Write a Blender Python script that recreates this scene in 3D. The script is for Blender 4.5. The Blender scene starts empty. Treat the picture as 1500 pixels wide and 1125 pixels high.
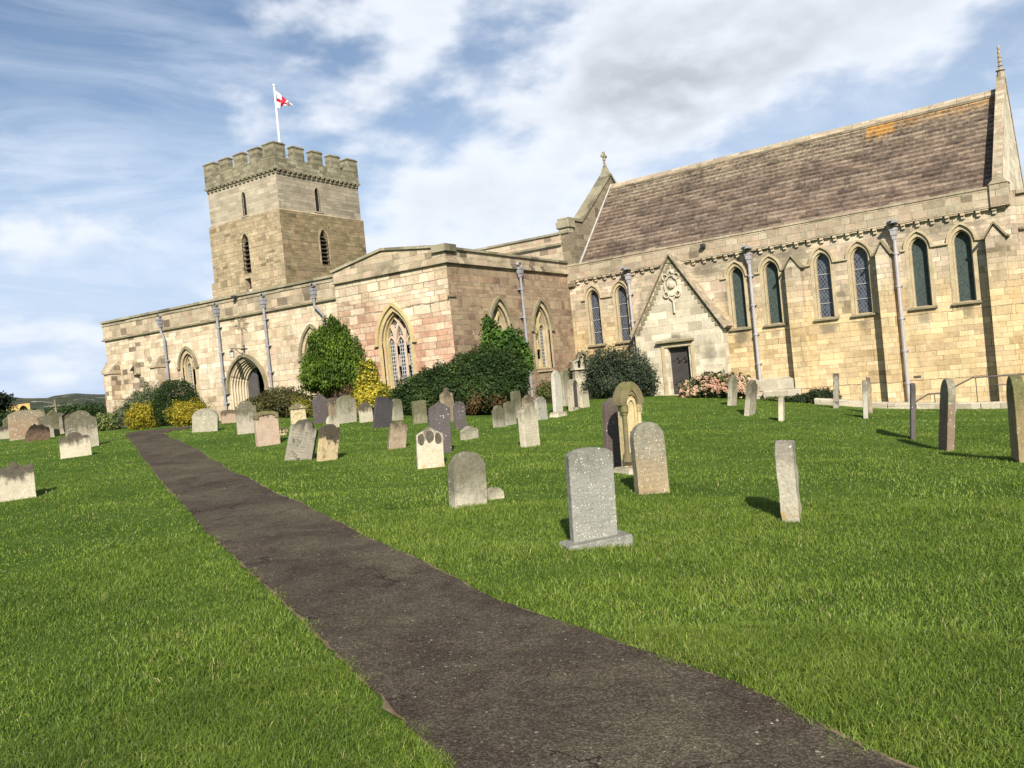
import bpy, bmesh, math, random
import numpy as np
from mathutils import Vector, Matrix, noise as mnoise
from mathutils.geometry import tessellate_polygon
rad = math.radians
scene = bpy.context.scene
COL = scene.collection
random.seed(7)
rng = np.random.default_rng(11)

# ------------------------------------------------------------ camera
cam_d = bpy.data.cameras.new("camera")
cam = bpy.data.objects.new("camera", cam_d)
COL.objects.link(cam)
_r = (0.834578, 0.542196, -0.097482)
_d = (-0.075697, -0.062407, -0.995176)
_f = (-0.545664, 0.837931, -0.011041)
cam.matrix_world = Matrix(((_r[0], -_d[0], -_f[0], 0.0),
                           (_r[1], -_d[1], -_f[1], 0.0),
                           (_r[2], -_d[2], -_f[2], 1.6),
                           (0, 0, 0, 1)))
cam_d.sensor_width = 36.0
cam_d.lens = 29.21
cam_d.clip_end = 9000
scene.camera = cam

# ------------------------------------------------------------ light, sky, exposure
SUN_AZ, SUN_EL = 144.0, 33.0
sun_d = bpy.data.lights.new("sun", 'SUN')
sun_d.energy = 5.0
sun_d.angle = rad(0.53)
sun_d.color = (1.0, 0.93, 0.80)
sun = bpy.data.objects.new("sun", sun_d)
COL.objects.link(sun)
sun.rotation_euler = (rad(90 - SUN_EL), 0, rad(180 - SUN_AZ))
sun.location = (20, -30, 40)

scene.view_settings.view_transform = 'Standard'
scene.view_settings.look = 'None'
scene.view_settings.exposure = 0.88
scene.view_settings.gamma = 1.0
scene.view_settings.use_curve_mapping = False


class G:
    """small wrapper for building node trees"""
    def __init__(self, nt):
        self.nt = nt

    def n(self, typ, inputs=None, **props):
        nd = self.nt.nodes.new(typ)
        for k, v in props.items():
            setattr(nd, k, v)
        for k, v in (inputs or {}).items():
            self.set(nd, k, v)
        return nd

    def set(self, nd, k, v):
        s = nd.inputs[k]
        if isinstance(v, bpy.types.NodeSocket):
            self.nt.links.new(v, s)
        else:
            if hasattr(s.default_value, '__len__') and hasattr(v, '__len__') and len(s.default_value) == 4 and len(v) == 3:
                v = (*v, 1.0)
            s.default_value = v

    def math(self, op, a, b=None, c=None, clamp=False):
        nd = self.n('ShaderNodeMath', operation=op, use_clamp=clamp)
        for i, v in enumerate((a, b, c)):
            if v is not None:
                self.set(nd, i, v)
        return nd.outputs[0]

    def mix(self, f, a, b, mode='MIX'):
        nd = self.n('ShaderNodeMix', data_type='RGBA', blend_type=mode, clamp_factor=True)
        self.set(nd, 0, f)
        self.set(nd, 6, a)
        self.set(nd, 7, b)
        return nd.outputs[2]

    def noise(self, vec, scale, detail=4, rough=0.55, dist=0.0, dim='3D'):
        nd = self.n('ShaderNodeTexNoise', noise_dimensions=dim)
        self.set(nd, 'Vector', vec)
        self.set(nd, 'Scale', scale)
        self.set(nd, 'Detail', detail)
        self.set(nd, 'Roughness', rough)
        self.set(nd, 'Distortion', dist)
        return nd

    def voro(self, vec, scale, feature='F1', rand=1.0):
        nd = self.n('ShaderNodeTexVoronoi', feature=feature)
        self.set(nd, 'Vector', vec)
        self.set(nd, 'Scale', scale)
        self.set(nd, 'Randomness', rand)
        return nd

    def ramp(self, fac, stops, interp='LINEAR'):
        nd = self.n('ShaderNodeValToRGB')
        cr = nd.color_ramp
        cr.interpolation = interp
        while len(cr.elements) > 1:
            cr.elements.remove(cr.elements[-1])
        cr.elements[0].position = stops[0][0]
        cr.elements[0].color = self.c4(stops[0][1])
        for p, c in stops[1:]:
            e = cr.elements.new(p)
            e.color = self.c4(c)
        self.set(nd, 'Fac', fac)
        return nd.outputs[0]

    @staticmethod
    def c4(c):
        if not hasattr(c, '__len__'):
            return (c, c, c, 1)
        return (*c[:3], 1)

    def mapr(self, v, a, b, c=0.0, d=1.0, smooth=False):
        nd = self.n('ShaderNodeMapRange', clamp=True)
        if smooth:
            nd.interpolation_type = 'SMOOTHSTEP'
        self.set(nd, 'Value', v)
        for k, x in (('From Min', a), ('From Max', b), ('To Min', c), ('To Max', d)):
            self.set(nd, k, x)
        return nd.outputs[0]

    def vmath(self, op, a, b=None, scale=None):
        nd = self.n('ShaderNodeVectorMath', operation=op)
        self.set(nd, 0, a)
        if b is not None:
            self.set(nd, 1, b)
        if scale is not None:
            self.set(nd, 'Scale', scale)
        return nd

    def comb(self, x, y, z=0.0):
        nd = self.n('ShaderNodeCombineXYZ')
        self.set(nd, 0, x)
        self.set(nd, 1, y)
        self.set(nd, 2, z)
        return nd.outputs[0]

    def sep(self, v):
        nd = self.n('ShaderNodeSeparateXYZ')
        self.set(nd, 0, v)
        return nd.outputs


def build_world():
    w = bpy.data.worlds.new("World")
    scene.world = w
    w.use_nodes = True
    nt = w.node_tree
    nt.nodes.clear()
    g = G(nt)
    tc = g.n('ShaderNodeTexCoord').outputs['Generated']
    sky = g.n('ShaderNodeTexSky', sky_type='NISHITA', sun_disc=False,
              sun_elevation=rad(SUN_EL), sun_rotation=rad(SUN_AZ))
    sky.air_density = 1.0
    sky.dust_density = 0.6
    sky.ozone_density = 1.6
    S = 0.080
    blue = g.vmath('SCALE', sky.outputs[0], scale=S).outputs[0]
    x, y, z = g.sep(tc)
    az = g.math('ARCTAN2', x, y)                       # bearing, radians, west negative
    el = g.math('ARCSINE', z)
    zz = g.math('ADD', g.math('MAXIMUM', z, 0.0), 0.13)
    px = g.math('DIVIDE', x, zz)
    py = g.math('DIVIDE', y, zz)
    p = g.comb(px, py, 0.0)
    # high thin streaks, stretched one way
    a = rad(62)
    sx = g.math('ADD', g.math('MULTIPLY', px, math.cos(a)), g.math('MULTIPLY', py, math.sin(a)))
    sy = g.math('ADD', g.math('MULTIPLY', px, -math.sin(a)), g.math('MULTIPLY', py, math.cos(a)))
    ps = g.comb(g.math('MULTIPLY', sx, 0.95), g.math('MULTIPLY', sy, 1.35), 3.3)
    st = g.noise(ps, 1.5, 8, 0.60, 1.3).outputs[0]
    st2 = g.noise(p, 0.9, 6, 0.6, 0.4).outputs[0]
    streak = g.mapr(g.math('ADD', g.math('MULTIPLY', st, 0.65), g.math('MULTIPLY', st2, 0.45)), 0.46, 0.72, 0.0, 1.0, True)

    def blob(azd, eld, ra, re, amp):
        da = g.math('DIVIDE', g.math('SUBTRACT', az, rad(azd)), rad(ra))
        de = g.math('DIVIDE', g.math('SUBTRACT', el, rad(eld)), rad(re))
        q = g.math('ADD', g.math('MULTIPLY', da, da), g.math('MULTIPLY', de, de))
        return g.math('MULTIPLY', g.math('EXPONENT', g.math('MULTIPLY', q, -1.0)), amp)

    def total(bl):
        t = bl[0]
        for b in bl[1:]:
            t = g.math('ADD', t, b)
        return t
    # cumulus banks by bearing and elevation, in a space squeezed towards the horizon
    q3 = g.comb(g.math('MULTIPLY', az, 3.4), g.math('MULTIPLY', el, 6.4), 0.0)
    big = g.noise(g.vmath('ADD', q3, (2.2, 5.1, 0)).outputs[0], 1.2, 3, 0.5, 0.2).outputs[0]
    puff = g.noise(q3, 2.9, 9, 0.52, 0.1).outputs[0]
    bias = total([blob(-20, 20, 40, 14, 0.055), blob(-21.0, 18.5, 8.0, 5.0, 0.30), blob(-12, 23.5, 9, 3.6, 0.17), blob(-42.5, 18, 4.5, 3.2, 0.19), blob(-35, 10, 10, 4.0, 0.13), blob(-2, 23, 11, 4.2, 0.20), blob(-9, 19.5, 11, 3.2, 0.08),
                  blob(-36, 26, 10, 4, 0.10), blob(-62, 8, 14, 4, 0.05), blob(-61, 22, 15, 8, -0.20), blob(-31, 21, 4, 3.0, -0.10),
                  blob(-8, 14.0, 9, 2.0, -0.09), blob(-24, 8, 8, 3, 0.12)])
    dens = g.math('ADD', g.math('ADD', g.math('MULTIPLY', big, 0.40), g.math('MULTIPLY', puff, 0.60)), bias)
    cu = g.mapr(dens, 0.48, 0.68, 0.0, 1.0, True)
    shade_n = g.noise(g.vmath('ADD', q3, (0.0, 0.10, 0)).outputs[0], 2.9, 9, 0.52, 0.1).outputs[0]
    edge = g.math('MULTIPLY', g.math('SUBTRACT', puff, shade_n), 2.2)
    thick = g.mapr(dens, 0.60, 0.80, 0.0, 1.0, True)
    low = g.mapr(g.noise(g.vmath('ADD', q3, (7.0, 1.0, 0)).outputs[0], 1.3, 6, 0.5).outputs[0], 0.36, 0.60, 0.35, 1.0)
    gm = g.math('SUBTRACT', g.math('MULTIPLY', thick, low), edge, clamp=True)
    gm = g.math('MULTIPLY', gm, total([blob(-21, 16.5, 9, 4.5, 0.55), blob(-43, 17, 4.5, 3, 0.35), blob(-4, 23, 10, 4, 0.35), blob(-35, 10, 60, 40, 0.32)]), clamp=True)
    ccol = g.mix(gm, (0.62, 0.65, 0.70), (0.30, 0.32, 0.36))
    stc = (0.50, 0.565, 0.67)
    lowhaze = g.mapr(el, rad(2), rad(20), 0.94, 0.0, True)
    c0 = g.mix(lowhaze, blue, (0.375, 0.47, 0.63))
    smask = g.math('MULTIPLY', streak, g.math('ADD', 0.52, total([blob(-64, 12, 13, 5, 0.32), blob(-60, 23, 11, 5, -0.12)])))
    c0 = g.mix(total([blob(-14, 16, 26, 12, 0.40), blob(-60, 6, 18, 9, 0.30)]), c0, (0.42, 0.475, 0.575))
    c1 = g.mix(smask, c0, stc)
    c2 = g.mix(g.math('MULTIPLY', cu, 0.92), c1, ccol)
    bg = g.n('ShaderNodeBackground', {'Color': c2, 'Strength': 0.83})
    out = g.n('ShaderNodeOutputWorld')
    nt.links.new(bg.outputs[0], out.inputs[0])


build_world()

# ------------------------------------------------------------ object helpers


def props(o, label=None, cat=None, group=None, kind=None):
    if label:
        o['label'] = label
    if cat:
        o['category'] = cat
    if group:
        o['group'] = group
    if kind:
        o['kind'] = kind
    return o


def empty(name, loc=(0, 0, 0), rz=0.0, **kw):
    o = bpy.data.objects.new(name, None)
    o.empty_display_size = 0.2
    COL.objects.link(o)
    o.location = loc
    o.rotation_euler = (0, 0, rz)
    return props(o, **kw)


class B:
    """mesh collector: faces with metre UVs from box projection"""
    def __init__(self):
        self.v = []
        self.f = []
        self.uv = []
        self.m = []

    def face(self, pts, uv=None, m=0):
        i = len(self.v)
        pts = [Vector(p) for p in pts]
        self.v += pts
        self.f.append(tuple(range(i, i + len(pts))))
        if uv is None:
            nrm = Vector((0, 0, 0))
            for k in range(len(pts)):
                a, b = pts[k], pts[(k + 1) % len(pts)]
                nrm += a.cross(b)
            if nrm.length < 1e-12:
                nrm = Vector((0, 0, 1))
            nrm.normalize()
            if abs(nrm.z) > 0.93:
                t, b = Vector((1, 0, 0)), Vector((0, 1, 0))
            else:
                t = Vector((0, 0, 1)).cross(nrm).normalized()
                b = nrm.cross(t)
            uv = [(p.dot(t), p.dot(b)) for p in pts]
        self.uv.append(uv)
        self.m.append(m)

    def hexa(self, c, m=0):
        # c: 8 corners, bottom 0-3 counter-clockwise from above, top 4-7
        for q in ((3, 2, 1, 0), (4, 5, 6, 7), (0, 1, 5, 4), (1, 2, 6, 5), (2, 3, 7, 6), (3, 0, 4, 7)):
            self.face([c[k] for k in q], m=m)

    def box(self, F, u0, u1, d0, d1, z0, z1, m=0, zt=None):
        """F frame; u along wall, d outward, z up.  zt: top z at d1 when sloping"""
        zz = z1 if zt is None else zt
        c = [F(u0, d1, z0), F(u1, d1, z0), F(u1, d0, z0), F(u0, d0, z0),
             F(u0, d1, zz), F(u1, d1, zz), F(u1, d0, z1), F(u0, d0, z1)]
        self.hexa(c, m)

    def prism(self, loop, ext, m=0, cap=True, capback=True):
        """loop: list of 3-D points; ext: vector towards the back"""
        n = len(loop)
        lp = [Vector(p) for p in loop]
        bk = [p + Vector(ext) for p in lp]
        for k in range(n):
            a, b = k, (k + 1) % n
            self.face([lp[b], lp[a], bk[a], bk[b]], m=m)
        if cap:
            self.poly(lp, m=m)
        if capback:
            self.poly(bk[::-1], m=m)

    def poly(self, lp, m=0, holes=()):
        loops = [[Vector(p) for p in lp]] + [[Vector(p) for p in h] for h in holes]
        flat = [p for l in loops for p in l]
        # wanted normal from outer loop
        nrm = Vector((0, 0, 0))
        for k in range(len(loops[0])):
            nrm += loops[0][k].cross(loops[0][(k + 1) % len(loops[0])])
        for t in tessellate_polygon(loops):
            a, b, c = (flat[i] for i in t)
            if (b - a).cross(c - a).dot(nrm) < 0:
                a, c = c, a
            self.face([a, b, c], m=m)

    def ribbon(self, F, pts, w, d0, d1, m=0, side=0.0):
        """bar following pts (u,z) in the wall plane; width w centred (side shifts), from d0 to d1"""
        P = [Vector((p[0], p[1])) for p in pts]
        L, R = [], []
        n = len(P)
        for k in range(n):
            if k == 0:
                t = P[1] - P[0]
            elif k == n - 1:
                t = P[-1] - P[-2]
            else:
                t = (P[k + 1] - P[k]).normalized() + (P[k] - P[k - 1]).normalized()
            t.normalize()
            nn = Vector((-t.y, t.x))
            L.append(P[k] + nn * (w / 2 + side))
            R.append(P[k] - nn * (w / 2 - side))
        for k in range(n - 1):
            a, b, c, d = L[k], L[k + 1], R[k + 1], R[k]
            f = [F(a.x, d1, a.y), F(d.x, d1, d.y), F(c.x, d1, c.y), F(b.x, d1, b.y)]
            bk = [F(a.x, d0, a.y), F(d.x, d0, d.y), F(c.x, d0, c.y), F(b.x, d0, b.y)]
            self.face(f, m=m)
            self.face([f[0], f[3], bk[3], bk[0]], m=m)
            self.face([f[2], f[1], bk[1], bk[2]], m=m)
            if k == 0:
                self.face([f[1], f[0], bk[0], bk[1]], m=m)
            if k == n - 2:
                self.face([f[3], f[2], bk[2], bk[3]], m=m)

    def tube(self, pts, r, seg=8, m=0, cap=True):
        P = [Vector(p) for p in pts]
        rr = r if hasattr(r, '__len__') else [r] * len(P)
        rings = []
        for k, p in enumerate(P):
            t = (P[min(k + 1, len(P) - 1)] - P[max(k - 1, 0)]).normalized()
            a = Vector((0, 0, 1)) if abs(t.z) < 0.9 else Vector((1, 0, 0))
            x = t.cross(a).normalized()
            y = t.cross(x)
            rings.append([p + (x * math.cos(2 * math.pi * i / seg) + y * math.sin(2 * math.pi * i / seg)) * rr[k] for i in range(seg)])
        for k in range(len(P) - 1):
            for i in range(seg):
                j = (i + 1) % seg
                self.face([rings[k][j], rings[k][i], rings[k + 1][i], rings[k + 1][j]], m=m)
        if cap:
            self.face(rings[0], m=m)
            self.face(rings[-1][::-1], m=m)

    def build(self, name, mats, parent=None, smooth=False, bevel=0.0, recalc=True, offset=None, **kw):
        me = bpy.data.meshes.new(name)
        off = Vector(offset) if offset is not None else None
        vs = self.v if off is None else [p - off for p in self.v]
        me.from_pydata([tuple(p) for p in vs], [], self.f)
        uvl = me.uv_layers.new(name='UVMap')
        flat = [c for f in self.uv for p in f for c in p]
        uvl.data.foreach_set('uv', flat)
        mats = mats if isinstance(mats, (list, tuple)) else [mats]
        for mt in mats:
            me.materials.append(mt)
        if len(mats) > 1:
            me.polygons.foreach_set('material_index', self.m)
        bm = bmesh.new()
        bm.from_mesh(me)
        bmesh.ops.remove_doubles(bm, verts=bm.verts, dist=0.0004)
        if recalc:
            bmesh.ops.recalc_face_normals(bm, faces=bm.faces)
        if bevel > 0:
            ed = [e for e in bm.edges if len(e.link_faces) == 2 and e.calc_face_angle(0) > 0.6]
            bmesh.ops.bevel(bm, geom=ed, offset=bevel, segments=1, affect='EDGES', clamp_overlap=True)
        bm.to_mesh(me)
        bm.free()
        if smooth:
            me.polygons.foreach_set('use_smooth', [True] * len(me.polygons))
        me.update()
        o = bpy.data.objects.new(name, me)
        COL.objects.link(o)
        if parent:
            o.parent = parent
        if off is not None:
            o.location = off
        return props(o, **kw)


def np_mesh(name, verts, faces_n, loops, mat, parent=None, col=None, loc=None, smooth=False, **kw):
    """fast mesh: verts (N,3); faces all of faces_n corners; loops flat index array; col (N,3)"""
    me = bpy.data.meshes.new(name)
    nf = len(loops) // faces_n
    me.vertices.add(len(verts))
    me.vertices.foreach_set('co', np.asarray(verts, np.float32).ravel())
    me.loops.add(len(loops))
    me.loops.foreach_set('vertex_index', np.asarray(loops, np.int32))
    me.polygons.add(nf)
    me.polygons.foreach_set('loop_start', np.arange(nf, dtype=np.int32) * faces_n)
    try:
        me.polygons.foreach_set('loop_total', np.full(nf, faces_n, np.int32))
    except Exception:
        pass
    if col is not None:
        ca = me.color_attributes.new('Col', 'FLOAT_COLOR', 'POINT')
        c4 = np.ones((len(verts), 4), np.float32)
        c4[:, :3] = col
        ca.data.foreach_set('color', c4.ravel())
    me.materials.append(mat)
    me.update(calc_edges=True)
    me.validate()
    if smooth:
        me.polygons.foreach_set('use_smooth', [True] * nf)
    o = bpy.data.objects.new(name, me)
    COL.objects.link(o)
    if parent:
        o.parent = parent
    if loc is not None:
        o.location = loc
    return props(o, **kw)


def copy_part(o, parent, loc=None):
    c = o.copy()
    COL.objects.link(c)
    c.parent = parent
    if loc is not None:
        c.location = loc
    return c

# ------------------------------------------------------------ materials


def new_mat(name):
    m = bpy.data.materials.new(name)
    m.use_nodes = True
    nt = m.node_tree
    nt.nodes.clear()
    g = G(nt)
    bs = g.n('ShaderNodeBsdfPrincipled')
    out = g.n('ShaderNodeOutputMaterial')
    nt.links.new(bs.outputs[0], out.inputs[0])
    bs.inputs['Roughness'].default_value = 0.9
    if 'Specular IOR Level' in bs.inputs:
        bs.inputs['Specular IOR Level'].default_value = 0.25
    return m, g, bs


def masonry(name, pal, pal2=None, split=None, bw=0.46, rh=0.25, mortar=(0.50, 0.42, 0.30), dark=0.35,
            darkcol=(0.10, 0.085, 0.065), odd=0.0, bump=0.55, ms=0.010, lichen=0.0, lcol=(0.40, 0.40, 0.22),
            gain=1.0, pale=0.0, vstreak=0.0, xodd=None, stains_and_shade=()):
    m, g, bs = new_mat(name)
    uv = g.n('ShaderNodeUVMap').outputs[0]
    pos = g.n('ShaderNodeNewGeometry').outputs['Position']
    u, v, _ = g.sep(uv)
    # uneven course heights and block widths
    wv = g.noise(g.comb(0.0, v, 0.0), 0.9, 2, 0.5).outputs[0]
    v2 = g.math('ADD', v, g.math('MULTIPLY', g.math('SUBTRACT', wv, 0.5), 0.85))
    wob = g.noise(uv, 1.6, 3, 0.6)
    wc = g.sep(wob.outputs['Color'])
    # some courses are thinner: shift blends two rhythms
    v3 = g.math('ADD', v2, g.math('MULTIPLY', g.math('SUBTRACT', wc[1], 0.5), 0.05))
    row = g.math('FLOOR', g.math('DIVIDE', v3, rh))
    wu = g.noise(g.comb(g.math('MULTIPLY', u, 1.1), g.math('MULTIPLY', row, 5.3), 0.0), 1.0, 1, 0.5).outputs[0]
    u2 = g.math('ADD', u, g.math('MULTIPLY', g.math('SUBTRACT', wu, 0.5), 1.1))
    fine = g.noise(uv, 22, 3, 0.6)
    fc = g.sep(fine.outputs['Color'])
    u2 = g.math('ADD', u2, g.math('MULTIPLY', g.math('SUBTRACT', fc[0], 0.5), 0.022))
    v3 = g.math('ADD', v3, g.math('MULTIPLY', g.math('SUBTRACT', fc[1], 0.5), 0.022))
    vec = g.comb(u2, v3, 0.0)

    def brick(c1, c2, mt):
        b = g.n('ShaderNodeTexBrick', offset=0.5, squash=1.0)
        g.set(b, 'Vector', vec)
        g.set(b, 'Color1', c1)
        g.set(b, 'Color2', c2)
        g.set(b, 'Mortar', mt)
        g.set(b, 'Scale', 1.0)
        g.set(b, 'Mortar Size', ms)
        g.set(b, 'Mortar Smooth', 0.6)
        g.set(b, 'Bias', 0.0)
        g.set(b, 'Brick Width', bw)
        g.set(b, 'Row Height', rh)
        return b
    bk = brick((0, 0, 0), (1, 1, 1), (0.5, 0.5, 0.5))
    rnd = bk.outputs['Color']
    fac = bk.outputs['Fac']
    n1 = g.noise(pos, 0.8, 4, 0.6).outputs[0]
    n2 = g.noise(pos, 5.0, 6, 0.65).outputs[0]
    n3 = g.noise(pos, 30.0, 4, 0.7).outputs[0]
    rr = g.math('ADD', g.math('MULTIPLY', rnd, 0.72), g.math('MULTIPLY', g.math('SUBTRACT', n1, 0.36), 1.0))
    rr = g.math('ADD', rr, g.math('MULTIPLY', g.math('SUBTRACT', n2, 0.5), 0.35), clamp=True)

    def pramp(p):
        k = len(p)
        return g.ramp(rr, [(i / (k - 1), c) for i, c in enumerate(p)])
    col = pramp(pal)
    if pal2:
        z = g.sep(pos)[2]
        f = g.mapr(g.math('ADD', z, g.math('MULTIPLY', g.math('SUBTRACT', n1, 0.5), split[2])), split[0], split[1], 0, 1, True)
        col = g.mix(f, col, pramp(pal2))
    if odd > 0:                                    # scattered darker replacement blocks
        o = g.math('GREATER_THAN', rnd, 1.0 - odd)
        if xodd:
            x = g.sep(pos)[0]
            o = g.math('MULTIPLY', o, g.mapr(x, xodd[0], xodd[1], 1.0, 0.0))
        col = g.mix(g.math('MULTIPLY', o, 0.8), col, (0.14, 0.11, 0.08))
    # weathering: dark blotches and pale grain
    dm = g.mapr(g.noise(pos, 1.7, 7, 0.72, 0.4).outputs[0], 0.50, 0.72, 0, 1, True)
    col = g.mix(g.math('MULTIPLY', dm, dark), col, darkcol)
    if vstreak > 0:
        px, py, pz = g.sep(pos)
        sv = g.noise(g.comb(g.math('MULTIPLY', px, 4.0), g.math('MULTIPLY', py, 4.0), g.math('MULTIPLY', pz, 0.35)), 1.0, 5, 0.65).outputs[0]
        col = g.mix(g.math('MULTIPLY', g.mapr(sv, 0.52, 0.70), vstreak), col, darkcol)
    if lichen > 0:
        lm = g.mapr(g.noise(pos, 3.1, 8, 0.75).outputs[0], 0.52, 0.66, 0, 1)
        col = g.mix(g.math('MULTIPLY', lm, lichen), col, lcol)
    if pale > 0:
        pm = g.mapr(g.noise(pos, 9.0, 6, 0.8).outputs[0], 0.58, 0.68, 0, 1)
        col = g.mix(g.math('MULTIPLY', pm, pale), col, (0.62, 0.59, 0.50))
    if stains_and_shade:                                     # dark marks at fixed places: weathering, and painted shade beneath the porch coping
        tot = None
        for (su, sz, ru, rz) in stains_and_shade:
            a_ = g.math('DIVIDE', g.math('SUBTRACT', u, su), ru)
            b_ = g.math('DIVIDE', g.math('SUBTRACT', v, sz), rz)
            e_ = g.math('EXPONENT', g.math('MULTIPLY', g.math('ADD', g.math('MULTIPLY', a_, a_), g.math('MULTIPLY', b_, b_)), -1.0))
            tot = e_ if tot is None else g.math('ADD', tot, e_)
        blkd = g.math('ADD', g.math('MULTIPLY', g.math('FRACT', g.math('MULTIPLY', rnd, 5.17)), 0.5), g.math('MULTIPLY', n2, 0.9))
        sm_ = g.mapr(g.math('ADD', g.math('MULTIPLY', tot, 0.75), g.math('MULTIPLY', g.math('SUBTRACT', blkd, 0.7), 0.8)), 0.30, 0.85, 0, 1, True)
        col = g.mix(g.math('MULTIPLY', sm_, 0.72), col, (0.17, 0.15, 0.11))
    gr = g.mapr(n3, 0.3, 0.7, 0.80, 1.18)
    big = g.mapr(n1, 0.3, 0.7, 0.86, 1.12)
    blk = g.mapr(g.math('FRACT', g.math('MULTIPLY', rnd, 7.31)), 0.0, 1.0, 0.80, 1.14)
    big = g.math('MULTIPLY', big, blk)
    sc = g.math('MULTIPLY', g.math('MULTIPLY', gr, big), gain * 0.72)
    col = g.vmath('SCALE', col, scale=sc).outputs[0]
    pit = g.mapr(g.noise(pos, 13.0, 6, 0.8, 0.3).outputs[0], 0.40, 0.33, 0, 1)
    col = g.mix(g.math('MULTIPLY', pit, 0.65), col, tuple(c * 0.5 for c in darkcol))
    hl = g.mapr(g.noise(g.vmath('ADD', pos, (4, 4, 4)).outputs[0], 9.0, 6, 0.75).outputs[0], 0.55, 0.72, 1.0, 1.22)
    col = g.vmath('SCALE', col, scale=hl).outputs[0]
    dj = g.mapr(g.noise(pos, 2.6, 4, 0.6).outputs[0], 0.42, 0.60, 0.15, 1.0)
    jm = g.mix(dj, tuple(c * 0.20 for c in mortar), tuple(c * 0.8 for c in mortar))
    col = g.mix(g.math('MULTIPLY', fac, 0.95), col, jm)
    g.set(bs, 'Base Color', col)
    h = g.math('ADD', g.math('MULTIPLY', fac, -1.0), g.math('MULTIPLY', n2, 0.9))
    h = g.math('ADD', h, g.math('MULTIPLY', n3, 0.35))
    h = g.math('ADD', h, g.math('MULTIPLY', rnd, 0.45))
    bp = g.n('ShaderNodeBump', {'Strength': bump, 'Distance': 0.034, 'Height': h})
    g.set(bs, 'Normal', bp.outputs[0])
    g.set(bs, 'Roughness', 0.93)
    return m


CREAM = [(0.42, 0.31, 0.20), (0.60, 0.47, 0.32), (0.68, 0.56, 0.40), (0.74, 0.64, 0.47), (0.60, 0.43, 0.31), (0.80, 0.73, 0.57)]
PINK = [(0.42, 0.22, 0.15), (0.62, 0.36, 0.24), (0.70, 0.48, 0.34), (0.74, 0.59, 0.43), (0.60, 0.33, 0.23), (0.72, 0.62, 0.44)]
PINKE = [(0.26, 0.16, 0.11), (0.38, 0.25, 0.17), (0.46, 0.34, 0.22), (0.40, 0.31, 0.20), (0.34, 0.22, 0.15), (0.52, 0.42, 0.28)]  # pink made greyer and darker, weaker east light included in the colour
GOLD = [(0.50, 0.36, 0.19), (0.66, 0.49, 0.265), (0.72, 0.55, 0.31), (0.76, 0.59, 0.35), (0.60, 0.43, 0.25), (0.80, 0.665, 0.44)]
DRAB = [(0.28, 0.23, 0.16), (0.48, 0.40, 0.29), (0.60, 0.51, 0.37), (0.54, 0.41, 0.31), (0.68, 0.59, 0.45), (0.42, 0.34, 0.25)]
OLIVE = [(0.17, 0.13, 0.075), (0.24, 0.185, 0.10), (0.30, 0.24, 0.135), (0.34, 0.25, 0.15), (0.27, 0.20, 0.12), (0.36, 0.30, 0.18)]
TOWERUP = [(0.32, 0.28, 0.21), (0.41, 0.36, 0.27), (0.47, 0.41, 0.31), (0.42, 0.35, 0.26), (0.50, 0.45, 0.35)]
PARA = [(0.25, 0.20, 0.135), (0.40, 0.33, 0.23), (0.49, 0.41, 0.29), (0.42, 0.31, 0.22), (0.56, 0.48, 0.35)]
MOSS = [(0.14, 0.125, 0.085), (0.23, 0.205, 0.14), (0.30, 0.27, 0.19), (0.38, 0.345, 0.25)]

M = {}
M['aisle'] = masonry('cream sandstone ashlar', CREAM, odd=0.14, xodd=(-38.2, -34.0), dark=0.34, vstreak=0.25, gain=1.0, ms=0.008)
M['aisle_para'] = masonry('parapet stone of aisle', PARA, odd=0.12, dark=0.35, gain=1.12, lichen=0.15, pale=0.12, ms=0.008)
M['transept'] = masonry('pink sandstone ashlar', PINK, pal2=CREAM, split=(3.2, 5.6, 2.2), dark=0.28, bw=0.50, rh=0.235, bump=0.9, vstreak=0.2)
M['transept_e'] = masonry('drab shaded pink sandstone', PINKE, dark=0.34, bw=0.38, rh=0.19, pale=0.15, gain=0.92, bump=0.8)
M['chancel'] = masonry('golden sandstone ashlar', GOLD, pal2=DRAB, split=(2.5, 4.3, 1.8), dark=0.30, bw=0.48, rh=0.205, vstreak=0.3, mortar=(0.42, 0.32, 0.19), ms=0.007, stains_and_shade=[(-19.095, 2.2, 0.34, 0.34), (-17.695, 2.2, 0.34, 0.34), (-12.445, 2.2, 0.34, 0.34), (-11.055, 2.2, 0.34, 0.34), (-9.105, 2.2, 0.34, 0.34), (-7.765, 2.2, 0.34, 0.34), (-5.795, 2.2, 0.34, 0.34), (-4.435, 2.2, 0.34, 0.34), (-11.735, 4.9, 1.3, 0.9), (-12.635, 3.4, 0.5, 1.2), (-8.435, 3.3, 0.45, 0.9), (-16.735, 3.6, 0.3, 1.6), (-5.135, 5.2, 1.5, 0.35), (-10.235, 5.2, 1.2, 0.4), (-13.735, 5.2, 0.6, 0.5)])
M['chancel_para'] = masonry('lichened parapet stone', PARA, dark=0.40, darkcol=(0.12, 0.11, 0.08), lichen=0.55, lcol=(0.42, 0.42, 0.32), pale=0.6, bw=0.42, rh=0.2, gain=1.0)
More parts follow.
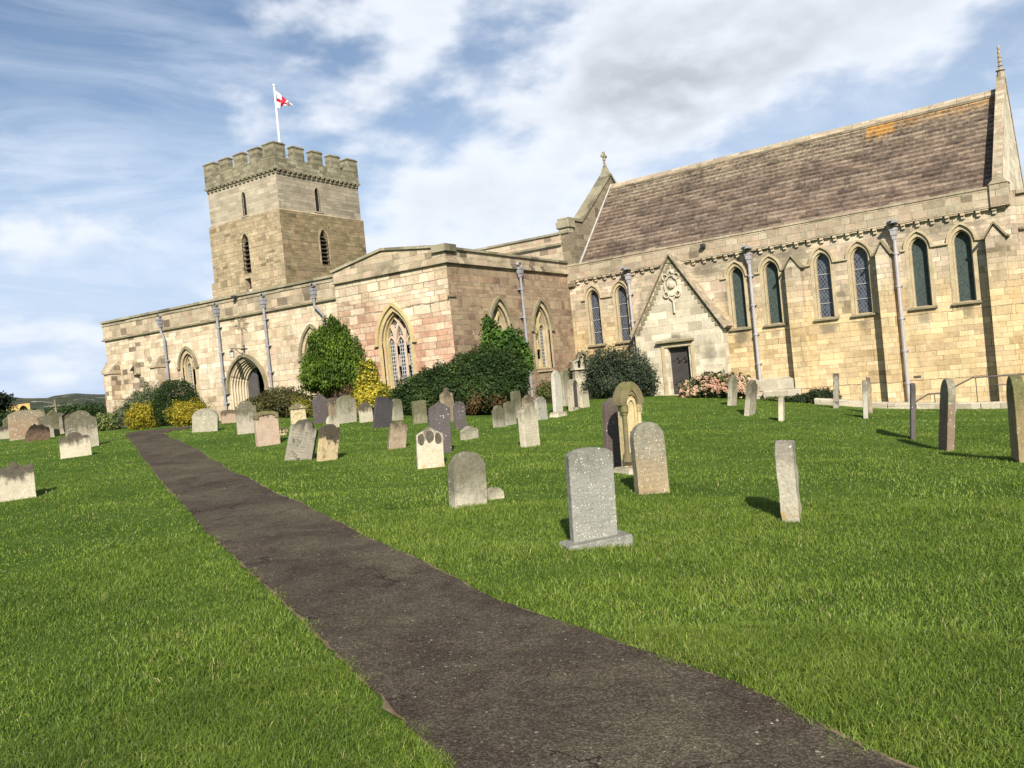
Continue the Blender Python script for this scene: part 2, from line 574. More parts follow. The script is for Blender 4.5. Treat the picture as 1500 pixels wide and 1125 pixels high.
M['porch'] = masonry('pale porch stone', [(0.48, 0.42, 0.31), (0.60, 0.53, 0.40), (0.66, 0.59, 0.45), (0.72, 0.65, 0.51), (0.56, 0.48, 0.35)], dark=0.40, darkcol=(0.16, 0.14, 0.11), bw=0.6, rh=0.3, ms=0.006, bump=0.35, stains_and_shade=[(-16.785, 2.9, 0.16, 0.22), (-13.135, 2.9, 0.16, 0.22), (-16.535, 3.29, 0.16, 0.22), (-13.385, 3.29, 0.16, 0.22), (-16.285, 3.67, 0.16, 0.22), (-13.635, 3.67, 0.16, 0.22), (-16.035, 4.06, 0.16, 0.22), (-13.885, 4.06, 0.16, 0.22), (-15.785, 4.44, 0.16, 0.22), (-14.135, 4.44, 0.16, 0.22), (-15.535, 4.83, 0.16, 0.22), (-14.385, 4.83, 0.16, 0.22), (-15.285, 5.21, 0.16, 0.22), (-14.635, 5.21, 0.16, 0.22), (-15.035, 5.6, 0.16, 0.22), (-14.885, 5.6, 0.16, 0.22), (-13.635, 1.6, 0.4, 0.7), (-15.035, 2.45, 0.9, 0.2), (-16.735, 1.0, 0.15, 1.0)])  # spots up both gable slopes paint the stepped shade and dirt beneath the coping
M['tower_up'] = masonry('grey beige tower stone', TOWERUP, dark=0.2, bw=0.75, rh=0.22, ms=0.006, pale=0.08, mortar=(0.30, 0.25, 0.18), bump=0.4)
M['tower_low_e'] = masonry('mossy shaded east tower stone', OLIVE, dark=0.45, darkcol=(0.06, 0.055, 0.03), bw=0.40, rh=0.19, mortar=(0.20, 0.17, 0.10), gain=0.95, lichen=0.35, lcol=(0.20, 0.19, 0.075))  # mossy, and also darkened in colour as the less sunlit side
M['tower_low'] = masonry('olive tower stone', [(0.22, 0.17, 0.10), (0.33, 0.26, 0.16), (0.41, 0.335, 0.215), (0.44, 0.33, 0.22), (0.36, 0.285, 0.18), (0.50, 0.43, 0.29)], dark=0.35, bw=0.42, rh=0.2, mortar=(0.26, 0.21, 0.14), gain=1.12, lichen=0.2, lcol=(0.30, 0.28, 0.12))
M['tower_up_e'] = masonry('shaded grey tower stone east', [tuple(c * 0.86 for c in k) for k in TOWERUP], dark=0.35, bw=0.75, rh=0.22, ms=0.006, pale=0.12, mortar=(0.26, 0.22, 0.16), bump=0.5)  # darkened copy of the upper stone, east side shade put into the colour
M['battlement'] = masonry('mossy battlement stone', MOSS, dark=0.6, darkcol=(0.06, 0.052, 0.04), bw=0.42, rh=0.2, lichen=0.3, lcol=(0.25, 0.24, 0.10), mortar=(0.22, 0.19, 0.12), gain=1.05)
M['mossy'] = masonry('dark mossy coping stone', MOSS, dark=0.4, darkcol=(0.06, 0.055, 0.04), bw=0.8, rh=0.6, lichen=0.3, lcol=(0.24, 0.25, 0.08), pale=0.3, gain=1.2)
M['gable_dark'] = masonry('dark gable stone', [(0.15, 0.12, 0.08), (0.22, 0.18, 0.12), (0.28, 0.23, 0.16), (0.20, 0.16, 0.11)], dark=0.5, darkcol=(0.05, 0.045, 0.035), bw=0.4, rh=0.25, pale=0.1)
M['kerb'] = masonry('rough pale kerb stone', [(0.42, 0.38, 0.29), (0.55, 0.50, 0.39), (0.5, 0.43, 0.32)], dark=0.3, bw=0.9, rh=0.35, pale=0.2)


def trim_mat(name, c1, c2, dark=0.3, darkcol=(0.11, 0.10, 0.075), scale=3.0, spec=0.2, bump=0.4, rough=0.9):
    m, g, bs = new_mat(name)
    pos = g.n('ShaderNodeNewGeometry').outputs['Position']
    n1 = g.noise(pos, scale, 6, 0.65).outputs[0]
    n2 = g.noise(pos, scale * 9, 4, 0.7).outputs[0]
    col = g.mix(g.mapr(n1, 0.35, 0.65), c1, c2)
    dm = g.mapr(g.noise(g.vmath('ADD', pos, (5, 3, 1)).outputs[0], scale * 0.9, 8, 0.72, 0.3).outputs[0], 0.50, 0.68, 0, 1)
    col = g.mix(g.math('MULTIPLY', dm, dark), col, darkcol)
    col = g.vmath('SCALE', col, scale=g.mapr(n2, 0.3, 0.7, 0.60, 0.82)).outputs[0]
    g.set(bs, 'Base Color', col)
    g.set(bs, 'Roughness', rough)
    bs.inputs['Specular IOR Level'].default_value = spec
    bp = g.n('ShaderNodeBump', {'Strength': bump, 'Distance': 0.012, 'Height': g.math('ADD', n1, g.math('MULTIPLY', n2, 0.4))})
    g.set(bs, 'Normal', bp.outputs[0])
    return m


M['trim'] = trim_mat('weathered cream moulding', (0.46, 0.37, 0.23), (0.58, 0.48, 0.32), 0.4)
M['trim_yellow'] = trim_mat('yellow window stone', (0.50, 0.39, 0.19), (0.60, 0.50, 0.28), 0.25)
M['trim_pink'] = trim_mat('pink mullion stone', (0.60, 0.45, 0.34), (0.66, 0.53, 0.41), 0.15)
M['trim_pale'] = trim_mat('pale moulded jamb stone', (0.62, 0.52, 0.36), (0.72, 0.62, 0.46), 0.2)
M['lead_pale'] = trim_mat('pale lead flashing', (0.46, 0.45, 0.44), (0.56, 0.55, 0.53), 0.3)
M['trim_dark'] = trim_mat('dark weathered drip stone', (0.22, 0.19, 0.12), (0.32, 0.28, 0.18), 0.5, (0.07, 0.06, 0.04))
M['lead'] = trim_mat('grey lead sheet', (0.30, 0.31, 0.32), (0.38, 0.39, 0.40), 0.2, spec=0.4, rough=0.6)
M['pipe'] = trim_mat('grey painted downpipe', (0.25, 0.25, 0.28), (0.34, 0.34, 0.38), 0.2, (0.14, 0.13, 0.14), scale=2, spec=0.4, bump=0.1, rough=0.55)
M['pipe_pale'] = trim_mat('pale grey painted downpipe', (0.38, 0.36, 0.38), (0.46, 0.44, 0.46), 0.2, (0.22, 0.20, 0.20), scale=2, spec=0.4, bump=0.1, rough=0.55)
M['wood_dark'] = trim_mat('dark painted door boards', (0.045, 0.040, 0.040), (0.070, 0.060, 0.058), 0.2, (0.02, 0.02, 0.02), scale=4, spec=0.4, bump=0.2, rough=0.55)
M['iron'] = trim_mat('black iron', (0.02, 0.02, 0.02), (0.035, 0.032, 0.03), 0.2, (0.05, 0.03, 0.02), spec=0.5, bump=0.1, rough=0.5)
M['grey_door'] = trim_mat('grey door leaf', (0.075, 0.072, 0.070), (0.10, 0.095, 0.092), 0.2, (0.08, 0.07, 0.07), spec=0.4, bump=0.1, rough=0.6)
M['void'] = trim_mat('painted interior darkness', (0.012, 0.011, 0.010), (0.02, 0.018, 0.016), 0.0)  # near-black base colour paints the darkness inside openings
M['steel'] = trim_mat('galvanised steel', (0.42, 0.40, 0.38), (0.5, 0.48, 0.46), 0.2, (0.3, 0.25, 0.2), spec=0.6, bump=0.05, rough=0.35)
M['white_paint'] = trim_mat('white paint', (0.78, 0.78, 0.78), (0.82, 0.82, 0.82), 0.05, spec=0.4, bump=0.05, rough=0.5)
M['louvre'] = trim_mat('dark louvre slate', (0.05, 0.04, 0.035), (0.075, 0.06, 0.05), 0.3, (0.02, 0.02, 0.02))


def glass_mat(name, base, lead, gx, gy, ms=0.018, rough=0.25, var=0.5, diamond=False, spec=0.5):
    m, g, bs = new_mat(name)
    uv = g.n('ShaderNodeUVMap').outputs[0]
    pos = g.n('ShaderNodeNewGeometry').outputs['Position']
    vec = uv
    if diamond:
        u, v, _ = g.sep(uv)
        vec = g.comb(g.math('ADD', u, g.math('MULTIPLY', v, 0.5)), g.math('SUBTRACT', v, g.math('MULTIPLY', u, 0.9)))
    b = g.n('ShaderNodeTexBrick', offset=0.0)
    for k, v in (('Vector', vec), ('Color1', (0, 0, 0)), ('Color2', (1, 1, 1)), ('Mortar', (0.5, 0.5, 0.5)), ('Scale', 1.0), ('Mortar Size', ms), ('Mortar Smooth', 0.15), ('Brick Width', gx), ('Row Height', gy)):
        g.set(b, k, v)
    n = g.noise(pos, 14, 3, 0.6).outputs[0]
    c = g.vmath('SCALE', base, scale=g.math('ADD', 1 - var / 2, g.math('MULTIPLY', g.math('ADD', b.outputs['Color'], n), var))).outputs[0]
    c = g.mix(b.outputs['Fac'], c, lead)
    g.set(bs, 'Base Color', c)
    g.set(bs, 'Roughness', g.math('ADD', rough, g.math('MULTIPLY', b.outputs['Fac'], 0.4)))
    bs.inputs['Specular IOR Level'].default_value = spec
    hh = g.math('ADD', g.math('MULTIPLY', b.outputs['Color'], 0.8), g.math('ADD', n, b.outputs['Fac']))
    bp = g.n('ShaderNodeBump', {'Strength': 0.25, 'Distance': 0.01, 'Height': hh})
    g.set(bs, 'Normal', bp.outputs[0])
    return m


M['glass_lattice'] = glass_mat('leaded glass', (0.022, 0.025, 0.032), (0.34, 0.35, 0.36), 0.10, 0.145, ms=0.016)
M['glass_mesh'] = glass_mat('glass behind grey green wire guard', (0.016, 0.026, 0.026), (0.062, 0.075, 0.068), 0.085, 0.075, ms=0.012, rough=0.65, var=1.6, diamond=True, spec=0.12)
M['glass_stain'] = glass_mat('dark stained glass', (0.018, 0.022, 0.032), (0.10, 0.11, 0.12), 0.11, 0.15, ms=0.011, rough=0.3, var=1.9, diamond=True)


def roof_mat():
    m, g, bs = new_mat('stone slate roof')
    uv = g.n('ShaderNodeUVMap').outputs[0]
    pos = g.n('ShaderNodeNewGeometry').outputs['Position']
    u, v, _ = g.sep(uv)
    row = g.math('FLOOR', v)
    wu = g.noise(g.comb(g.math('MULTIPLY', u, 1.0), g.math('MULTIPLY', row, 7.1), 0.0), 0.8, 2, 0.5).outputs[0]
    u2 = g.math('ADD', u, g.math('MULTIPLY', g.math('SUBTRACT', wu, 0.5), 0.9))
    b = g.n('ShaderNodeTexBrick', offset=0.5)
    for k, vv in (('Vector', g.comb(u2, v)), ('Color1', (0, 0, 0)), ('Color2', (1, 1, 1)), ('Mortar', (0.5, 0.5, 0.5)), ('Scale', 1.0), ('Mortar Size', 0.012), ('Mortar Smooth', 0.3), ('Brick Width', 0.72), ('Row Height', 1.0)):
        g.set(b, k, vv)
    rnd = b.outputs['Color']
    n1 = g.noise(pos, 0.7, 5, 0.65).outputs[0]
    n2 = g.noise(pos, 6.0, 7, 0.7).outputs[0]
    n3 = g.noise(pos, 26.0, 4, 0.7).outputs[0]
    t = g.math('ADD', g.math('MULTIPLY', rnd, 0.50), g.math('ADD', g.math('MULTIPLY', g.math('SUBTRACT', n1, 0.34), 0.95), g.math('MULTIPLY', g.math('SUBTRACT', n2, 0.5), 1.3)), clamp=True)
    col = g.ramp(t, [(0, (0.055, 0.040, 0.031)), (0.25, (0.130, 0.093, 0.070)), (0.5, (0.200, 0.147, 0.110)), (0.75, (0.275, 0.210, 0.158)), (1, (0.30, 0.245, 0.18))])
    z = g.sep(pos)[2]
    # paler lichen towards the ridge, orange lichen in patches at the ridge
    top = g.mapr(g.math('ADD', z, g.math('MULTIPLY', g.math('SUBTRACT', n1, 0.5), 2.0)), 8.6, 10.1, 0, 1)
    lm = g.math('MULTIPLY', top, g.mapr(n2, 0.42, 0.62))
    col = g.mix(g.math('MULTIPLY', lm, 0.6), col, (0.36, 0.31, 0.20))
    pl = g.mapr(g.noise(pos, 11, 7, 0.8).outputs[0], 0.60, 0.68)
    col = g.mix(g.math('MULTIPLY', pl, 0.4), col, (0.42, 0.38, 0.29))
    bl = g.mapr(g.noise(g.vmath('ADD', pos, (9, 2, 4)).outputs[0], 1.6, 7, 0.75, 0.5).outputs[0], 0.53, 0.63)
    col = g.mix(g.math('MULTIPLY', bl, 0.7), col, (0.045, 0.035, 0.030))
    x = g.sep(pos)[0]
    xa = g.math('MULTIPLY', g.mapr(x, -5.6, -5.5), g.mapr(x, -4.55, -4.4, 1, 0))
    xa = g.math('MULTIPLY', xa, g.mapr(g.math('ADD', z, n2), 9.95, 10.25))
    xb = g.math('MULTIPLY', g.mapr(x, -5.6, -4.0), g.mapr(g.math('ADD', z, g.math('MULTIPLY', n2, 1.4)), 10.35, 10.7))
    xb = g.math('MULTIPLY', xb, 0.45)
    om = g.math('MULTIPLY', g.math('MAXIMUM', xa, xb), g.mapr(g.noise(pos, 4.5, 6, 0.7).outputs[0], 0.38, 0.52))
    col = g.mix(g.math('MULTIPLY', om, 0.9), col, (0.50, 0.24, 0.045))
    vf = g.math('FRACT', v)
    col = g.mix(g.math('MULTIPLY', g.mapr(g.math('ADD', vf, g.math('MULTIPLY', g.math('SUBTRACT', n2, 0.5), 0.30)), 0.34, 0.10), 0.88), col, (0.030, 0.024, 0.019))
    col = g.mix(g.math('MULTIPLY', g.math('MULTIPLY', b.outputs['Fac'], 0.55), g.mapr(n2, 0.4, 0.55)), col, (0.03, 0.025, 0.02))
    col = g.vmath('SCALE', col, scale=g.mapr(n3, 0.3, 0.7, 0.68, 1.0)).outputs[0]
    g.set(bs, 'Base Color', col)
    h = g.math('ADD', g.math('MULTIPLY', b.outputs['Fac'], -1.2), g.math('ADD', g.math('MULTIPLY', n2, 1.0), g.math('MULTIPLY', n3, 0.4)))
    h = g.math('ADD', h, g.math('MULTIPLY', rnd, 0.5))
    bp = g.n('ShaderNodeBump', {'Strength': 0.6, 'Distance': 0.02, 'Height': h})
    g.set(bs, 'Normal', bp.outputs[0])
    return m


M['roof'] = roof_mat()


def ground_mat():
    m, g, bs = new_mat('turf soil and thatch')
    pos = g.n('ShaderNodeNewGeometry').outputs['Position']
    n1 = g.noise(pos, 0.55, 5, 0.6).outputs[0]
    n2 = g.noise(pos, 3.0, 6, 0.7).outputs[0]
    n3 = g.noise(pos, 24.0, 5, 0.75).outputs[0]
    n4 = g.noise(pos, 90.0, 3, 0.75).outputs[0]
    t = g.math('ADD', g.math('MULTIPLY', n1, 0.4), g.math('ADD', g.math('MULTIPLY', n2, 0.35), g.math('MULTIPLY', n3, 0.35)))
    col = g.ramp(t, [(0.38, (0.036, 0.070, 0.012)), (0.50, (0.060, 0.112, 0.018)), (0.62, (0.095, 0.155, 0.028)), (0.72, (0.13, 0.17, 0.05))])
    col = g.vmath('SCALE', col, scale=g.mapr(n4, 0.3, 0.7, 0.7, 1.3)).outputs[0]
    g.set(bs, 'Base Color', col)
    h = g.math('ADD', n3, g.math('MULTIPLY', n4, 0.7))
    bp = g.n('ShaderNodeBump', {'Strength': 1.0, 'Distance': 0.05, 'Height': h})
    g.set(bs, 'Normal', bp.outputs[0])
    g.set(bs, 'Roughness', 1.0)
    bs.inputs['Specular IOR Level'].default_value = 0.05
    return m


M['ground'] = ground_mat()


def asphalt_mat():
    m, g, bs = new_mat('old brown asphalt')
    pos = g.n('ShaderNodeNewGeometry').outputs['Position']
    n1 = g.noise(pos, 1.1, 6, 0.62, 0.4).outputs[0]
    n2 = g.noise(pos, 7.0, 6, 0.7).outputs[0]
    n3 = g.noise(pos, 70.0, 4, 0.75).outputs[0]
    col = g.ramp(g.math('ADD', g.math('MULTIPLY', n1, 0.7), g.math('MULTIPLY', n2, 0.35)),
                 [(0.36, (0.036, 0.027, 0.020)), (0.46, (0.050, 0.039, 0.030)), (0.56, (0.066, 0.055, 0.040)), (0.68, (0.086, 0.075, 0.052))])
    v = g.voro(pos, 120.0)
    cc = g.sep(v.outputs['Color'])[0]
    col = g.vmath('SCALE', col, scale=g.mapr(g.math('POWER', cc, 2.0), 0, 1, 0.62, 1.9)).outputs[0]
    # pale grit stones
    v2 = g.voro(g.vmath('ADD', pos, g.vmath('SCALE', g.noise(pos, 30, 2).outputs['Color'], scale=0.02).outputs[0]).outputs[0], 27.0)
    r = g.sep(v2.outputs['Color'])
    sz = g.mapr(g.math('POWER', r[1], 2.0), 0, 1, 0.05, 0.24)
    sp = g.math('MULTIPLY', g.math('LESS_THAN', v2.outputs['Distance'], sz), g.math('GREATER_THAN', r[0], 0.55))
    col = g.mix(g.math('MULTIPLY', sp, g.mapr(r[2], 0, 1, 0.3, 0.95)), col, (0.30, 0.29, 0.26))
    # hairline cracks
    w = g.vmath('SCALE', g.noise(pos, 2.2, 5, 0.7).outputs['Color'], scale=0.55).outputs[0]
    vc = g.voro(g.vmath('ADD', pos, w).outputs[0], 0.75, 'DISTANCE_TO_EDGE')
    ck = g.math('MULTIPLY', g.math('LESS_THAN', vc.outputs[0], 0.006), g.mapr(g.noise(pos, 0.9, 3).outputs[0], 0.47, 0.56))
    col = g.mix(g.math('MULTIPLY', ck, 0.8), col, (0.012, 0.011, 0.010))
    g.set(bs, 'Base Color', col)
    h = g.math('ADD', g.math('MULTIPLY', cc, 0.5), g.math('ADD', g.math('MULTIPLY', n3, 0.5), g.math('MULTIPLY', sp, 0.9)))
    h = g.math('SUBTRACT', h, g.math('MULTIPLY', ck, 2.0))
    bp = g.n('ShaderNodeBump', {'Strength': 0.9, 'Distance': 0.008, 'Height': h})
    bp2 = g.n('ShaderNodeBump', {'Strength': 0.6, 'Distance': 0.05, 'Height': n2, 'Normal': bp.outputs[0]})
    g.set(bs, 'Normal', bp2.outputs[0])
    g.set(bs, 'Roughness', 1.0)
    bs.inputs['Specular IOR Level'].default_value = 0.08
    return m


M['asphalt'] = asphalt_mat()
M['soil'] = trim_mat('reddish path edge soil', (0.14, 0.10, 0.065), (0.25, 0.19, 0.12), 0.7, (0.06, 0.05, 0.03), scale=7, bump=0.9)


def leaf_mat(name, trans=0.3, rough=0.6, spec=0.25):
    m = bpy.data.materials.new(name)
    m.use_nodes = True
    nt = m.node_tree
    nt.nodes.clear()
    g = G(nt)
    at = g.n('ShaderNodeAttribute', attribute_name='Col')
    bs = g.n('ShaderNodeBsdfPrincipled', {'Base Color': at.outputs['Color'], 'Roughness': rough})
    bs.inputs['Specular IOR Level'].default_value = spec
    tr = g.n('ShaderNodeBsdfTranslucent', {'Color': g.vmath('SCALE', at.outputs['Color'], scale=1.3).outputs[0]})
    mx = g.n('ShaderNodeMixShader')
    mx.inputs[0].default_value = trans
    nt.links.new(bs.outputs[0], mx.inputs[1])
    nt.links.new(tr.outputs[0], mx.inputs[2])
    out = g.n('ShaderNodeOutputMaterial')
    nt.links.new(mx.outputs[0], out.inputs[0])
    return m


M['leaf'] = leaf_mat('leaf')
M['grass'] = leaf_mat('grass blade', 0.35, 0.55, 0.3)


def grave_mat(name, base, base2, top, topfrac, spots=0.0, spotcol=(0.62, 0.60, 0.50), foot=None, orange=0.0, sharp=0.25,
              stain=0.3, spotscale=34.0, lines=0.0, rough=0.88, mottle=0.5):
    m, g, bs = new_mat(name)
    tc = g.n('ShaderNodeTexCoord')
    gen = tc.outputs['Generated']
    ob = tc.outputs['Object']
    rnd = g.n('ShaderNodeObjectInfo').outputs['Random']
    off = g.comb(g.math('MULTIPLY', rnd, 37.0), g.math('MULTIPLY', rnd, 11.0), g.math('MULTIPLY', rnd, 23.0))
    p = g.vmath('ADD', ob, off).outputs[0]
    n1 = g.noise(p, 3.2, 7, 0.68, 0.4).outputs[0]
    n2 = g.noise(p, 14.0, 7, 0.72).outputs[0]
    n3 = g.noise(p, 70.0, 4, 0.7).outputs[0]
    col = g.mix(g.mapr(n1, 0.36, 0.64), base, base2)
    gx, gy, gz = g.sep(gen)
    # dark weathered head with a ragged, dripping lower edge
    ox, oy, oz = g.sep(p)
    drip = g.noise(g.comb(g.math('MULTIPLY', ox, 9.0), g.math('MULTIPLY', oy, 9.0), g.math('MULTIPLY', oz, 1.6)), 1.0, 5, 0.7).outputs[0]
    lv = g.math('ADD', gz, g.math('ADD', g.math('MULTIPLY', g.math('SUBTRACT', drip, 0.5), 0.55), g.math('MULTIPLY', g.math('SUBTRACT', n1, 0.5), 0.7)))
    tm = g.mapr(lv, 1 - topfrac - sharp * 0.5, 1 - topfrac + sharp * 0.5, 0, 1, True)
    tcx = g.mix(g.mapr(n2, 0.35, 0.65), top, tuple(c * 0.55 for c in top))
    col = g.mix(g.math('MULTIPLY', tm, 0.92), col, tcx)
    st = g.mapr(g.noise(g.vmath('ADD', p, (3, 3, 3)).outputs[0], 5.0, 8, 0.72, 0.6).outputs[0], 0.54, 0.64)
    col = g.mix(g.math('MULTIPLY', st, stain), col, tuple(c * 0.4 for c in top))
    if foot:
        fm = g.mapr(g.math('ADD', gz, g.math('MULTIPLY', g.math('SUBTRACT', n1, 0.5), 0.35)), 0.22, 0.06, 0, 1)
        col = g.mix(g.math('MULTIPLY', fm, 0.85), col, foot)
    if orange > 0:
        om = g.mapr(g.noise(g.vmath('ADD', p, (7, 1, 2)).outputs[0], 9.0, 7, 0.75).outputs[0], 0.52, 0.60)
        om = g.math('MULTIPLY', om, g.mapr(gz, 0.55, 0.25))
        col = g.mix(g.math('MULTIPLY', om, orange), col, (0.48, 0.30, 0.06))
    if spots > 0:
        v = g.voro(g.vmath('ADD', p, g.vmath('SCALE', g.noise(p, 20, 3).outputs['Color'], scale=0.03).outputs[0]).outputs[0], spotscale)
        r = g.sep(v.outputs['Color'])
        dens = g.math('ADD', 1.0 - spots, g.math('MULTIPLY', g.math('SUBTRACT', 0.5, n1), 3.2))
        sm = g.math('MULTIPLY', g.math('LESS_THAN', v.outputs['Distance'], g.mapr(g.math('POWER', r[1], 2.0), 0, 1, 0.08, 0.42)), g.math('GREATER_THAN', r[0], dens))
        col = g.mix(g.math('MULTIPLY', sm, 0.85), col, spotcol)
    if lines > 0:
        wz = g.math('FRACT', g.math('MULTIPLY', oz, 17.0))
        lm = g.math('MULTIPLY', g.math('LESS_THAN', wz, 0.42), g.mapr(g.noise(g.comb(g.math('MULTIPLY', oy, 60.0), g.math('FLOOR', g.math('MULTIPLY', oz, 17.0)), 0.0), 1.0, 2).outputs[0], 0.48, 0.54))
        lm = g.math('MULTIPLY', lm, g.math('MULTIPLY', g.mapr(gz, 0.12, 0.2), g.mapr(gz, 0.9, 0.82)))
        lm = g.math('MULTIPLY', lm, g.math('MULTIPLY', g.mapr(gy, 0.1, 0.14), g.mapr(gy, 0.9, 0.86)))
        col = g.mix(g.math('MULTIPLY', lm, lines), col, tuple(c * 0.35 for c in base))
    col = g.vmath('SCALE', col, scale=g.mapr(n3, 0.3, 0.7, 0.74 - mottle * 0.40, 0.74 + mottle * 0.36)).outputs[0]
    g.set(bs, 'Base Color', col)
    g.set(bs, 'Roughness', rough)
    h = g.math('ADD', n1, g.math('ADD', g.math('MULTIPLY', n2, 0.5), g.math('MULTIPLY', n3, 0.15)))
    bp = g.n('ShaderNodeBump', {'Strength': 0.8, 'Distance': 0.03, 'Height': h})
    g.set(bs, 'Normal', bp.outputs[0])
    return m


W1 = (0.50, 0.45, 0.33)
W2 = (0.60, 0.54, 0.42)
GM = {
    'stainwhite': grave_mat('pale stone dark head', W1, W2, (0.085, 0.07, 0.05), 0.30, stain=0.1, foot=(0.50, 0.40, 0.20)),
    'stainwhite2': grave_mat('white stone', W1, W2, (0.16, 0.135, 0.10), 0.12, stain=0.15, orange=0.7),
    'stainwhite3': grave_mat('half dark half pale stone', (0.46, 0.42, 0.32), (0.58, 0.53, 0.42), (0.19, 0.175, 0.12), 0.55, sharp=0.5, stain=0.4, foot=(0.58, 0.54, 0.42), spots=0.25, spotscale=26),
    'stainsand': grave_mat('sandy stone black head', (0.50, 0.38, 0.21), (0.56, 0.45, 0.28), (0.055, 0.045, 0.035), 0.34, sharp=0.08, stain=0.55),
    'greydark': grave_mat('grey stone', (0.36, 0.32, 0.25), (0.44, 0.39, 0.31), (0.15, 0.14, 0.09), 0.42, sharp=0.3, stain=0.25, foot=(0.55, 0.50, 0.38), spots=0.12, lines=0.30),
    'greydark2': grave_mat('green grey stone', (0.34, 0.32, 0.24), (0.46, 0.43, 0.34), (0.14, 0.14, 0.08), 0.5, sharp=0.5, stain=0.45, foot=(0.62, 0.58, 0.47)),
    'darkbrown': grave_mat('dark brown stone', (0.095, 0.06, 0.04), (0.15, 0.10, 0.065), (0.03, 0.02, 0.015), 0.35, stain=0.5, spots=0.2, spotcol=(0.35, 0.28, 0.18)),
    'pinklichen': grave_mat('pink stone with white lichen', (0.33, 0.22, 0.15), (0.40, 0.30, 0.20), (0.34, 0.31, 0.22), 0.22, sharp=0.6, spots=0.42, spotscale=13, foot=(0.55, 0.50, 0.35), stain=0.1),
    'greygreen': grave_mat('green grey slab', (0.22, 0.20, 0.13), (0.30, 0.27, 0.19), (0.17, 0.165, 0.09), 0.5, foot=(0.52, 0.48, 0.36)),
    'grey': grave_mat('plain grey stone', (0.30, 0.28, 0.23), (0.37, 0.34, 0.28), (0.20, 0.19, 0.14), 0.2),
    'grey2': grave_mat('mid grey stone', (0.23, 0.21, 0.165), (0.34, 0.31, 0.25), (0.085, 0.075, 0.055), 0.14, stain=0.95, lines=0.45),
    'brown': grave_mat('brown stone', (0.27, 0.205, 0.14), (0.35, 0.28, 0.195), (0.13, 0.105, 0.07), 0.2, stain=0.55, spots=0.15),
    'paleg': grave_mat('pale grey stone', (0.34, 0.315, 0.24), (0.46, 0.42, 0.33), (0.18, 0.175, 0.10), 0.35, sharp=0.7, stain=0.55, foot=(0.60, 0.56, 0.45)),
    'paleg2': grave_mat('pale slender stone', (0.50, 0.47, 0.40), (0.58, 0.55, 0.48), (0.42, 0.40, 0.32), 0.1, stain=0.2, lines=0.30),
    'white': grave_mat('white weathered stone', W1, W2, (0.26, 0.23, 0.16), 0.14, sharp=0.45, stain=0.3, lines=0.30),
    'cream': grave_mat('cream carved stone', (0.50, 0.42, 0.25), (0.58, 0.50, 0.32), (0.20, 0.17, 0.10), 0.22, sharp=0.1, stain=0.35),
    'pink': grave_mat('pink stone', (0.44, 0.32, 0.24), (0.50, 0.39, 0.30), (0.12, 0.10, 0.065), 0.14, sharp=0.1, stain=0.08, foot=(0.55, 0.48, 0.36)),
    'pinkdark': grave_mat('pink stone with dark head', (0.40, 0.29, 0.21), (0.46, 0.36, 0.26), (0.14, 0.11, 0.07), 0.25, sharp=0.1, stain=0.3),
    'lichen': grave_mat('lichen crusted stone', (0.32, 0.29, 0.22), (0.42, 0.39, 0.30), (0.34, 0.32, 0.24), 0.2, spots=0.55, spotscale=20, stain=0.3, foot=(0.45, 0.38, 0.2)),
    'lichengrey': grave_mat('grey lichened stone', (0.38, 0.36, 0.30), (0.46, 0.44, 0.37), (0.26, 0.25, 0.19), 0.2, spots=0.3, spotscale=24, stain=0.4),
    'slate': grave_mat('purple slate', (0.105, 0.088, 0.088), (0.125, 0.107, 0.105), (0.095, 0.085, 0.080), 0.1, spots=0.07, spotscale=30, lines=0.25, rough=0.6, stain=0.05, mottle=0.2),
    'slatedark': grave_mat('smooth black slate', (0.068, 0.062, 0.066), (0.080, 0.073, 0.076), (0.065, 0.06, 0.06), 0.1, rough=0.5, stain=0.03, mottle=0.15),
    'slatered': grave_mat('red brown slate', (0.105, 0.078, 0.068), (0.13, 0.10, 0.088), (0.14, 0.12, 0.09), 0.06, spots=0.08, lines=0.6, rough=0.65, stain=0.1, mottle=0.3),
    'slatepanel': grave_mat('pale gothic surround', (0.40, 0.35, 0.26), (0.48, 0.42, 0.32), (0.26, 0.23, 0.16), 0.25),
    'gothic': grave_mat('golden carved stone', (0.56, 0.44, 0.23), (0.63, 0.52, 0.30), (0.30, 0.24, 0.12), 0.05, stain=0.15, foot=(0.48, 0.42, 0.30)),
    'gothic_hood': grave_mat('dark mossy hood stone', (0.16, 0.13, 0.075), (0.23, 0.19, 0.10), (0.22, 0.20, 0.08), 0.3, stain=0.2),
    'tan': grave_mat('tan stone', (0.29, 0.225, 0.14), (0.37, 0.295, 0.19), (0.30, 0.285, 0.22), 0.38, sharp=0.6, spots=0.3, spotscale=48, stain=0.3, orange=0.25, lines=0.30),
    'bluegrey': grave_mat('blue grey slab', (0.265, 0.265, 0.235), (0.30, 0.30, 0.265), (0.25, 0.25, 0.21), 0.15, spots=0.42, spotscale=62, stain=0.2, spotcol=(0.66, 0.65, 0.56), mottle=0.5, lines=0.22),
    'rough': grave_mat('rough layered stone', (0.36, 0.33, 0.26), (0.50, 0.46, 0.36), (0.28, 0.25, 0.20), 0.2, spots=0.5, spotscale=22, orange=0.9, stain=0.5),
    'brownedge': grave_mat('brown edge stone', (0.20, 0.145, 0.10), (0.26, 0.195, 0.135), (0.30, 0.28, 0.20), 0.2, sharp=0.15, spots=0.15, stain=0.2),
    'brownedge2': grave_mat('mossy brown stone', (0.25, 0.18, 0.10), (0.36, 0.28, 0.14), (0.16, 0.16, 0.06), 0.3, sharp=0.3, spots=0.15, foot=(0.42, 0.40, 0.24), stain=0.3),
}
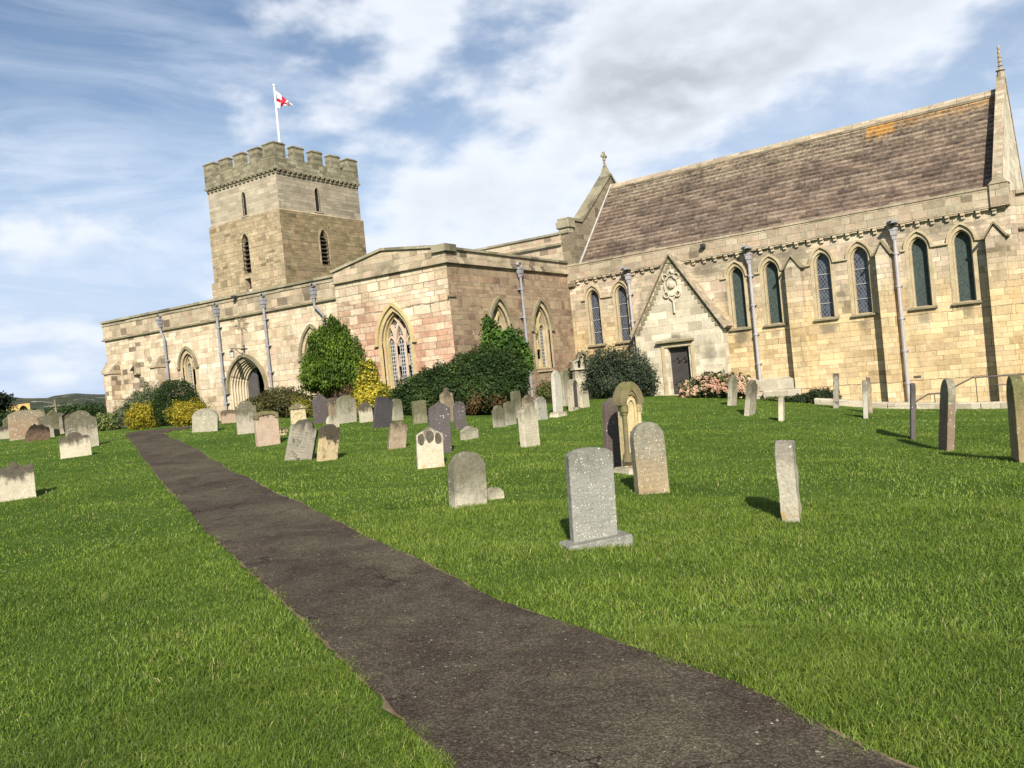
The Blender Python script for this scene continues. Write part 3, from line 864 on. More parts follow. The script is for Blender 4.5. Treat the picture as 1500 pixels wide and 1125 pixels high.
M['hole'] = trim_mat('soot dark hollow', (0.07, 0.06, 0.045), (0.14, 0.12, 0.09), 0.5, (0.04, 0.035, 0.03), scale=12)

# ------------------------------------------------------------ terrain
CP = np.array([(0.0, 0.0, 0.0), (3.0, 2.0, 0.0), (-4.0, 2.0, 0.0), (-10.0, 2.0, 0.05), (8.0, 4.0, -0.1), (-2.0, -6.0, 0.05), (6.0, -6.0, 0.0), (-3.824, 7.035, 0.0), (-6.012, 8.0, 0.1), (-22.752, 16.798, 0.75), (-9.284, 14.819, 0.113), (-13.458, 23.081, 0.129), (-1.756, 16.849, -0.539), (-6.218, 29.338, -0.564), (-4.335, 23.882, -0.483), (-2.423, 18.206, -0.433), (-0.538, 13.826, -0.331), (-6.117, 22.247, -0.283), (-7.371, 23.58, -0.173), (-9.016, 27.045, -0.082), (-2.417, 8.786, -0.15), (-30.37, 19.595, 0.788), (-40.0, 24.0, 0.85), (-30.0, 24.0, 0.8), (-24.0, 24.0, 0.72), (-18.1, 24.0, 0.5), (-18.1, 33.0, 0.2), (-13.4, 33.0, 0.08), (-4.5, 32.3, -0.93), (0.0, 32.0, -1.05), (6.0, 32.0, -1.2), (-48.0, 22.0, 0.9), (-48.0, 10.0, 0.8), (-30.0, 8.0, 0.6), (12.0, 15.0, -0.9), (14.0, 5.0, -0.4), (-20.0, -5.0, 0.3), (-60.0, 30.0, 0.9)])


def _tps():
    n = len(CP)
    d = np.hypot(CP[:, None, 0] - CP[None, :, 0], CP[:, None, 1] - CP[None, :, 1])
    K = np.where(d > 0, d * d * np.log(d + 1e-9), 0) + 3.0 * np.eye(n)
    P = np.c_[np.ones(n), CP[:, :2]]
    S = np.block([[K, P], [P.T, np.zeros((3, 3))]])
    return np.linalg.solve(S, np.r_[CP[:, 2], 0, 0, 0])


_W = _tps()


def gzv(x, y):
    x = np.asarray(x, float)
    y = np.asarray(y, float)
    out = np.zeros_like(x)
    for a in range(0, x.size, 40000):
        xs = x.ravel()[a:a + 40000]
        ys = y.ravel()[a:a + 40000]
        r = np.hypot(np.maximum(np.minimum(xs, 18), -62)[:, None] - CP[:, 0], np.maximum(np.minimum(ys, 44), -9)[:, None] - CP[:, 1])
        k = np.where(r > 0, r * r * np.log(r + 1e-9), 0)
        xc = np.clip(xs, -62, 18)
        yc = np.clip(ys, -9, 44)
        z = k @ _W[:-3] + _W[-3] + _W[-2] * xc + _W[-1] * yc
        dd = np.hypot(xs + 18, ys - 18)
        t = np.clip((dd - 48) / 60.0, 0, 1)
        t = t * t * (3 - 2 * t)
        z = z * (1 - t) + (-3.0) * t
        z += 0.020 * np.sin(xs * 1.3 + ys * 0.7 + 1.0 * np.sin(ys * 0.9)) * np.cos(ys * 1.1 - xs * 0.5) + 0.022 * np.sin(xs * 0.55 - ys * 0.8) * np.sin(ys * 1.9 + 0.8 * np.sin(xs * 1.1))
        out.ravel()[a:a + 40000] = z
    return out


def gz(x, y):
    return float(gzv(np.array([x]), np.array([y]))[0])


def axis(lo, hi, fine_lo, fine_hi, step, grow=1.22):
    a = list(np.arange(fine_lo, fine_hi + 1e-6, step))
    s = step
    while a[-1] < hi:
        s *= grow
        a.append(a[-1] + s)
    s = step
    while a[0] > lo:
        s *= grow
        a.insert(0, a[0] - s)
    return np.array(a)


gx = axis(-6000, 6000, -50, 16, 0.35)
gy = axis(-6000, 6000, -4, 42, 0.35)
X, Y = np.meshgrid(gx, gy)
Z = gzv(X, Y)
nx_, ny_ = len(gx), len(gy)
idx = np.arange(nx_ * ny_).reshape(ny_, nx_)
quads = np.stack([idx[:-1, :-1], idx[:-1, 1:], idx[1:, 1:], idx[1:, :-1]], -1).reshape(-1)
np_mesh('ground', np.stack([X, Y, Z], -1).reshape(-1, 3), 4, quads, M['ground'], smooth=True, kind='structure')

# path between two edge lines
LE = [(6.5, -1.9), (4.0, -0.75), (1.6, 0.5), (-0.6, 1.75), (-2.23, 2.67), (-3.3, 3.27), (-4.79, 4.11), (-5.51, 4.52), (-6.38, 5.0), (-7.89, 5.77), (-9.91, 6.94), (-12.76, 8.54), (-17.69, 11.34), (-28.21, 17.44), (-30.2, 18.8), (-31.3, 20.6)]
RE = [(7.6, -0.2), (5.0, 0.95), (2.6, 1.95), (0.9, 2.65), (-0.69, 3.43), (-1.0, 3.66), (-1.41, 3.91), (-1.88, 4.11), (-2.26, 4.29), (-2.88, 4.58), (-3.72, 4.98), (-4.16, 5.22), (-5.1, 5.75), (-5.87, 6.13), (-6.98, 6.78), (-7.74, 7.16), (-10.23, 8.58), (-12.34, 9.68), (-17.12, 12.45), (-24.78, 16.66), (-26.4, 18.2), (-27.6, 20.4)]


def resample(pts, n):
    P = np.array(pts, float)
    s = np.r_[0, np.cumsum(np.hypot(*np.diff(P, axis=0).T))]
    t = np.linspace(0, 1, n) ** 1.35 * s[-1]
    return np.stack([np.interp(t, s, P[:, 0]), np.interp(t, s, P[:, 1])], -1)


def strip_mesh(name, wl, wr, dz, mat, n=420, m=14, jag=0.03, seed=0, **kw):
    L = resample(LE, n)
    R = resample(RE, n)
    D = (R - L) / np.linalg.norm(R - L, axis=1)[:, None]
    r = np.random.default_rng(seed)
    def jitter():
        a = np.convolve(r.normal(0, 1, n + 12), np.ones(13) / 13, 'valid') * 2.2
        return (a * 0.45 + r.normal(0, 0.45, n)) * jag
    L = L - D * (wl + jitter())[:, None]
    R = R + D * (wr + jitter())[:, None]
    t = np.linspace(0, 1, m)
    V = L[:, None, :] * (1 - t)[None, :, None] + R[:, None, :] * t[None, :, None]
    z = gzv(V[..., 0], V[..., 1]) + dz
    sag = 0.006 * np.sin(V[..., 0] * 5 + 3 * np.sin(V[..., 1] * 4)) if dz > 0.01 else 0
    V3 = np.concatenate([V, (z + sag)[..., None]], -1)
    ii = np.arange(n * m).reshape(n, m)
    q = np.stack([ii[:-1, :-1], ii[:-1, 1:], ii[1:, 1:], ii[1:, :-1]], -1).reshape(-1)
    return np_mesh(name, V3.reshape(-1, 3), 4, q, mat, smooth=True, **kw)


strip_mesh('path_edge_soil', 0.0, 0.03, 0.010, M['soil'], m=8, jag=0.03, seed=3, kind='structure')
strip_mesh('path', -0.01, -0.01, 0.022, M['asphalt'], jag=0.022, seed=5, kind='structure')
PATH_L = resample(LE, 300)
PATH_R = resample(RE, 300)
PATH_POLY = np.vstack([PATH_L, PATH_R[::-1]])


def in_path(x, y, shrink=0.0):
    """vectorised even-odd test"""
    ins = np.zeros(x.shape, bool)
    P = PATH_POLY
    j = len(P) - 1
    for i in range(len(P)):
        xi, yi = P[i]
        xj, yj = P[j]
        if yi != yj:
            c = ((yi > y) != (yj > y)) & (x < (xj - xi) * (y - yi) / (yj - yi) + xi)
            ins ^= c
        j = i
    return ins


# ------------------------------------------------------------ the church
E_ = Vector((0.997794, -0.066379, 0))
N_ = Vector((0.066379, 0.997794, 0))
P0 = Vector((-13.371538, 33.042134, 0))
TX = -18.11


def FC(u, d, z):
    return P0 + E_ * u - N_ * d + Vector((0, 0, z))


def FA(u, d, z):
    return Vector((u, 24.55 - d, z))


def FS(u, d, z):
    return Vector((u, 24.23 - d, z))


def FE(u, d, z):
    return Vector((TX + d, u, z))


def FTS(u, d, z):
    return Vector((u, 34.0 - d, z))


def FTE(u, d, z):
    return Vector((-37.13 + d, u, z))


def FNV(u, d, z):
    return Vector((u, 33.2 - d, z))


def off(F, du=0, dd=0, dz=0):
    return lambda u, d, z: F(u + du, d + dd, z + dz)


def arch(cx, w, z0, zs, za, n=12):
    """closed loop, counter-clockwise seen from outside, of a pointed opening"""
    h = za - zs
    c = (h * h - w * w / 4) / w
    R = w / 2 + c
    a1 = math.atan2(h, c)
    pts = [(cx - w / 2, z0), (cx + w / 2, z0)]
    for k in range(n + 1):
        a = a1 * k / n
        pts.append((cx - c + R * math.cos(a), zs + R * math.sin(a)))
    for k in range(1, n + 1):
        a = a1 * (1 - k / n)
        pts.append((cx + c - R * math.cos(a), zs + R * math.sin(a)))
    return pts


def arch_open(cx, w, zs, za, n=12):
    """open line left spring - apex - right spring"""
    p = arch(cx, w, zs, zs, za, n)[2:]
    return p[::-1]


def loop3(F, loop, d):
    return [F(p[0], d, p[1]) for p in loop]


def wall(b, F, outline, holes=(), thick=0.8, m=0, skip=()):
    """front with openings, reveals, blind back and edges"""
    b.poly(loop3(F, outline, 0), m=m, holes=[loop3(F, h[0], 0) for h in holes])
    for h, dep in holes:
        n = len(h)
        for k in range(n):
            p, q = h[k], h[(k + 1) % n]
            b.face([F(p[0], 0, p[1]), F(q[0], 0, q[1]), F(q[0], -dep, q[1]), F(p[0], -dep, p[1])], m=m)
    n = len(outline)
    for k in range(n):
        if k in skip:
            continue
        p, q = outline[k], outline[(k + 1) % n]
        b.face([F(q[0], 0, q[1]), F(p[0], 0, p[1]), F(p[0], -thick, p[1]), F(q[0], -thick, q[1])], m=m)
    b.poly([F(p[0], -thick, p[1]) for p in outline[::-1]], m=m, holes=[loop3(F, h[0][::-1], -thick) for h in holes if h[1] >= thick > 0])


church = empty('parish_church', (-24, 33, 0), label='long medieval stone church with square battlemented tower, transept and steep-roofed chancel', cat='church')
CH = church.location.copy()


class Part(B):
    def put(self, name, mats, parent=None, **kw):
        """link under the church; geometry given in world metres"""
        o = self.build(name, mats, **kw)
        par = parent or church
        o.parent = par
        mw = Matrix.Translation(par.matrix_world.translation) if False else None
        # world position of parent: church at CH, parts under it at local 0 + their offset
        o.location = -CH if par is church else (0, 0, 0)
        return o


# --- chancel openings
CW = [(-3.56, 'glass_stain'), (-2.16, 'glass_stain'), (3.09, 'glass_mesh'), (4.48, 'glass_mesh'), (6.43, 'glass_stain'), (7.77, 'glass_stain'), (9.74, 'glass_mesh'), (11.10, 'glass_mesh')]
cwl = [(arch(c, 0.60, 2.58, 4.62, 5.04, 9), 0.26) for c, _ in CW]
b = Part()
wall(b, FC, [(-4.85, -1.6), (12.5, -1.6), (12.5, 5.62), (-4.85, 5.62)], cwl, thick=0.9)
b.put('chancel_wall', M['chancel'])
b = Part()
wall(b, off(FC, 0, -8.2 - 0.0), [(-4.85, -1.6), (12.5, -1.6), (12.5, 5.62), (-4.85, 5.62)], thick=-0.9)
b.put('chancel_rear_wall', M['chancel'])
b = Part()
b.box(FC, -4.85, 12.5, -0.42, 0.15, 5.56, 6.20)
b.put('chancel_parapet', M['chancel_para'], bevel=0.01)
b = Part()
b.box(FC, -4.85, 12.52, -0.46, 0.18, 6.203, 6.29)
b.put('chancel_parapet_coping', M['chancel_para'], bevel=0.015)

# corbels, one mesh shared
b = B()
b.box(lambda u, d, z: Vector((u, -d, z)), -0.07, 0.07, 0.0, 0.15, -0.09, 0.0)
b.box(lambda u, d, z: Vector((u, -d, z)), -0.06, 0.06, 0.0, 0.09, -0.20, -0.092)
b.box(lambda u, d, z: Vector((u, -d, z)), 0.075, 0.33, 0.0, 0.13, -0.045, 0.0)
corb = b.build('corbel', M['chancel'], bevel=0.008)
k = 0
u = -4.7
while u < 12.3:
    o = corb if k == 0 else copy_part(corb, church)
    o.parent = church
    p = FC(u, 0, 5.558)
    o.location = p - CH
    o.rotation_euler = (0, 0, math.atan2(E_.y, E_.x))
    u += 0.468
    k += 1


def hood(F, pts_list, w=0.09, d1=0.09, mat='trim', name='hood_mould', parent=None):
    b = Part()
    for pts in pts_list:
        b.ribbon(F, pts, w, -0.02, d1)
    return b.put(name, M[mat], parent=parent)


def lancet(F, cx, w, z0, zs, za, glassm, dep, surround='trim', sill=True, bars=0, sw=0.13):
    """window part: moulded surround > glass, sill, bars"""
    b = Part()
    lo = arch(cx, w, z0, zs, za, 9)
    outer = [lo[0]] + lo[:0]
    pts = [(cx - w / 2, z0)] + arch_open(cx, w, zs, za, 9) + [(cx + w / 2, z0)]
    b.ribbon(F, pts, sw, -0.05, 0.010, side=sw / 2)
    # chamfered inner order
    b.ribbon(F, pts, 0.05, -dep + 0.02, -0.09, side=-0.026)
    wn = b.put('window', M[surround])
    g = Part()
    g.poly(loop3(F, arch(cx, w + 0.02, z0 - 0.01, zs, za + 0.01, 9), -dep + 0.015))
    g.put('glass', M[glassm], parent=wn)
    if bars:
        for k in range(bars):
            s = Part()
            zz = z0 + (zs - z0 + 0.15) * (k + 1) / (bars + 1)
            s.box(F, cx - w / 2, cx + w / 2, -dep + 0.02, -dep + 0.045, zz - 0.012, zz + 0.012)
            s.put('glazing_bar', M['steel'], parent=wn)
    if sill:
        s = Part()
        s.box(F, cx - w / 2 - 0.16, cx + w / 2 + 0.16, -dep, 0.11, z0 - 0.10, z0 + 0.04, zt=z0 - 0.04)
        s.put('sill', M['trim_dark'], parent=wn, bevel=0.008)
    return wn


for c, gm in CW:
    lancet(FC, c, 0.60, 2.58, 4.62, 5.04, gm, 0.26, bars=3 if gm == 'glass_stain' else 0)

HZ = 4.62


def hd(c):
    return arch_open(c, 0.86, HZ, 5.24, 9)


BT = [(5.15, 5.72, 5.43), (8.40, 8.86, 8.65), (11.84, 12.40, 12.12)]
lines = [[(-4.15, HZ)] + hd(-3.56) + hd(-2.16),
         [(2.45, HZ)] + hd(3.09) + [(3.60, HZ)],
         [(3.88, HZ)] + hd(4.48) + [(5.06, HZ)],
         [(5.86, HZ)] + hd(6.43) + hd(7.77) + [(8.34, HZ)],
         [(9.17, HZ)] + hd(9.74) + hd(11.10) + [(11.74, HZ)]]
for _l in lines:
    hood(FC, [_l], w=0.075, d1=0.085, mat='trim')
for (l, r, a) in BT:
    b = Part()
    b.box(FC, l, r, -0.02, 0.40, -1.6, 4.55)
    # gabled cap
    b.prism([FC(l, 0.40, 4.551), FC(r, 0.40, 4.551), FC((l + r) / 2, 0.40, 4.98)], N_ * 0.42)
    bt = b.put('buttress', M['chancel'], bevel=0.01)
    c = Part()
    c.ribbon(FC, [(l - 0.12, 4.58), (l - 0.06, 4.58), ((l + r) / 2, 5.06), (r + 0.06, 4.58), (r + 0.12, 4.58)], 0.07, -0.02, 0.47)
    c.put('gablet_coping', M['trim_dark'], parent=bt)

# plinth stones at the wall foot
b = Part()
b.box(FC, 3.10, 5.12, -0.02, 0.30, -1.2, 0.50, zt=0.42)
b.box(FC, 3.95, 5.40, -0.02, 0.62, -1.2, 0.10, zt=0.02)
b.box(FC, 5.0, 6.3, -0.02, 0.75, -1.4, -0.28, zt=-0.36)
b.put('plinth', M['kerb'], bevel=0.03)
b = Part()
b.box(FC, 9.22, 9.46, -0.05, 0.004, 0.08, 0.17)
b.put('wall_vent', M['hole'])

# --- chancel roof in overlapping courses
ridge_z, eave_z, ridge_d, eave_d = 10.30, 6.12, -4.10, -0.40
NR = 22
b = Part()
for side in (0, 1):
    for k in range(NR):
        t0, t1 = k / NR, (k + 1) / NR
        da, db = eave_d + (ridge_d - eave_d) * t0, eave_d + (ridge_d - eave_d) * t1
        za, zb = eave_z + (ridge_z - eave_z) * t0, eave_z + (ridge_z - eave_z) * t1
        if side:
            da, db = 2 * ridge_d - da, 2 * ridge_d - db
        segs = 36
        for s in range(segs):
            u0 = -4.38 + (12.14 + 4.38) * s / segs
            u1 = -4.38 + (12.14 + 4.38) * (s + 1) / segs
            w0 = 0.012 * mnoise.noise((u0 * 1.7, k * 3.1, 0)) + 0.012 * math.sin(u0 * 0.5)
            w1 = 0.012 * mnoise.noise((u1 * 1.7, k * 3.1, 0)) + 0.012 * math.sin(u1 * 0.5)
            th = 0.06
            b.face([FC(u0, da, za + th + w0), FC(u1, da, za + th + w1), FC(u1, db, zb + 0.004 + w1), FC(u0, db, zb + 0.004 + w0)],
                   uv=[(u0, k + 0.01), (u1, k + 0.01), (u1, k + 0.99), (u0, k + 0.99)])
            b.face([FC(u0, da, za - 0.02), FC(u1, da, za - 0.02), FC(u1, da, za + th + w1), FC(u0, da, za + th + w0)],
                   uv=[(u0, k + 0.2), (u1, k + 0.2), (u1, k + 0.3), (u0, k + 0.3)])
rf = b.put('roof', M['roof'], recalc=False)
b = Part()
uu = -4.38
while uu < 12.1:
    u1 = min(uu + 0.95, 12.14)
    for sg in (1, -1):
        b.hexa([FC(uu, ridge_d, ridge_z + 0.02), FC(u1 - 0.012, ridge_d, ridge_z + 0.02), FC(u1 - 0.012, ridge_d + sg * 0.22, ridge_z - 0.20), FC(uu, ridge_d + sg * 0.22, ridge_z - 0.20),
                FC(uu, ridge_d, ridge_z + 0.13), FC(u1 - 0.012, ridge_d, ridge_z + 0.13), FC(u1 - 0.012, ridge_d + sg * 0.26, ridge_z - 0.12), FC(uu, ridge_d + sg * 0.26, ridge_z - 0.12)])
    uu = u1
b.put('ridge_stone', M['chancel_para'], parent=rf)
b = Part()
for (d0, z0, d1, z1) in ((-0.40, 6.16, -4.10, 10.36),):
    b.hexa([FC(-4.42, d0, z0), FC(-4.35, d0, z0), FC(-4.35, d1, z1), FC(-4.42, d1, z1),
            FC(-4.42, d0, z0 + 0.12), FC(-4.33, d0, z0 + 0.12), FC(-4.33, d1, z1 + 0.10), FC(-4.42, d1, z1 + 0.10)])
b.put('verge_flashing', M['lead_pale'], parent=rf)


# --- gables of the chancel, section plane across the ridge
def gable(u0, u1, prof, name, mat, cop=None, copm='mossy'):
    b = Part()
    b.prism([FC(u1, d, z) for d, z in prof], E_ * (u0 - u1))
    gb = b.put(name, M[mat])
    if cop:
        c = Part()
        F = lambda d, w, z: FC(w, d, z)
        for pts in cop:
            c.ribbon(lambda a, w, z: FC(w, a, z), pts, 0.13, u0 - (0.07 if u0 < 0 else 0.03), u1 + (0.07 if u0 < 0 else 0.03))
        c.put('gable_coping', M[copm], parent=gb)
    return gb


gable(-4.85, -4.40, [(0.12, 5.6), (0.12, 8.30), (-1.0, 8.30), (-4.10, 10.85), (-7.2, 8.30), (-8.3, 8.30), (-8.3, 5.6)][::-1], 'west_gable', 'gable_dark',
      cop=[[(0.20, 8.36), (-1.0, 8.36), (-4.1, 10.95), (-7.2, 8.36), (-8.4, 8.36)]])
b = Part()
b.box(FC, -4.98, -4.30, -0.30, 0.30, 7.95, 8.29)
b.box(FC, -4.93, -4.36, -0.20, 0.22, 7.70, 7.948)
b.put('kneeler', M['mossy'], bevel=0.04)
b = Part()
wall(b, off(FC, 0, 0.14), [(-4.9, 5.3), (-4.38, 5.3), (-4.38, 8.0), (-4.9, 8.0)], thick=0.4)
b.put('gable_pier', M['gable_dark'])


def cross_finial(c, z0):
    b = Part()
    F = lambda u, d, z: c + N_ * (-u) - E_ * 0 + E_ * d + Vector((0, 0, z))
    b.hexa([c + Vector((x * .24, y * .24, z0)) for x, y in ((-1, -1), (1, -1), (1, 1), (-1, 1))] + [c + Vector((x * .10, y * .10, z0 + .55)) for x, y in ((-1, -1), (1, -1), (1, 1), (-1, 1))])
    b.tube([c + Vector((0, 0, z0 + .55)), c + Vector((0, 0, z0 + .62)), c + Vector((0, 0, z0 + .66)), c + Vector((0, 0, z0 + 1.0))], [.10, .12, .06, .05], 8)
    zc = z0 + 1.12
    for a in range(4):
        an = a * math.pi / 2
        pts = []
        for (r, w) in ((0.02, .045), (0.10, .05), (.17, .085), (.20, .08), (.235, .03)):
            pts.append((r, w))
        P = [c + (N_ * math.cos(an)) * r + Vector((0, 0, zc + math.sin(an) * r)) for r, w in pts]
        b.tube(P, [w for r, w in pts], 8)
    ring = [c + N_ * (0.13 * math.cos(t)) + Vector((0, 0, zc + 0.13 * math.sin(t))) for t in np.linspace(0, 2 * math.pi, 17)]
    b.tube(ring, 0.028, 6, cap=False)
    return b.put('cross_finial', M['mossy'], smooth=False)


cross_finial(FC(-4.62, -4.1, 0), 10.75)
gable(12.19, 12.42, [(0.10, 5.6), (0.10, 6.35), (-4.10, 10.75), (-8.3, 6.35), (-8.3, 5.6)][::-1], 'east_gable', 'porch',
      cop=[[(0.05, 6.42), (-4.1, 10.85), (-8.25, 6.42)]], copm='chancel_para')
b = Part()
c = FC(12.31, -4.1, 0)
P = [(10.7, .17), (11.0, .11), (11.05, .17), (11.10, .12)]
z = 11.10
for k in range(5):
    P += [(z + .02, .055), (z + .09, .05 - k * .004), (z + .12, .095 - k * .012), (z + .15, .05)]
    z += .155
P += [(z + .05, .05), (z + .12, .005)]
b.tube([c + Vector((0, 0, p[0])) for p in P], [p[1] for p in P], 8)
b.put('crocketed_finial', M['chancel_para'])
b = Part()
b.box(FC, 12.06, 12.62, -0.35, 0.24, 5.56, 6.30)
b.prism([FC(12.02, 0.26, 6.301), FC(12.66, 0.26, 6.301), FC(12.34, 0.26, 6.62)], N_ * 0.55)
b.put('kneeler', M['chancel_para'], bevel=0.02)
b = Part()
wall(b, off(FC, 0, 0), [(12.501, -1.6), (12.75, -1.6), (12.75, 6.0), (12.501, 6.0)], thick=8.2)
wall(b, off(FC, 0, -0.22), [(12.751, -1.6), (16.8, -1.6), (16.8, 5.9), (12.751, 5.9)], thick=7.5)
b.put('sanctuary_wall', M['chancel'])
b = Part()
b.box(FC, 12.66, 16.85, -0.6, -0.12, 5.903, 6.05)
b.box(FC, 12.77, 16.85, -0.215, -0.12, 4.72, 4.82)
b.put('sanctuary_coping', M['aisle_para'], bevel=0.02)

# --- gabled doorcase (priest's door)
FP = off(FC, 0, 0.5)
dl, dr, dz0, dz1 = 0.05, 1.0, 0.13, 2.06
b = Part()
wall(b, FP, [(-1.38, -0.6), (2.52, -0.6), (2.52, 2.8), (0.55, 5.86), (-1.38, 2.8)],
     [([(dl, dz0), (dr, dz0), (dr, dz1), (dl, dz1)], 0.34)], thick=0.5)
pw = b.put('porch_wall', M['porch'])
b = Part()
b.ribbon(FC, [(-1.52, 2.72), (0.55, 5.95), (2.72, 2.66)], 0.14, 0.0, 0.66)
b.put('porch_coping', M['chancel_para'], parent=pw)
b = Part()
for k in range(15):
    t = (k + 0.8) / 15.5
    for sx, x0 in ((1, -1.38), (-1, 2.52)):
        uu = x0 + sx * (1.93 if sx > 0 else 1.97) * t
        zz = 2.8 + 3.06 * t
        w = 0.17
        a, c_ = (uu, uu + sx * w) if sx > 0 else (uu - w, uu)
        b.box(FP, a, c_, 0.0, 0.028, zz - 0.20, zz - 0.045)
b.prism([FP(0.37, 0.03, 5.56), FP(0.73, 0.03, 5.56), FP(0.55, 0.03, 5.85)], N_ * 0.03)
b.put('shaded_stepped_course', M['trim_dark'], parent=pw)  # dark stone puts the coping's shade and dirt into the step colour
b = Part()
b.ribbon(FP, [(dl - 0.19, dz0 - 0.1), (dl - 0.19, dz1 + 0.10), (dr + 0.17, dz1 + 0.10), (dr + 0.17, dz0 - 0.1)], 0.20, -0.02, 0.05)
b.ribbon(FP, [(dl - 0.05, dz0 - 0.1), (dl - 0.05, dz1 + 0.03), (dr + 0.04, dz1 + 0.03), (dr + 0.04, dz0 - 0.1)], 0.07, -0.20, -0.03)
b.box(FP, dl - 0.30, dr + 0.12, -0.3, 0.22, -0.3, dz0)
b.put('door_surround', M['trim'], parent=pw, bevel=0.01)
b = Part()
b.box(FP, -0.40, 1.28, -0.02, 0.20, dz1 + 0.22, dz1 + 0.34, zt=dz1 + 0.27)
b.put('drip_lintel', M['trim_dark'], parent=pw, bevel=0.01)
b = Part()
for k in range(6):
    w = (dr - dl) / 6
    b.box(FP, dl + k * w + 0.003, dl + (k + 1) * w - 0.003, -0.30, -0.24, dz0, dz1)
dd = b.put('door', M['wood_dark'], bevel=0.004)
b = Part()


def scroll(b, F, cx, cz, r, sx, sz, d=0.02, turns=1.2):
    pts = []
    for k in range(16):
        t = k / 15
        a = t * turns * 2 * math.pi * 0.8
        rr = r * (1 - 0.75 * t)
        pts.append(F(cx + sx * (math.cos(a) * rr - r), d, cz + sz * math.sin(a) * rr))
    b.tube(pts, 0.012, 5)


FD = off(FP, 0, -0.235)
for zh in (1.52, 0.55):
    b = Part()
    b.tube([FD(dl + 0.04, 0.012, zh), FD(dr - 0.1, 0.012, zh)], 0.014, 5)
    for cx in (0.42, 0.72):
        for sx in (1, -1):
            for sz in (1, -1):
                scroll(b, FD, cx + 0.13 * sx, zh + 0.0, 0.13, sx, sz, 0.014)
    b.put('hinge', M['iron'], parent=dd)
b = Part()
b.tube([FD(dr - 0.12, 0.03, 1.06 + 0.06 * math.sin(t)) + E_ * 0.05 * math.cos(t) for t in np.linspace(0, 6.28, 11)], 0.010, 5)
b.put('ring_handle', M['iron'], parent=dd)
# carved medallion
b = Part()
mc = (0.53, 4.63)
ring = [(mc[0] + 0.30 * math.sin(t), mc[1] + 0.40 * math.cos(t)) for t in np.linspace(0, 2 * math.pi, 29)]
b.ribbon(FP, ring, 0.07, -0.02, 0.07)
for sx in (1, -1):
    for sz in (1, -1):
        cc = (mc[0] + sx * 0.25, mc[1] + sz * 0.36)
        b.ribbon(FP, [(cc[0] + 0.12 * math.cos(t), cc[1] + 0.12 * math.sin(t)) for t in np.linspace(0, 2 * math.pi, 15)], 0.05, -0.02, 0.085)
b.ribbon(FP, [(mc[0] - 0.12, mc[1] + 0.47), (mc[0], mc[1] + 0.62), (mc[0] + 0.12, mc[1] + 0.47)], 0.06, -0.02, 0.09)
b.ribbon(FP, [(mc[0] - 0.12, mc[1] - 0.47), (mc[0], mc[1] - 0.62), (mc[0] + 0.12, mc[1] - 0.47)], 0.06, -0.02, 0.09)
b.tube([FP(mc[0], 0.0, mc[1]), FP(mc[0], 0.10, mc[1]), FP(mc[0], 0.13, mc[1])], [0.17, 0.13, 0.06], 9)
b.tube([FP(mc[0] + 0.03, 0.05, mc[1] - 0.6), FP(mc[0] + 0.03, 0.05, mc[1] - 1.15)], 0.05, 6)
md = b.put('carved_medallion', M['porch'])
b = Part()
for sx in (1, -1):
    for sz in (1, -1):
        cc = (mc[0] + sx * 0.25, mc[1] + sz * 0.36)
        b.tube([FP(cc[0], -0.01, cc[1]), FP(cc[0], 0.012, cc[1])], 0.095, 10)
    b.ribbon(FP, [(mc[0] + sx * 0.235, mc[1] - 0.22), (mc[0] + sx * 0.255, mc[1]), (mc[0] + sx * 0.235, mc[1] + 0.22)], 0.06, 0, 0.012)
b.put('hollow_shade', M['trim_dark'], parent=md)  # dark discs and strips laid on as the shade of carved hollows

# --- transept, south face
TSW = -20.84
ts_op = arch(TSW, 1.42, 1.45, 3.25, 4.45, 12)
b = Part()
wall(b, FS, [(-23.75, 0.0), (TX, 0.0), (TX, 5.93), (-23.75, 5.93)], [(ts_op, 0.42)], thick=0.5, skip=(1,))
b.put('transept_south_wall', M['transept'])
b = Part()
wall(b, off(FS, 0, 0.05), [(-23.75, 5.93), (TX + 0.05, 5.93), (TX + 0.05, 6.42), (-21.06, 6.80), (-23.75, 6.34)], thick=0.4, skip=(1,))
b.put('transept_south_parapet', M['aisle_para'])
b = Part()
b.ribbon(FS, [(-23.80, 6.38), (-21.06, 6.845), (TX + 0.12, 6.47)], 0.10, -0.40, 0.13)
b.box(FS, TX - 0.5, TX + 0.16, -0.5, 0.17, 6.30, 6.56)
b.put('transept_gable_coping', M['mossy'])
b = Part()
b.ribbon(FS, [(-23.75, 5.93), (TX + 0.13, 5.93)], 0.12, -0.02, 0.12)
b.ribbon(FE, [(24.23 - 0.13, 5.93), (33.3, 5.93)], 0.12, -0.02, 0.12)
b.put('transept_string_course', M['aisle_para'], bevel=0.01)


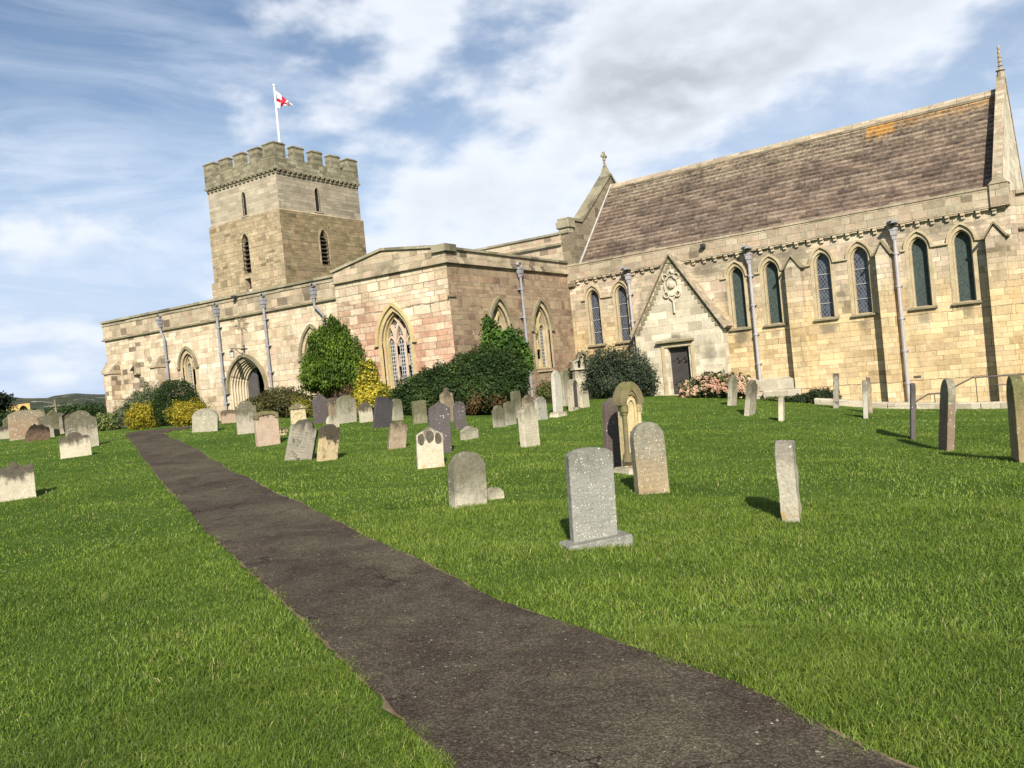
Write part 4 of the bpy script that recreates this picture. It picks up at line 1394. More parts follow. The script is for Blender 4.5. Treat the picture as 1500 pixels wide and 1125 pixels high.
def traceried(F, cx, W, z0, zs, za, lights, dep, mat, glassm, outer=0.0, hoodw=0.12, jamb='trim', splay=0.16, name='window'):
    """window with splayed jamb, mullions and intersecting tracery"""
    pts = [(cx - W / 2, z0)] + arch_open(cx, W, zs, za, 12) + [(cx + W / 2, z0)]
    b = Part()
    b.ribbon(F, pts, splay, -0.06, 0.012, side=splay / 2)
    b.ribbon(F, pts, 0.05, -dep * 0.5, -0.10, side=-0.026)
    b.ribbon(F, pts, 0.09, -dep + 0.03, -dep * 0.55, side=-0.046)
    wn = b.put(name, M[jamb])
    g = Part()
    g.poly(loop3(F, arch(cx, W + 0.02, z0 - 0.01, zs, za + 0.01, 12), -dep + 0.02))
    g.put('glass', M[glassm], parent=wn)
    h = za - zs
    cR = (h * h - W * W / 4) / W
    R = W / 2 + cR

    def inside(u, z):
        if z <= zs:
            return abs(u - cx) < W / 2
        return math.hypot(abs(u - cx) + cR, z - zs) < R - 0.02
    t = Part()
    mw = 0.10
    for k in range(1, lights):
        mx = cx - W / 2 + W * k / lights
        for sg in (1, -1):
            line = [(mx, z0), (mx, zs)]
            for j in range(1, 30):
                a = j * 0.05
                uu = mx + sg * (R - R * math.cos(a))
                zz = zs + R * math.sin(a)
                if not inside(uu, zz):
                    break
                line.append((uu, zz))
            t.ribbon(F, line, mw, -dep + 0.03, -dep + 0.17 + 0.004 * sg)
    lw = W / lights
    for k in range(lights):
        lc = cx - W / 2 + W * (k + 0.5) / lights
        t.ribbon(F, arch_open(lc, lw - 0.08, zs - 0.12, zs + 0.26, 7), 0.055, -dep + 0.03, -dep + 0.13)
    t.box(F, cx - W / 2, cx + W / 2, -dep + 0.02, -dep + 0.16, z0, z0 + 0.06)
    t.put('tracery', M[mat], parent=wn)
    s = Part()
    s.box(F, cx - W / 2 - 0.1, cx + W / 2 + 0.1, -dep, 0.06, z0 - 0.14, z0 + 0.03, zt=z0 - 0.10)
    s.put('sill', M['trim'], parent=wn)
    hd_ = Part()
    ow = W + 2 * splay + 0.06
    oa = arch_open(cx, ow, zs - 0.02, za + 0.27, 12)
    hd_.ribbon(F, [(oa[0][0] - 0.14, zs - 0.02)] + oa + [(oa[-1][0] + 0.14, zs - 0.02)], hoodw, -0.02, 0.11)
    hd_.put('hood_mould', M['trim_dark' if mat != 'trim_pink' else 'trim_yellow'], parent=wn)
    return wn


traceried(FS, TSW, 1.42, 1.45, 3.25, 4.45, 3, 0.42, 'trim_pink', 'glass_lattice', jamb='trim_yellow')
# east face of the transept
EW = [27.36, 30.58]
b = Part()
wall(b, FE, [(24.23, -0.2), (33.4, -0.2), (33.4, 5.93), (24.23, 5.93)], [(arch(c, 1.22, 1.74, 3.40, 4.42, 12), 0.34) for c in EW], thick=0.6, skip=(3,))
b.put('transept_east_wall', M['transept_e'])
for c in EW:
    traceried(FE, c, 1.22, 1.74, 3.40, 4.42, 2, 0.34, 'trim_yellow', 'glass_lattice', jamb='trim')
b = Part()
wall(b, off(FE, 0, 0.05), [(24.18, 5.93), (33.3, 5.93), (33.3, 6.38), (24.18, 6.38)], thick=0.4, skip=(3,))
b.put('transept_east_parapet', M['aisle_para'])
b = Part()
b.ribbon(FE, [(24.4, 6.42), (33.32, 6.42)], 0.09, -0.4, 0.13)
b.put('transept_east_coping', M['mossy'])
b = Part()
b.box(FE, 24.1, 24.6, -0.01, 0.06, 4.64, 4.70)
b.put('corner_stone', M['trim_dark'])
# roofs behind parapets
b = Part()
b.poly([Vector((-23.75, 24.6, 6.1)), Vector((TX - 0.2, 24.6, 6.1)), Vector((TX - 0.2, 33.3, 6.1)), Vector((-23.75, 33.3, 6.1))])
b.poly([Vector((-40.4, 24.8, 5.95)), Vector((-23.6, 24.8, 5.95)), Vector((-23.6, 33.3, 6.3)), Vector((-40.4, 33.3, 6.3))])
b.put('aisle_roof', M['lead'])

# --- south aisle
door_c = -29.93
a_holes = [(arch(-33.95, 0.92, 1.75, 3.45, 4.10, 12), 0.34), (arch(-25.62, 1.15, 1.70, 3.10, 4.20, 12), 0.34),
           (arch(door_c, 2.40, 0.32, 2.10, 3.45, 14), 0.9)]
b = Part()
wall(b, FA, [(-40.55, 0.3), (-23.7, 0.3), (-23.7, 5.36), (-40.55, 5.36)], a_holes, thick=0.9, skip=(3,))
b.put('aisle_wall', M['aisle'])
b = Part()
wall(b, off(FA, 0, 0.04), [(-40.6, 5.40), (-23.72, 5.40), (-23.72, 6.24), (-40.6, 6.24)], thick=0.5)
b.put('aisle_parapet', M['aisle_para'])
b = Part()
b.ribbon(FA, [(-40.68, 6.29), (-23.72, 6.29)], 0.10, -0.5, 0.12)
b.ribbon(FA, [(-40.62, 6.10), (-23.72, 6.10)], 0.05, -0.01, 0.07)
b.put('aisle_coping', M['mossy'])
b = Part()
b.ribbon(FA, [(-40.68, 5.37), (-23.7, 5.37)], 0.09, -0.02, 0.11)
b.put('aisle_string_course', M['trim_dark'], bevel=0.01)
FW = lambda u, d, z: Vector((-40.55 - d, 34.0 - u + 0.0, z))
b = Part()
wall(b, lambda u, d, z: Vector((-40.55 - d, 24.55 + 9.4 - u, z)), [(0, 0.3), (9.4, 0.3), (9.4, 6.24), (0, 6.24)], thick=0.6, skip=(1,))
b.put('west_wall', M['transept'])
traceried(FA, -33.95, 0.92, 1.75, 3.45, 4.10, 2, 0.34, 'trim', 'glass_lattice')
traceried(FA, -25.62, 1.15, 1.70, 3.10, 4.20, 2, 0.34, 'trim', 'glass_lattice')


def butt(F, u0, u1, proj, zt, zc, mat, name='buttress'):
    b = Part()
    b.box(F, u0, u1, -0.02, proj, 0.2, zc)
    bt = b.put(name, M[mat], bevel=0.012)
    c = Part()
    c.hexa([F(u0 - 0.05, proj + 0.08, zc - 0.02), F(u1 + 0.05, proj + 0.08, zc - 0.02), F(u1 + 0.05, -0.02, zc - 0.02), F(u0 - 0.05, -0.02, zc - 0.02),
            F(u0 - 0.05, proj + 0.08, zc + 0.07), F(u1 + 0.05, proj + 0.08, zc + 0.07), F(u1 + 0.05, -0.02, zt), F(u0 - 0.05, -0.02, zt)])
    c.put('weathering', M['aisle_para'], parent=bt)
    return bt


butt(FA, -40.0, -39.5, 0.58, 4.36, 3.62, 'aisle')
butt(FA, -36.12, -35.62, 0.58, 4.34, 3.62, 'aisle')
butt(lambda u, d, z: Vector((-40.55 - d, 25.35 - u, z)), 0.0, 0.7, 0.65, 4.4, 3.75, 'transept')
# blocked arch low in the wall
b = Part()
b.ribbon(FA, arch_open(-38.1, 1.0, 1.9, 2.62, 9), 0.10, -0.02, 0.09)
b.put('blocked_arch', M['trim_dark'])
b = Part()
b.poly(loop3(off(FA, 0, 0.006), arch(-38.1, 0.9, 0.9, 1.9, 2.52, 9), 0))
b.put('arch_infill', M['chancel_para'])

# doorway with many moulded orders
b = Part()
NO = 6
for k in range(NO):
    w = 2.42 - k * 0.150
    za = 3.44 - k * 0.062
    dq = -0.03 - k * 0.095
    pts = [(door_c - w / 2, 0.3)] + arch_open(door_c, w, 2.10, za, 14) + [(door_c + w / 2, 0.3)]
    b.ribbon(FA, pts, 0.06, dq - 0.16, dq - 0.05)
    b.tube([FA(p[0], dq - 0.035, p[1]) for p in [(q[0] * 1.0 + (0.028 if q[0] < door_c else -0.028), q[1] - 0.01) for q in pts]], 0.036, 8)
dw = b.put('doorway', M['trim_pale'])
b = Part()
oa = arch_open(door_c, 2.62, 2.08, 3.62, 14)
b.ribbon(FA, oa, 0.12, -0.02, 0.14)
b.box(FA, oa[0][0] - 0.10, oa[0][0] + 0.08, 0, 0.15, 1.98, 2.10)
b.box(FA, oa[-1][0] - 0.08, oa[-1][0] + 0.10, 0, 0.15, 1.98, 2.10)
b.put('hood_mould', M['trim_dark'], parent=dw)
b = Part()
b.box(FA, -31.6, -28.2, -3.4, -3.3, 0.3, 4.2)
b.box(FA, -31.7, -31.6, -3.4, -0.903, 0.3, 4.2)
b.box(FA, -28.2, -28.1, -3.4, -0.903, 0.3, 4.2)
b.box(FA, -31.6, -28.2, -3.3, -0.903, 3.7, 3.8)
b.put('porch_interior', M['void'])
iw = 1.66
b = Part()
full = arch(door_c - 0.03, iw, 0.3, 2.10, 3.08, 14)
half = [p for p in full if p[0] <= door_c - 0.10]
half = [(door_c - 0.03 - iw / 2, 0.3), (door_c - 0.10, 0.3)] + [(door_c - 0.10, 3.06)] + [p for p in full if p[0] < door_c - 0.10 and p[1] > 0.31]
b.prism(loop3(FA, half, -0.66), Vector((0, 0.06, 0)))
gd = b.put('door', M['grey_door'])
b = Part()
FD2 = off(FA, 0, -0.65)
b.tube([FD2(door_c - 0.72, 0.015, 1.45), FD2(door_c - 0.25, 0.015, 1.45)], 0.018, 5)
for sz in (1, -1):
    for cx in (-0.50, -0.30):
        scroll(b, FD2, door_c + cx + 0.1, 1.45, 0.11, 1, sz, 0.016)
        scroll(b, FD2, door_c + cx - 0.1, 1.45 + sz * 0.12, 0.10, -1, sz, 0.016)
b.put('hinge', M['iron'], parent=gd)

# --- nave clerestory
b = Part()
wall(b, FNV, [(-37.2, 5.5), (-18.2, 5.5), (-18.2, 7.28), (-37.2, 7.28)], thick=8.6)
wall(b, off(FNV, 0, 0.05), [(-37.2, 7.30), (-18.2, 7.30), (-18.2, 7.72), (-37.2, 7.72)], thick=0.4)
b.put('nave_wall', M['aisle_para'])
b = Part()
b.ribbon(FNV, [(-37.2, 7.77), (-18.2, 7.77)], 0.09, -0.4, 0.13)
b.ribbon(FNV, [(-37.2, 7.29), (-18.2, 7.29)], 0.09, -0.02, 0.13)
b.put('nave_coping', M['mossy'])

# --- tower
TW0, TW1, TY0, TY1 = -43.38, -37.13, 34.0, 40.9


def tower_stage(ex, z0, z1, holeS, holeE, name, mat):
    b = Part()
    S = off(FTS, 0, ex)
    Ea = off(FTE, 0, ex)
    wall(b, S, [(TW0 - ex, z0), (TW1 + ex, z0), (TW1 + ex, z1), (TW0 - ex, z1)], holeS, thick=0.45, skip=(1, 3))
    b2 = Part()
    wall(b2, Ea, [(TY0 - ex, z0), (TY1 + ex, z0), (TY1 + ex, z1), (TY0 - ex, z1)], holeE, thick=0.45, skip=(1, 3))
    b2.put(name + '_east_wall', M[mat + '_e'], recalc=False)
    b.face([Vector((TW0 - ex, TY1 + ex, z0)), Vector((TW0 - ex, TY0 - ex, z0)), Vector((TW0 - ex, TY0 - ex, z1)), Vector((TW0 - ex, TY1 + ex, z1))])
    b.face([Vector((TW1 + ex, TY1 + ex, z0)), Vector((TW0 - ex, TY1 + ex, z0)), Vector((TW0 - ex, TY1 + ex, z1)), Vector((TW1 + ex, TY1 + ex, z1))])
    b.face([Vector((TW0 - ex, TY0 - ex, z1)), Vector((TW1 + ex, TY0 - ex, z1)), Vector((TW1 + ex, TY1 + ex, z1)), Vector((TW0 - ex, TY1 + ex, z1))])
    return b.put(name, M[mat], recalc=False)


sc_, ec_ = -40.2, 37.2
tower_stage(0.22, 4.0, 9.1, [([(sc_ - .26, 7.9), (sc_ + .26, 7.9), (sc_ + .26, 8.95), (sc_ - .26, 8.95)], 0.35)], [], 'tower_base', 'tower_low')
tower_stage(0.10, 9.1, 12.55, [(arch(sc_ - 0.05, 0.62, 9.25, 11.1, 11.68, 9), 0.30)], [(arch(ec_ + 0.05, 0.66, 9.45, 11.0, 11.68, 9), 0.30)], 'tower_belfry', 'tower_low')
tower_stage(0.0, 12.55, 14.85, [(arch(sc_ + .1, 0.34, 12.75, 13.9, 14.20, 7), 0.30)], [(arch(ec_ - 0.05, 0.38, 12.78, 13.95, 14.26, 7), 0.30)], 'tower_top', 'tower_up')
b = Part()
b.hexa([Vector(p) for p in ((TW0 - .115, TY0 - .115, 12.552), (TW1 + .115, TY0 - .115, 12.552), (TW1 + .115, TY1 + .115, 12.552), (TW0 - .115, TY1 + .115, 12.552), (TW0 - .02, TY0 - .02, 12.64), (TW1 + .02, TY0 - .02, 12.64), (TW1 + .02, TY1 + .02, 12.64), (TW0 - .02, TY1 + .02, 12.64))])
b.put('tower_offset', M['tower_low'])


def louvred(F, cx, w, z0, zs, za, ex, n):
    F2 = off(F, 0, ex)
    b = Part()
    pts = [(cx - w / 2, z0)] + arch_open(cx, w, zs, za, 9) + [(cx + w / 2, z0)]
    b.ribbon(F2, pts, 0.12, -0.05, 0.010, side=0.06)
    wn = b.put('belfry_window', M['tower_low'])
    v = Part()
    v.poly(loop3(F2, arch(cx, w, z0, zs, za, 9), -0.29))
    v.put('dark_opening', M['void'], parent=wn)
    l = Part()
    for k in range(n):
        zz = z0 + (za - 0.25 - z0) * k / n
        hw = w / 2 if zz < zs - 0.1 else w / 2 * max(0.3, 1 - (zz - zs + 0.1) / (za - zs))
        l.hexa([F2(cx - hw, -0.06, zz), F2(cx + hw, -0.06, zz), F2(cx + hw, -0.28, zz + 0.13), F2(cx - hw, -0.28, zz + 0.13),
                F2(cx - hw, -0.06, zz + 0.03), F2(cx + hw, -0.06, zz + 0.03), F2(cx + hw, -0.28, zz + 0.16), F2(cx - hw, -0.28, zz + 0.16)])
    l.put('louvres', M['louvre'], parent=wn)
    return wn


louvred(FTS, sc_ - 0.05, 0.62, 9.25, 11.1, 11.68, 0.10, 8)
louvred(FTE, ec_ + 0.05, 0.66, 9.45, 11.0, 11.68, 0.10, 8)


def slit(F, cx, w, z0, zs, za):
    b = Part()
    pts = [(cx - w / 2, z0)] + arch_open(cx, w, zs, za, 7) + [(cx + w / 2, z0)]
    b.ribbon(F, pts, 0.05, -0.05, 0.010, side=0.025)
    b.box(F, cx - w, cx + w, -0.02, 0.04, z0 - 0.08, z0)
    wn = b.put('slit_window', M['tower_up'])
    v = Part()
    v.poly(loop3(F, arch(cx, w, z0, zs, za, 7), -0.11))
    v.put('dark_opening', M['void'], parent=wn)


slit(FTS, sc_ + .1, 0.34, 12.75, 13.9, 14.20)
slit(FTE, ec_ - 0.05, 0.38, 12.78, 13.95, 14.26)
b = Part()
F2 = off(FTS, 0, 0.22)
b.poly(loop3(F2, [(sc_ - .26, 7.9), (sc_ + .26, 7.9), (sc_ + .26, 8.95), (sc_ - .26, 8.95)], -0.34))
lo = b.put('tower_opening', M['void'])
b = Part()
b.box(F2, sc_ - .06, sc_ + .20, -0.30, -0.10, 7.9, 8.28)
b.put('white_shutter', M['white_paint'], parent=lo)

# parapet and merlons
b = Part()
po = 0.08
for (x0, x1, y0, y1) in ((TW0 - po, TW1 + po, TY0 - po, TY0 - po + .5), (TW0 - po, TW1 + po, TY1 + po - .5, TY1 + po),
                         (TW0 - po, TW0 - po + .5, TY0 - po + .5, TY1 + po - .5), (TW1 + po - .5, TW1 + po, TY0 - po + .5, TY1 + po - .5)):
    b.hexa([Vector(p) for p in ((x0, y0, 15.02), (x1, y0, 15.02), (x1, y1, 15.02), (x0, y1, 15.02), (x0, y0, 15.72), (x1, y0, 15.72), (x1, y1, 15.72), (x0, y1, 15.72))])
b.hexa([Vector(p) for p in ((TW0 - .14, TY0 - .14, 14.92), (TW1 + .14, TY0 - .14, 14.92), (TW1 + .14, TY1 + .14, 14.92), (TW0 - .14, TY1 + .14, 14.92),
                            (TW0 - .14, TY0 - .14, 15.018), (TW1 + .14, TY0 - .14, 15.018), (TW1 + .14, TY1 + .14, 15.018), (TW0 - .14, TY1 + .14, 15.018))])
b.put('tower_parapet', M['battlement'], bevel=0.015)
mer = {}


def merlon(x, y, wx, wy):
    key = (round(wx, 2), round(wy, 2))
    if key not in mer:
        b = B()
        Fm = lambda u, d, z: Vector((u, -d, z))
        b.box(Fm, -wx / 2, wx / 2, -wy / 2, wy / 2, 0, 0.72)
        b.box(Fm, -wx / 2 - .035, wx / 2 + .035, -wy / 2 - .035, wy / 2 + .035, 0.722, 0.80)
        b.box(Fm, -wx / 2 + .02, wx / 2 - .02, -wy / 2 + .05, wy / 2 - .05, 0.802, 0.86)
        mer[key] = b.build('merlon', M['battlement'], bevel=0.02)
        o = mer[key]
        o.parent = church
    else:
        o = copy_part(mer[key], church)
    o.location = Vector((x, y, 15.723)) - CH


cw = 0.94
for i in range(5):
    fx = TW0 - po + cw / 2 + (TW1 - TW0 + 2 * po - cw) * i / 4
    for y in (TY0 - po + .25, TY1 + po - .25):
        if i not in (0, 4):
            merlon(fx, y, 0.84, 0.42)
for i in range(5):
    fy = TY0 - po + cw / 2 + (TY1 - TY0 + 2 * po - cw) * i / 4
    for x in (TW0 - po + .25, TW1 + po - .25):
        if i not in (0, 4):
            merlon(x, fy, 0.42, 0.92)
for x in (TW0 - po + cw / 2, TW1 + po - cw / 2):
    for y in (TY0 - po + cw / 2, TY1 + po - cw / 2):
        merlon(x, y, cw, cw)

b = B()
b.box(lambda u, d, z: Vector((u, -d, z)), -0.09, 0.09, 0, 0.17, -0.10, 0)
b.box(lambda u, d, z: Vector((u, -d, z)), -0.08, 0.08, 0, 0.09, -0.22, -0.102)
tc_ = b.build('tower_corbel', M['battlement'], bevel=0.012)
tc_.parent = church
first = True
for (n, side) in ((17, 'S'), (18, 'E')):
    for i in range(n):
        if side == 'S':
            p = Vector((TW0 + 0.12 + (TW1 - TW0 - .24) * i / (n - 1), TY0, 14.918))
            r = 0
        else:
            p = Vector((TW1, TY0 + 0.12 + (TY1 - TY0 - .24) * i / (n - 1), 14.918))
            r = math.pi / 2
        o = tc_ if first else copy_part(tc_, church)
        first = False
        o.location = p - CH
        o.rotation_euler = (0, 0, r)


# --- rainwater pipes
def pipe(F, u, ztop, zbot, mat, bend=None, big=False):
    b = Part()
    r = 0.055 if not big else 0.062
    d0 = 0.16
    hw = 0.13
    if bend:
        (zb, du) = bend
        pts = [F(u, d0, ztop - 0.32), F(u, d0, zb + 0.25), F(u + du, d0, zb - 0.2), F(u + du, d0, zbot + 0.12), F(u + du, d0 + 0.14, zbot)]
        ul = u + du
    else:
        pts = [F(u, d0, ztop - 0.32), F(u, d0, zbot + 0.12), F(u, d0 + 0.14, zbot)]
        ul = u
    b.tube(pts, r, 8)
    z = ztop - 0.9
    while z > zbot + 0.3:
        uc = u if (not bend or z > bend[0] + .25) else ul
        if not bend or not (bend[0] - .2 < z < bend[0] + .25):
            b.tube([F(uc, d0, z - 0.045), F(uc, d0, z + 0.045)], r + 0.022, 8)
            b.box(F, uc - 0.11, uc + 0.11, 0.0, d0, z - 0.02, z + 0.02)
        z -= 1.15
    p = b.put('downpipe', M[mat])
    h = Part()
    prof = [(ztop - 0.40, 0.065), (ztop - 0.28, 0.07), (ztop - 0.25, 0.095), (ztop - 0.10, 0.105), (ztop - 0.08, 0.125), (ztop, 0.125)]
    for (za, ra), (zb2, rb) in zip(prof[:-1], prof[1:]):
        h.hexa([F(u - ra, d0 + ra, za), F(u + ra, d0 + ra, za), F(u + ra, d0 - min(ra, .15), za), F(u - ra, d0 - min(ra, .15), za),
                F(u - rb, d0 + rb, zb2), F(u + rb, d0 + rb, zb2), F(u + rb, d0 - min(rb, .15), zb2), F(u - rb, d0 - min(rb, .15), zb2)])
    h.put('hopper_head', M[mat], parent=p, recalc=False)
    s = Part()
    s.tube([F(u, -0.02, ztop + 0.15), F(u, 0.20, ztop + 0.15)], 0.085, 10)
    s.put('spout_ring', M['lead'], parent=p)
    s = Part()
    s.tube([F(u, 0.19, ztop + 0.15), F(u, 0.204, ztop + 0.15)], 0.06, 10)
    s.put('spout_mouth', M['void'], parent=p)
    return p


pipe(FA, -35.60, 5.92, 0.9, 'pipe', bend=(5.1, 0.22))
pipe(FA, -31.36, 5.92, 0.85, 'pipe')
pipe(FA, -28.22, 5.92, 0.85, 'pipe')
pipe(FA, -25.14, 5.92, 0.8, 'pipe', bend=(4.95, 0.46))
pipe(FE, 28.98, 5.95, 0.35, 'pipe')
for (u, zb) in ((-1.62, 0.2), (3.73, -0.22), (9.04, -0.85)):
    p = pipe(FC, u, 5.45, zb, 'pipe_pale', big=True)
    s = Part()
    s.box(FC, u - 0.17, u + 0.17, 0.152, 0.52, 5.60, 5.66)
    s.box(FC, u - 0.05, u + 0.05, 0.152, 0.62, 5.661, 5.72)
    s.put('spout_ledge', M['lead'], parent=p)

# small fittings on the church, things of their own
b = B()
b.box(FC, 0.95 + 0.9, 2.02, 0.18, 0.36, 5.95, 6.10)
b.box(FC, 1.90, 1.98, 0.152, 0.18, 5.9, 6.08)
b.build('floodlight', M['iron'], bevel=0.01, offset=FC(1.9, 0.2, 6.0), label='small black floodlight on the chancel parapet above the gabled doorway', cat='floodlight', group='floodlights on the parapets')
b = B()
b.box(FA, -30.10, -29.92, 0.10, 0.30, 6.14, 6.28)
b.tube([FA(-30.01, 0.12, 6.2), FA(-30.01, 0.02, 6.3)], 0.02, 6)
b.build('floodlight', M['iron'], bevel=0.01, offset=FA(-30.0, 0.2, 6.2), label='small black floodlight on the aisle parapet above the arched door', cat='floodlight', group='floodlights on the parapets')

# star of wire
st = B()
sc = (-29.86, 5.03)
for k in range(8):
    a0 = k * math.pi / 4
    p0 = (sc[0] + 0.14 * math.cos(a0 - math.pi / 8), sc[1] + 0.14 * math.sin(a0 - math.pi / 8))
    p1 = (sc[0] + (0.50 if k % 2 == 0 else 0.38) * math.cos(a0), sc[1] + (0.50 if k % 2 == 0 else 0.38) * math.sin(a0))
    p2 = (sc[0] + 0.14 * math.cos(a0 + math.pi / 8), sc[1] + 0.14 * math.sin(a0 + math.pi / 8))
    st.tube([FA(p0[0], 0.08, p0[1]), FA(p1[0], 0.08, p1[1]), FA(p2[0], 0.08, p2[1])], 0.013, 5)
st.tube([FA(sc[0], 0.08, 5.45), FA(sc[0] - .1, 0.1, 6.15)], 0.007, 4)
st.tube([FA(sc[0] - .05, 0.08, 4.6), FA(-29.95, 0.1, 3.95)], 0.008, 4)
st.tube([FA(sc[0] + .05, 0.08, 4.6), FA(-29.85, 0.1, 3.95)], 0.008, 4)
st.build('star_ornament', trim_mat('tarnished wire', (0.25, 0.21, 0.15), (0.30, 0.26, 0.19), 0.1), offset=FA(sc[0], 0.08, sc[1]), label='wire outline of an eight-pointed star hung on the wall above the arched door', cat='ornament')

ln = empty('wall_lantern', FA(-29.9, 0.0, 3.85), label='black iron lantern on a bracket over the arched door', cat='lantern')
LO = FA(-29.9, 0.0, 3.85)


def sub(b, name, mat, parent, O, **kw):
    o = b.build(name, mat, offset=None, **kw)
    me = o.data
    me.transform(Matrix.Translation(-O))
    o.parent = parent
    return o


b = B()
b.tube([FA(-29.88, 0.0, 3.9), FA(-29.9, 0.75, 3.92)], 0.022, 6)
b.tube([FA(-29.7, 0.03, 3.9), FA(-30.1, 0.03, 3.9)], 0.022, 6)
b.tube([FA(-29.88, 0.03, 3.72), FA(-29.88, 0.03, 4.08)], 0.025, 6)
b.tube([FA(-29.88, 0.02, 3.66), FA(-29.88, 0.3, 3.72), FA(-29.88, 0.5, 3.9)], 0.016, 5)
sub(b, 'bracket', M['iron'], ln, LO)
b = B()
lc = FA(-29.9, 0.70, 0)
for z0, r0, z1, r1 in ((3.88, .03, 3.80, .13), (3.80, .14, 3.78, .14)):
    b.tube([lc + Vector((0, 0, z0)), lc + Vector((0, 0, z1))], [r0, r1], 4)
b.tube([lc + Vector((0, 0, 3.52)), lc + Vector((0, 0, 3.54))], .09, 4)
for k in range(4):
    a = k * math.pi / 2
    b.tube([lc + Vector((.085 * math.cos(a), .085 * math.sin(a), 3.53)), lc + Vector((.125 * math.cos(a), .125 * math.sin(a), 3.79))], .008, 4)
sub(b, 'lantern_cage', M['iron'], ln, LO)
b = B()
b.tube([lc + Vector((0, 0, 3.54)), lc + Vector((0, 0, 3.78))], [.07, .11], 4)
sub(b, 'lantern_glass', trim_mat('frosted lantern glass', (0.5, 0.5, 0.48), (0.55, 0.55, 0.52), 0.0, rough=0.3), ln, LO)

SO = FA(-38.0, 0.0, 3.72)
sd = empty('sundial', SO, label='stone sundial block with iron gnomon high on the aisle wall near its left end', cat='sundial')
b = B()
b.hexa([FA(-38.28, 0.10, 3.42), FA(-37.74, 0.26, 3.42), FA(-37.74, -0.02, 3.42), FA(-38.28, -0.02, 3.42), FA(-38.28, 0.10, 3.98), FA(-37.74, 0.26, 3.98), FA(-37.74, -0.02, 3.98), FA(-38.28, -0.02, 3.98)])
b.prism([FA(-38.28, 0.10, 3.982), FA(-37.74, 0.26, 3.982), FA(-38.0, 0.18, 4.1)], Vector((0, 0.2, 0)))
sub(b, 'dial_plate', M['aisle_para'], sd, SO)
b = B()
b.prism([FA(-38.02, 0.19, 3.9), FA(-38.0, 0.19, 3.6), FA(-38.0, 0.44, 3.62)], Vector((0.015, 0, 0)))
sub(b, 'gnomon', M['iron'], sd, SO)

# flagpole and flag
TC = Vector((-40.25, 37.45, 14.9))
fp = empty('flagpole', TC, label='white flagpole rising from the middle of the tower', cat='flagpole')
b = B()
b.tube([TC, TC + Vector((0, 0, 3.0)), TC + Vector((0, 0, 6.5))], [0.085, 0.075, 0.05], 10)
sub(b, 'pole', M['white_paint'], fp, TC, smooth=True)
b = B()
b.tube([TC + Vector((0, 0, 6.5)), TC + Vector((0, 0, 6.56)), TC + Vector((0, 0, 6.64)), TC + Vector((0, 0, 6.70))], [0.05, 0.10, 0.10, 0.02], 8)
sub(b, 'finial', M['white_paint'], fp, TC)
b = B()
b.tube([TC + Vector((0, 0, 2.25)), TC + Vector((0, 0, 2.33))], 0.15, 8)
sub(b, 'collar', M['iron'], fp, TC)
for (dx, dy) in ((-1.8, -1.6), (1.8, -1.6), (1.8, 1.8), (-1.8, 1.8)):
    b = B()
    b.tube([TC + Vector((0, 0, 2.3)), TC + Vector((dx, dy, 0.9))], 0.014, 4)
    sub(b, 'guy_wire', M['iron'], fp, TC)


def flag():
    nu, nv = 26, 16
    d = Vector((0.86, 0.51, 0))
    s = Vector((-0.51, 0.86, 0))
    V = []
    Lf, Hf = 1.75, 1.15
    for i in range(nu):
        for j in range(nv):
            t = i / (nu - 1)
            v = j / (nv - 1)
            drop = 1.25 * t ** 1.05 * (0.5 + 0.5 * v)
            x = Lf * 0.70 * (t - 0.12 * t * (1 - v)) * (0.72 + 0.28 * v)
            z = -Hf * (1 - v) * (1 - 0.72 * t) - drop
            fold = 0.17 * math.sin(9.5 * t + 3.5 * v) * (0.3 + t) + 0.07 * math.sin(17 * t - 6 * v)
            V.append(TC + Vector((0, 0, 6.25)) + d * (x + 0.07) + s * fold + Vector((0, 0, z)))
    b = B()
    for i in range(nu - 1):
        for j in range(nv - 1):
            v = (j + 0.5) / (nv - 1)
            t = (i + 0.5) / (nu - 1)
            red = abs(v - 0.5) < 0.12 or abs(t - 0.42) < 0.09
            q = [V[i * nv + j], V[(i + 1) * nv + j], V[(i + 1) * nv + j + 1], V[i * nv + j + 1]]
            b.face(q, m=1 if red else 0)
    return b


wf = trim_mat('white flag cloth', (0.78, 0.78, 0.80), (0.80, 0.80, 0.82), 0, bump=0.05, rough=0.8)
rf_ = trim_mat('red flag cloth', (0.50, 0.02, 0.05), (0.55, 0.03, 0.06), 0, bump=0.05, rough=0.8)
fl = flag().build('flag', [wf, rf_], smooth=True, recalc=False, offset=TC + Vector((0, 0, 6.25)), label='white flag with a red cross drooping from the tower flagpole', cat='flag')
sol = fl.modifiers.new('thick', 'SOLIDIFY')
sol.thickness = 0.006

# kerb wall and ramp handrail at the foot of the chancel
b = B()
s = 6.2
while s < 16.5:
    s1 = s + 0.9 + 0.25 * mnoise.noise((s * 3, 0, 0))
    zt = FC(s, 1.6, 0)
    g0 = gz(*FC(s, 1.7, 0).xy)
    g1 = gz(*FC(s1, 1.7, 0).xy)
    b.hexa([FC(s, 1.72, -1.6), FC(s1 - .015, 1.72, -1.6), FC(s1 - .015, 1.40, -1.6), FC(s, 1.40, -1.6), FC(s, 1.72, g0 + .20), FC(s1 - .015, 1.72, g1 + .20), FC(s1 - .015, 1.40, g1 + .21), FC(s, 1.40, g0 + .21)])
    s = s1
b.build('kerb_wall', M['kerb'], bevel=0.02, offset=FC(9, 1.5, -0.9), label='low pale stone kerb wall along the foot of the chancel', cat='wall')
HO = FC(11, 1.5, -0.8)
rail_m = trim_mat('dull brown painted rail', (0.13, 0.10, 0.085), (0.19, 0.15, 0.13), 0.3, spec=0.4, rough=0.5)
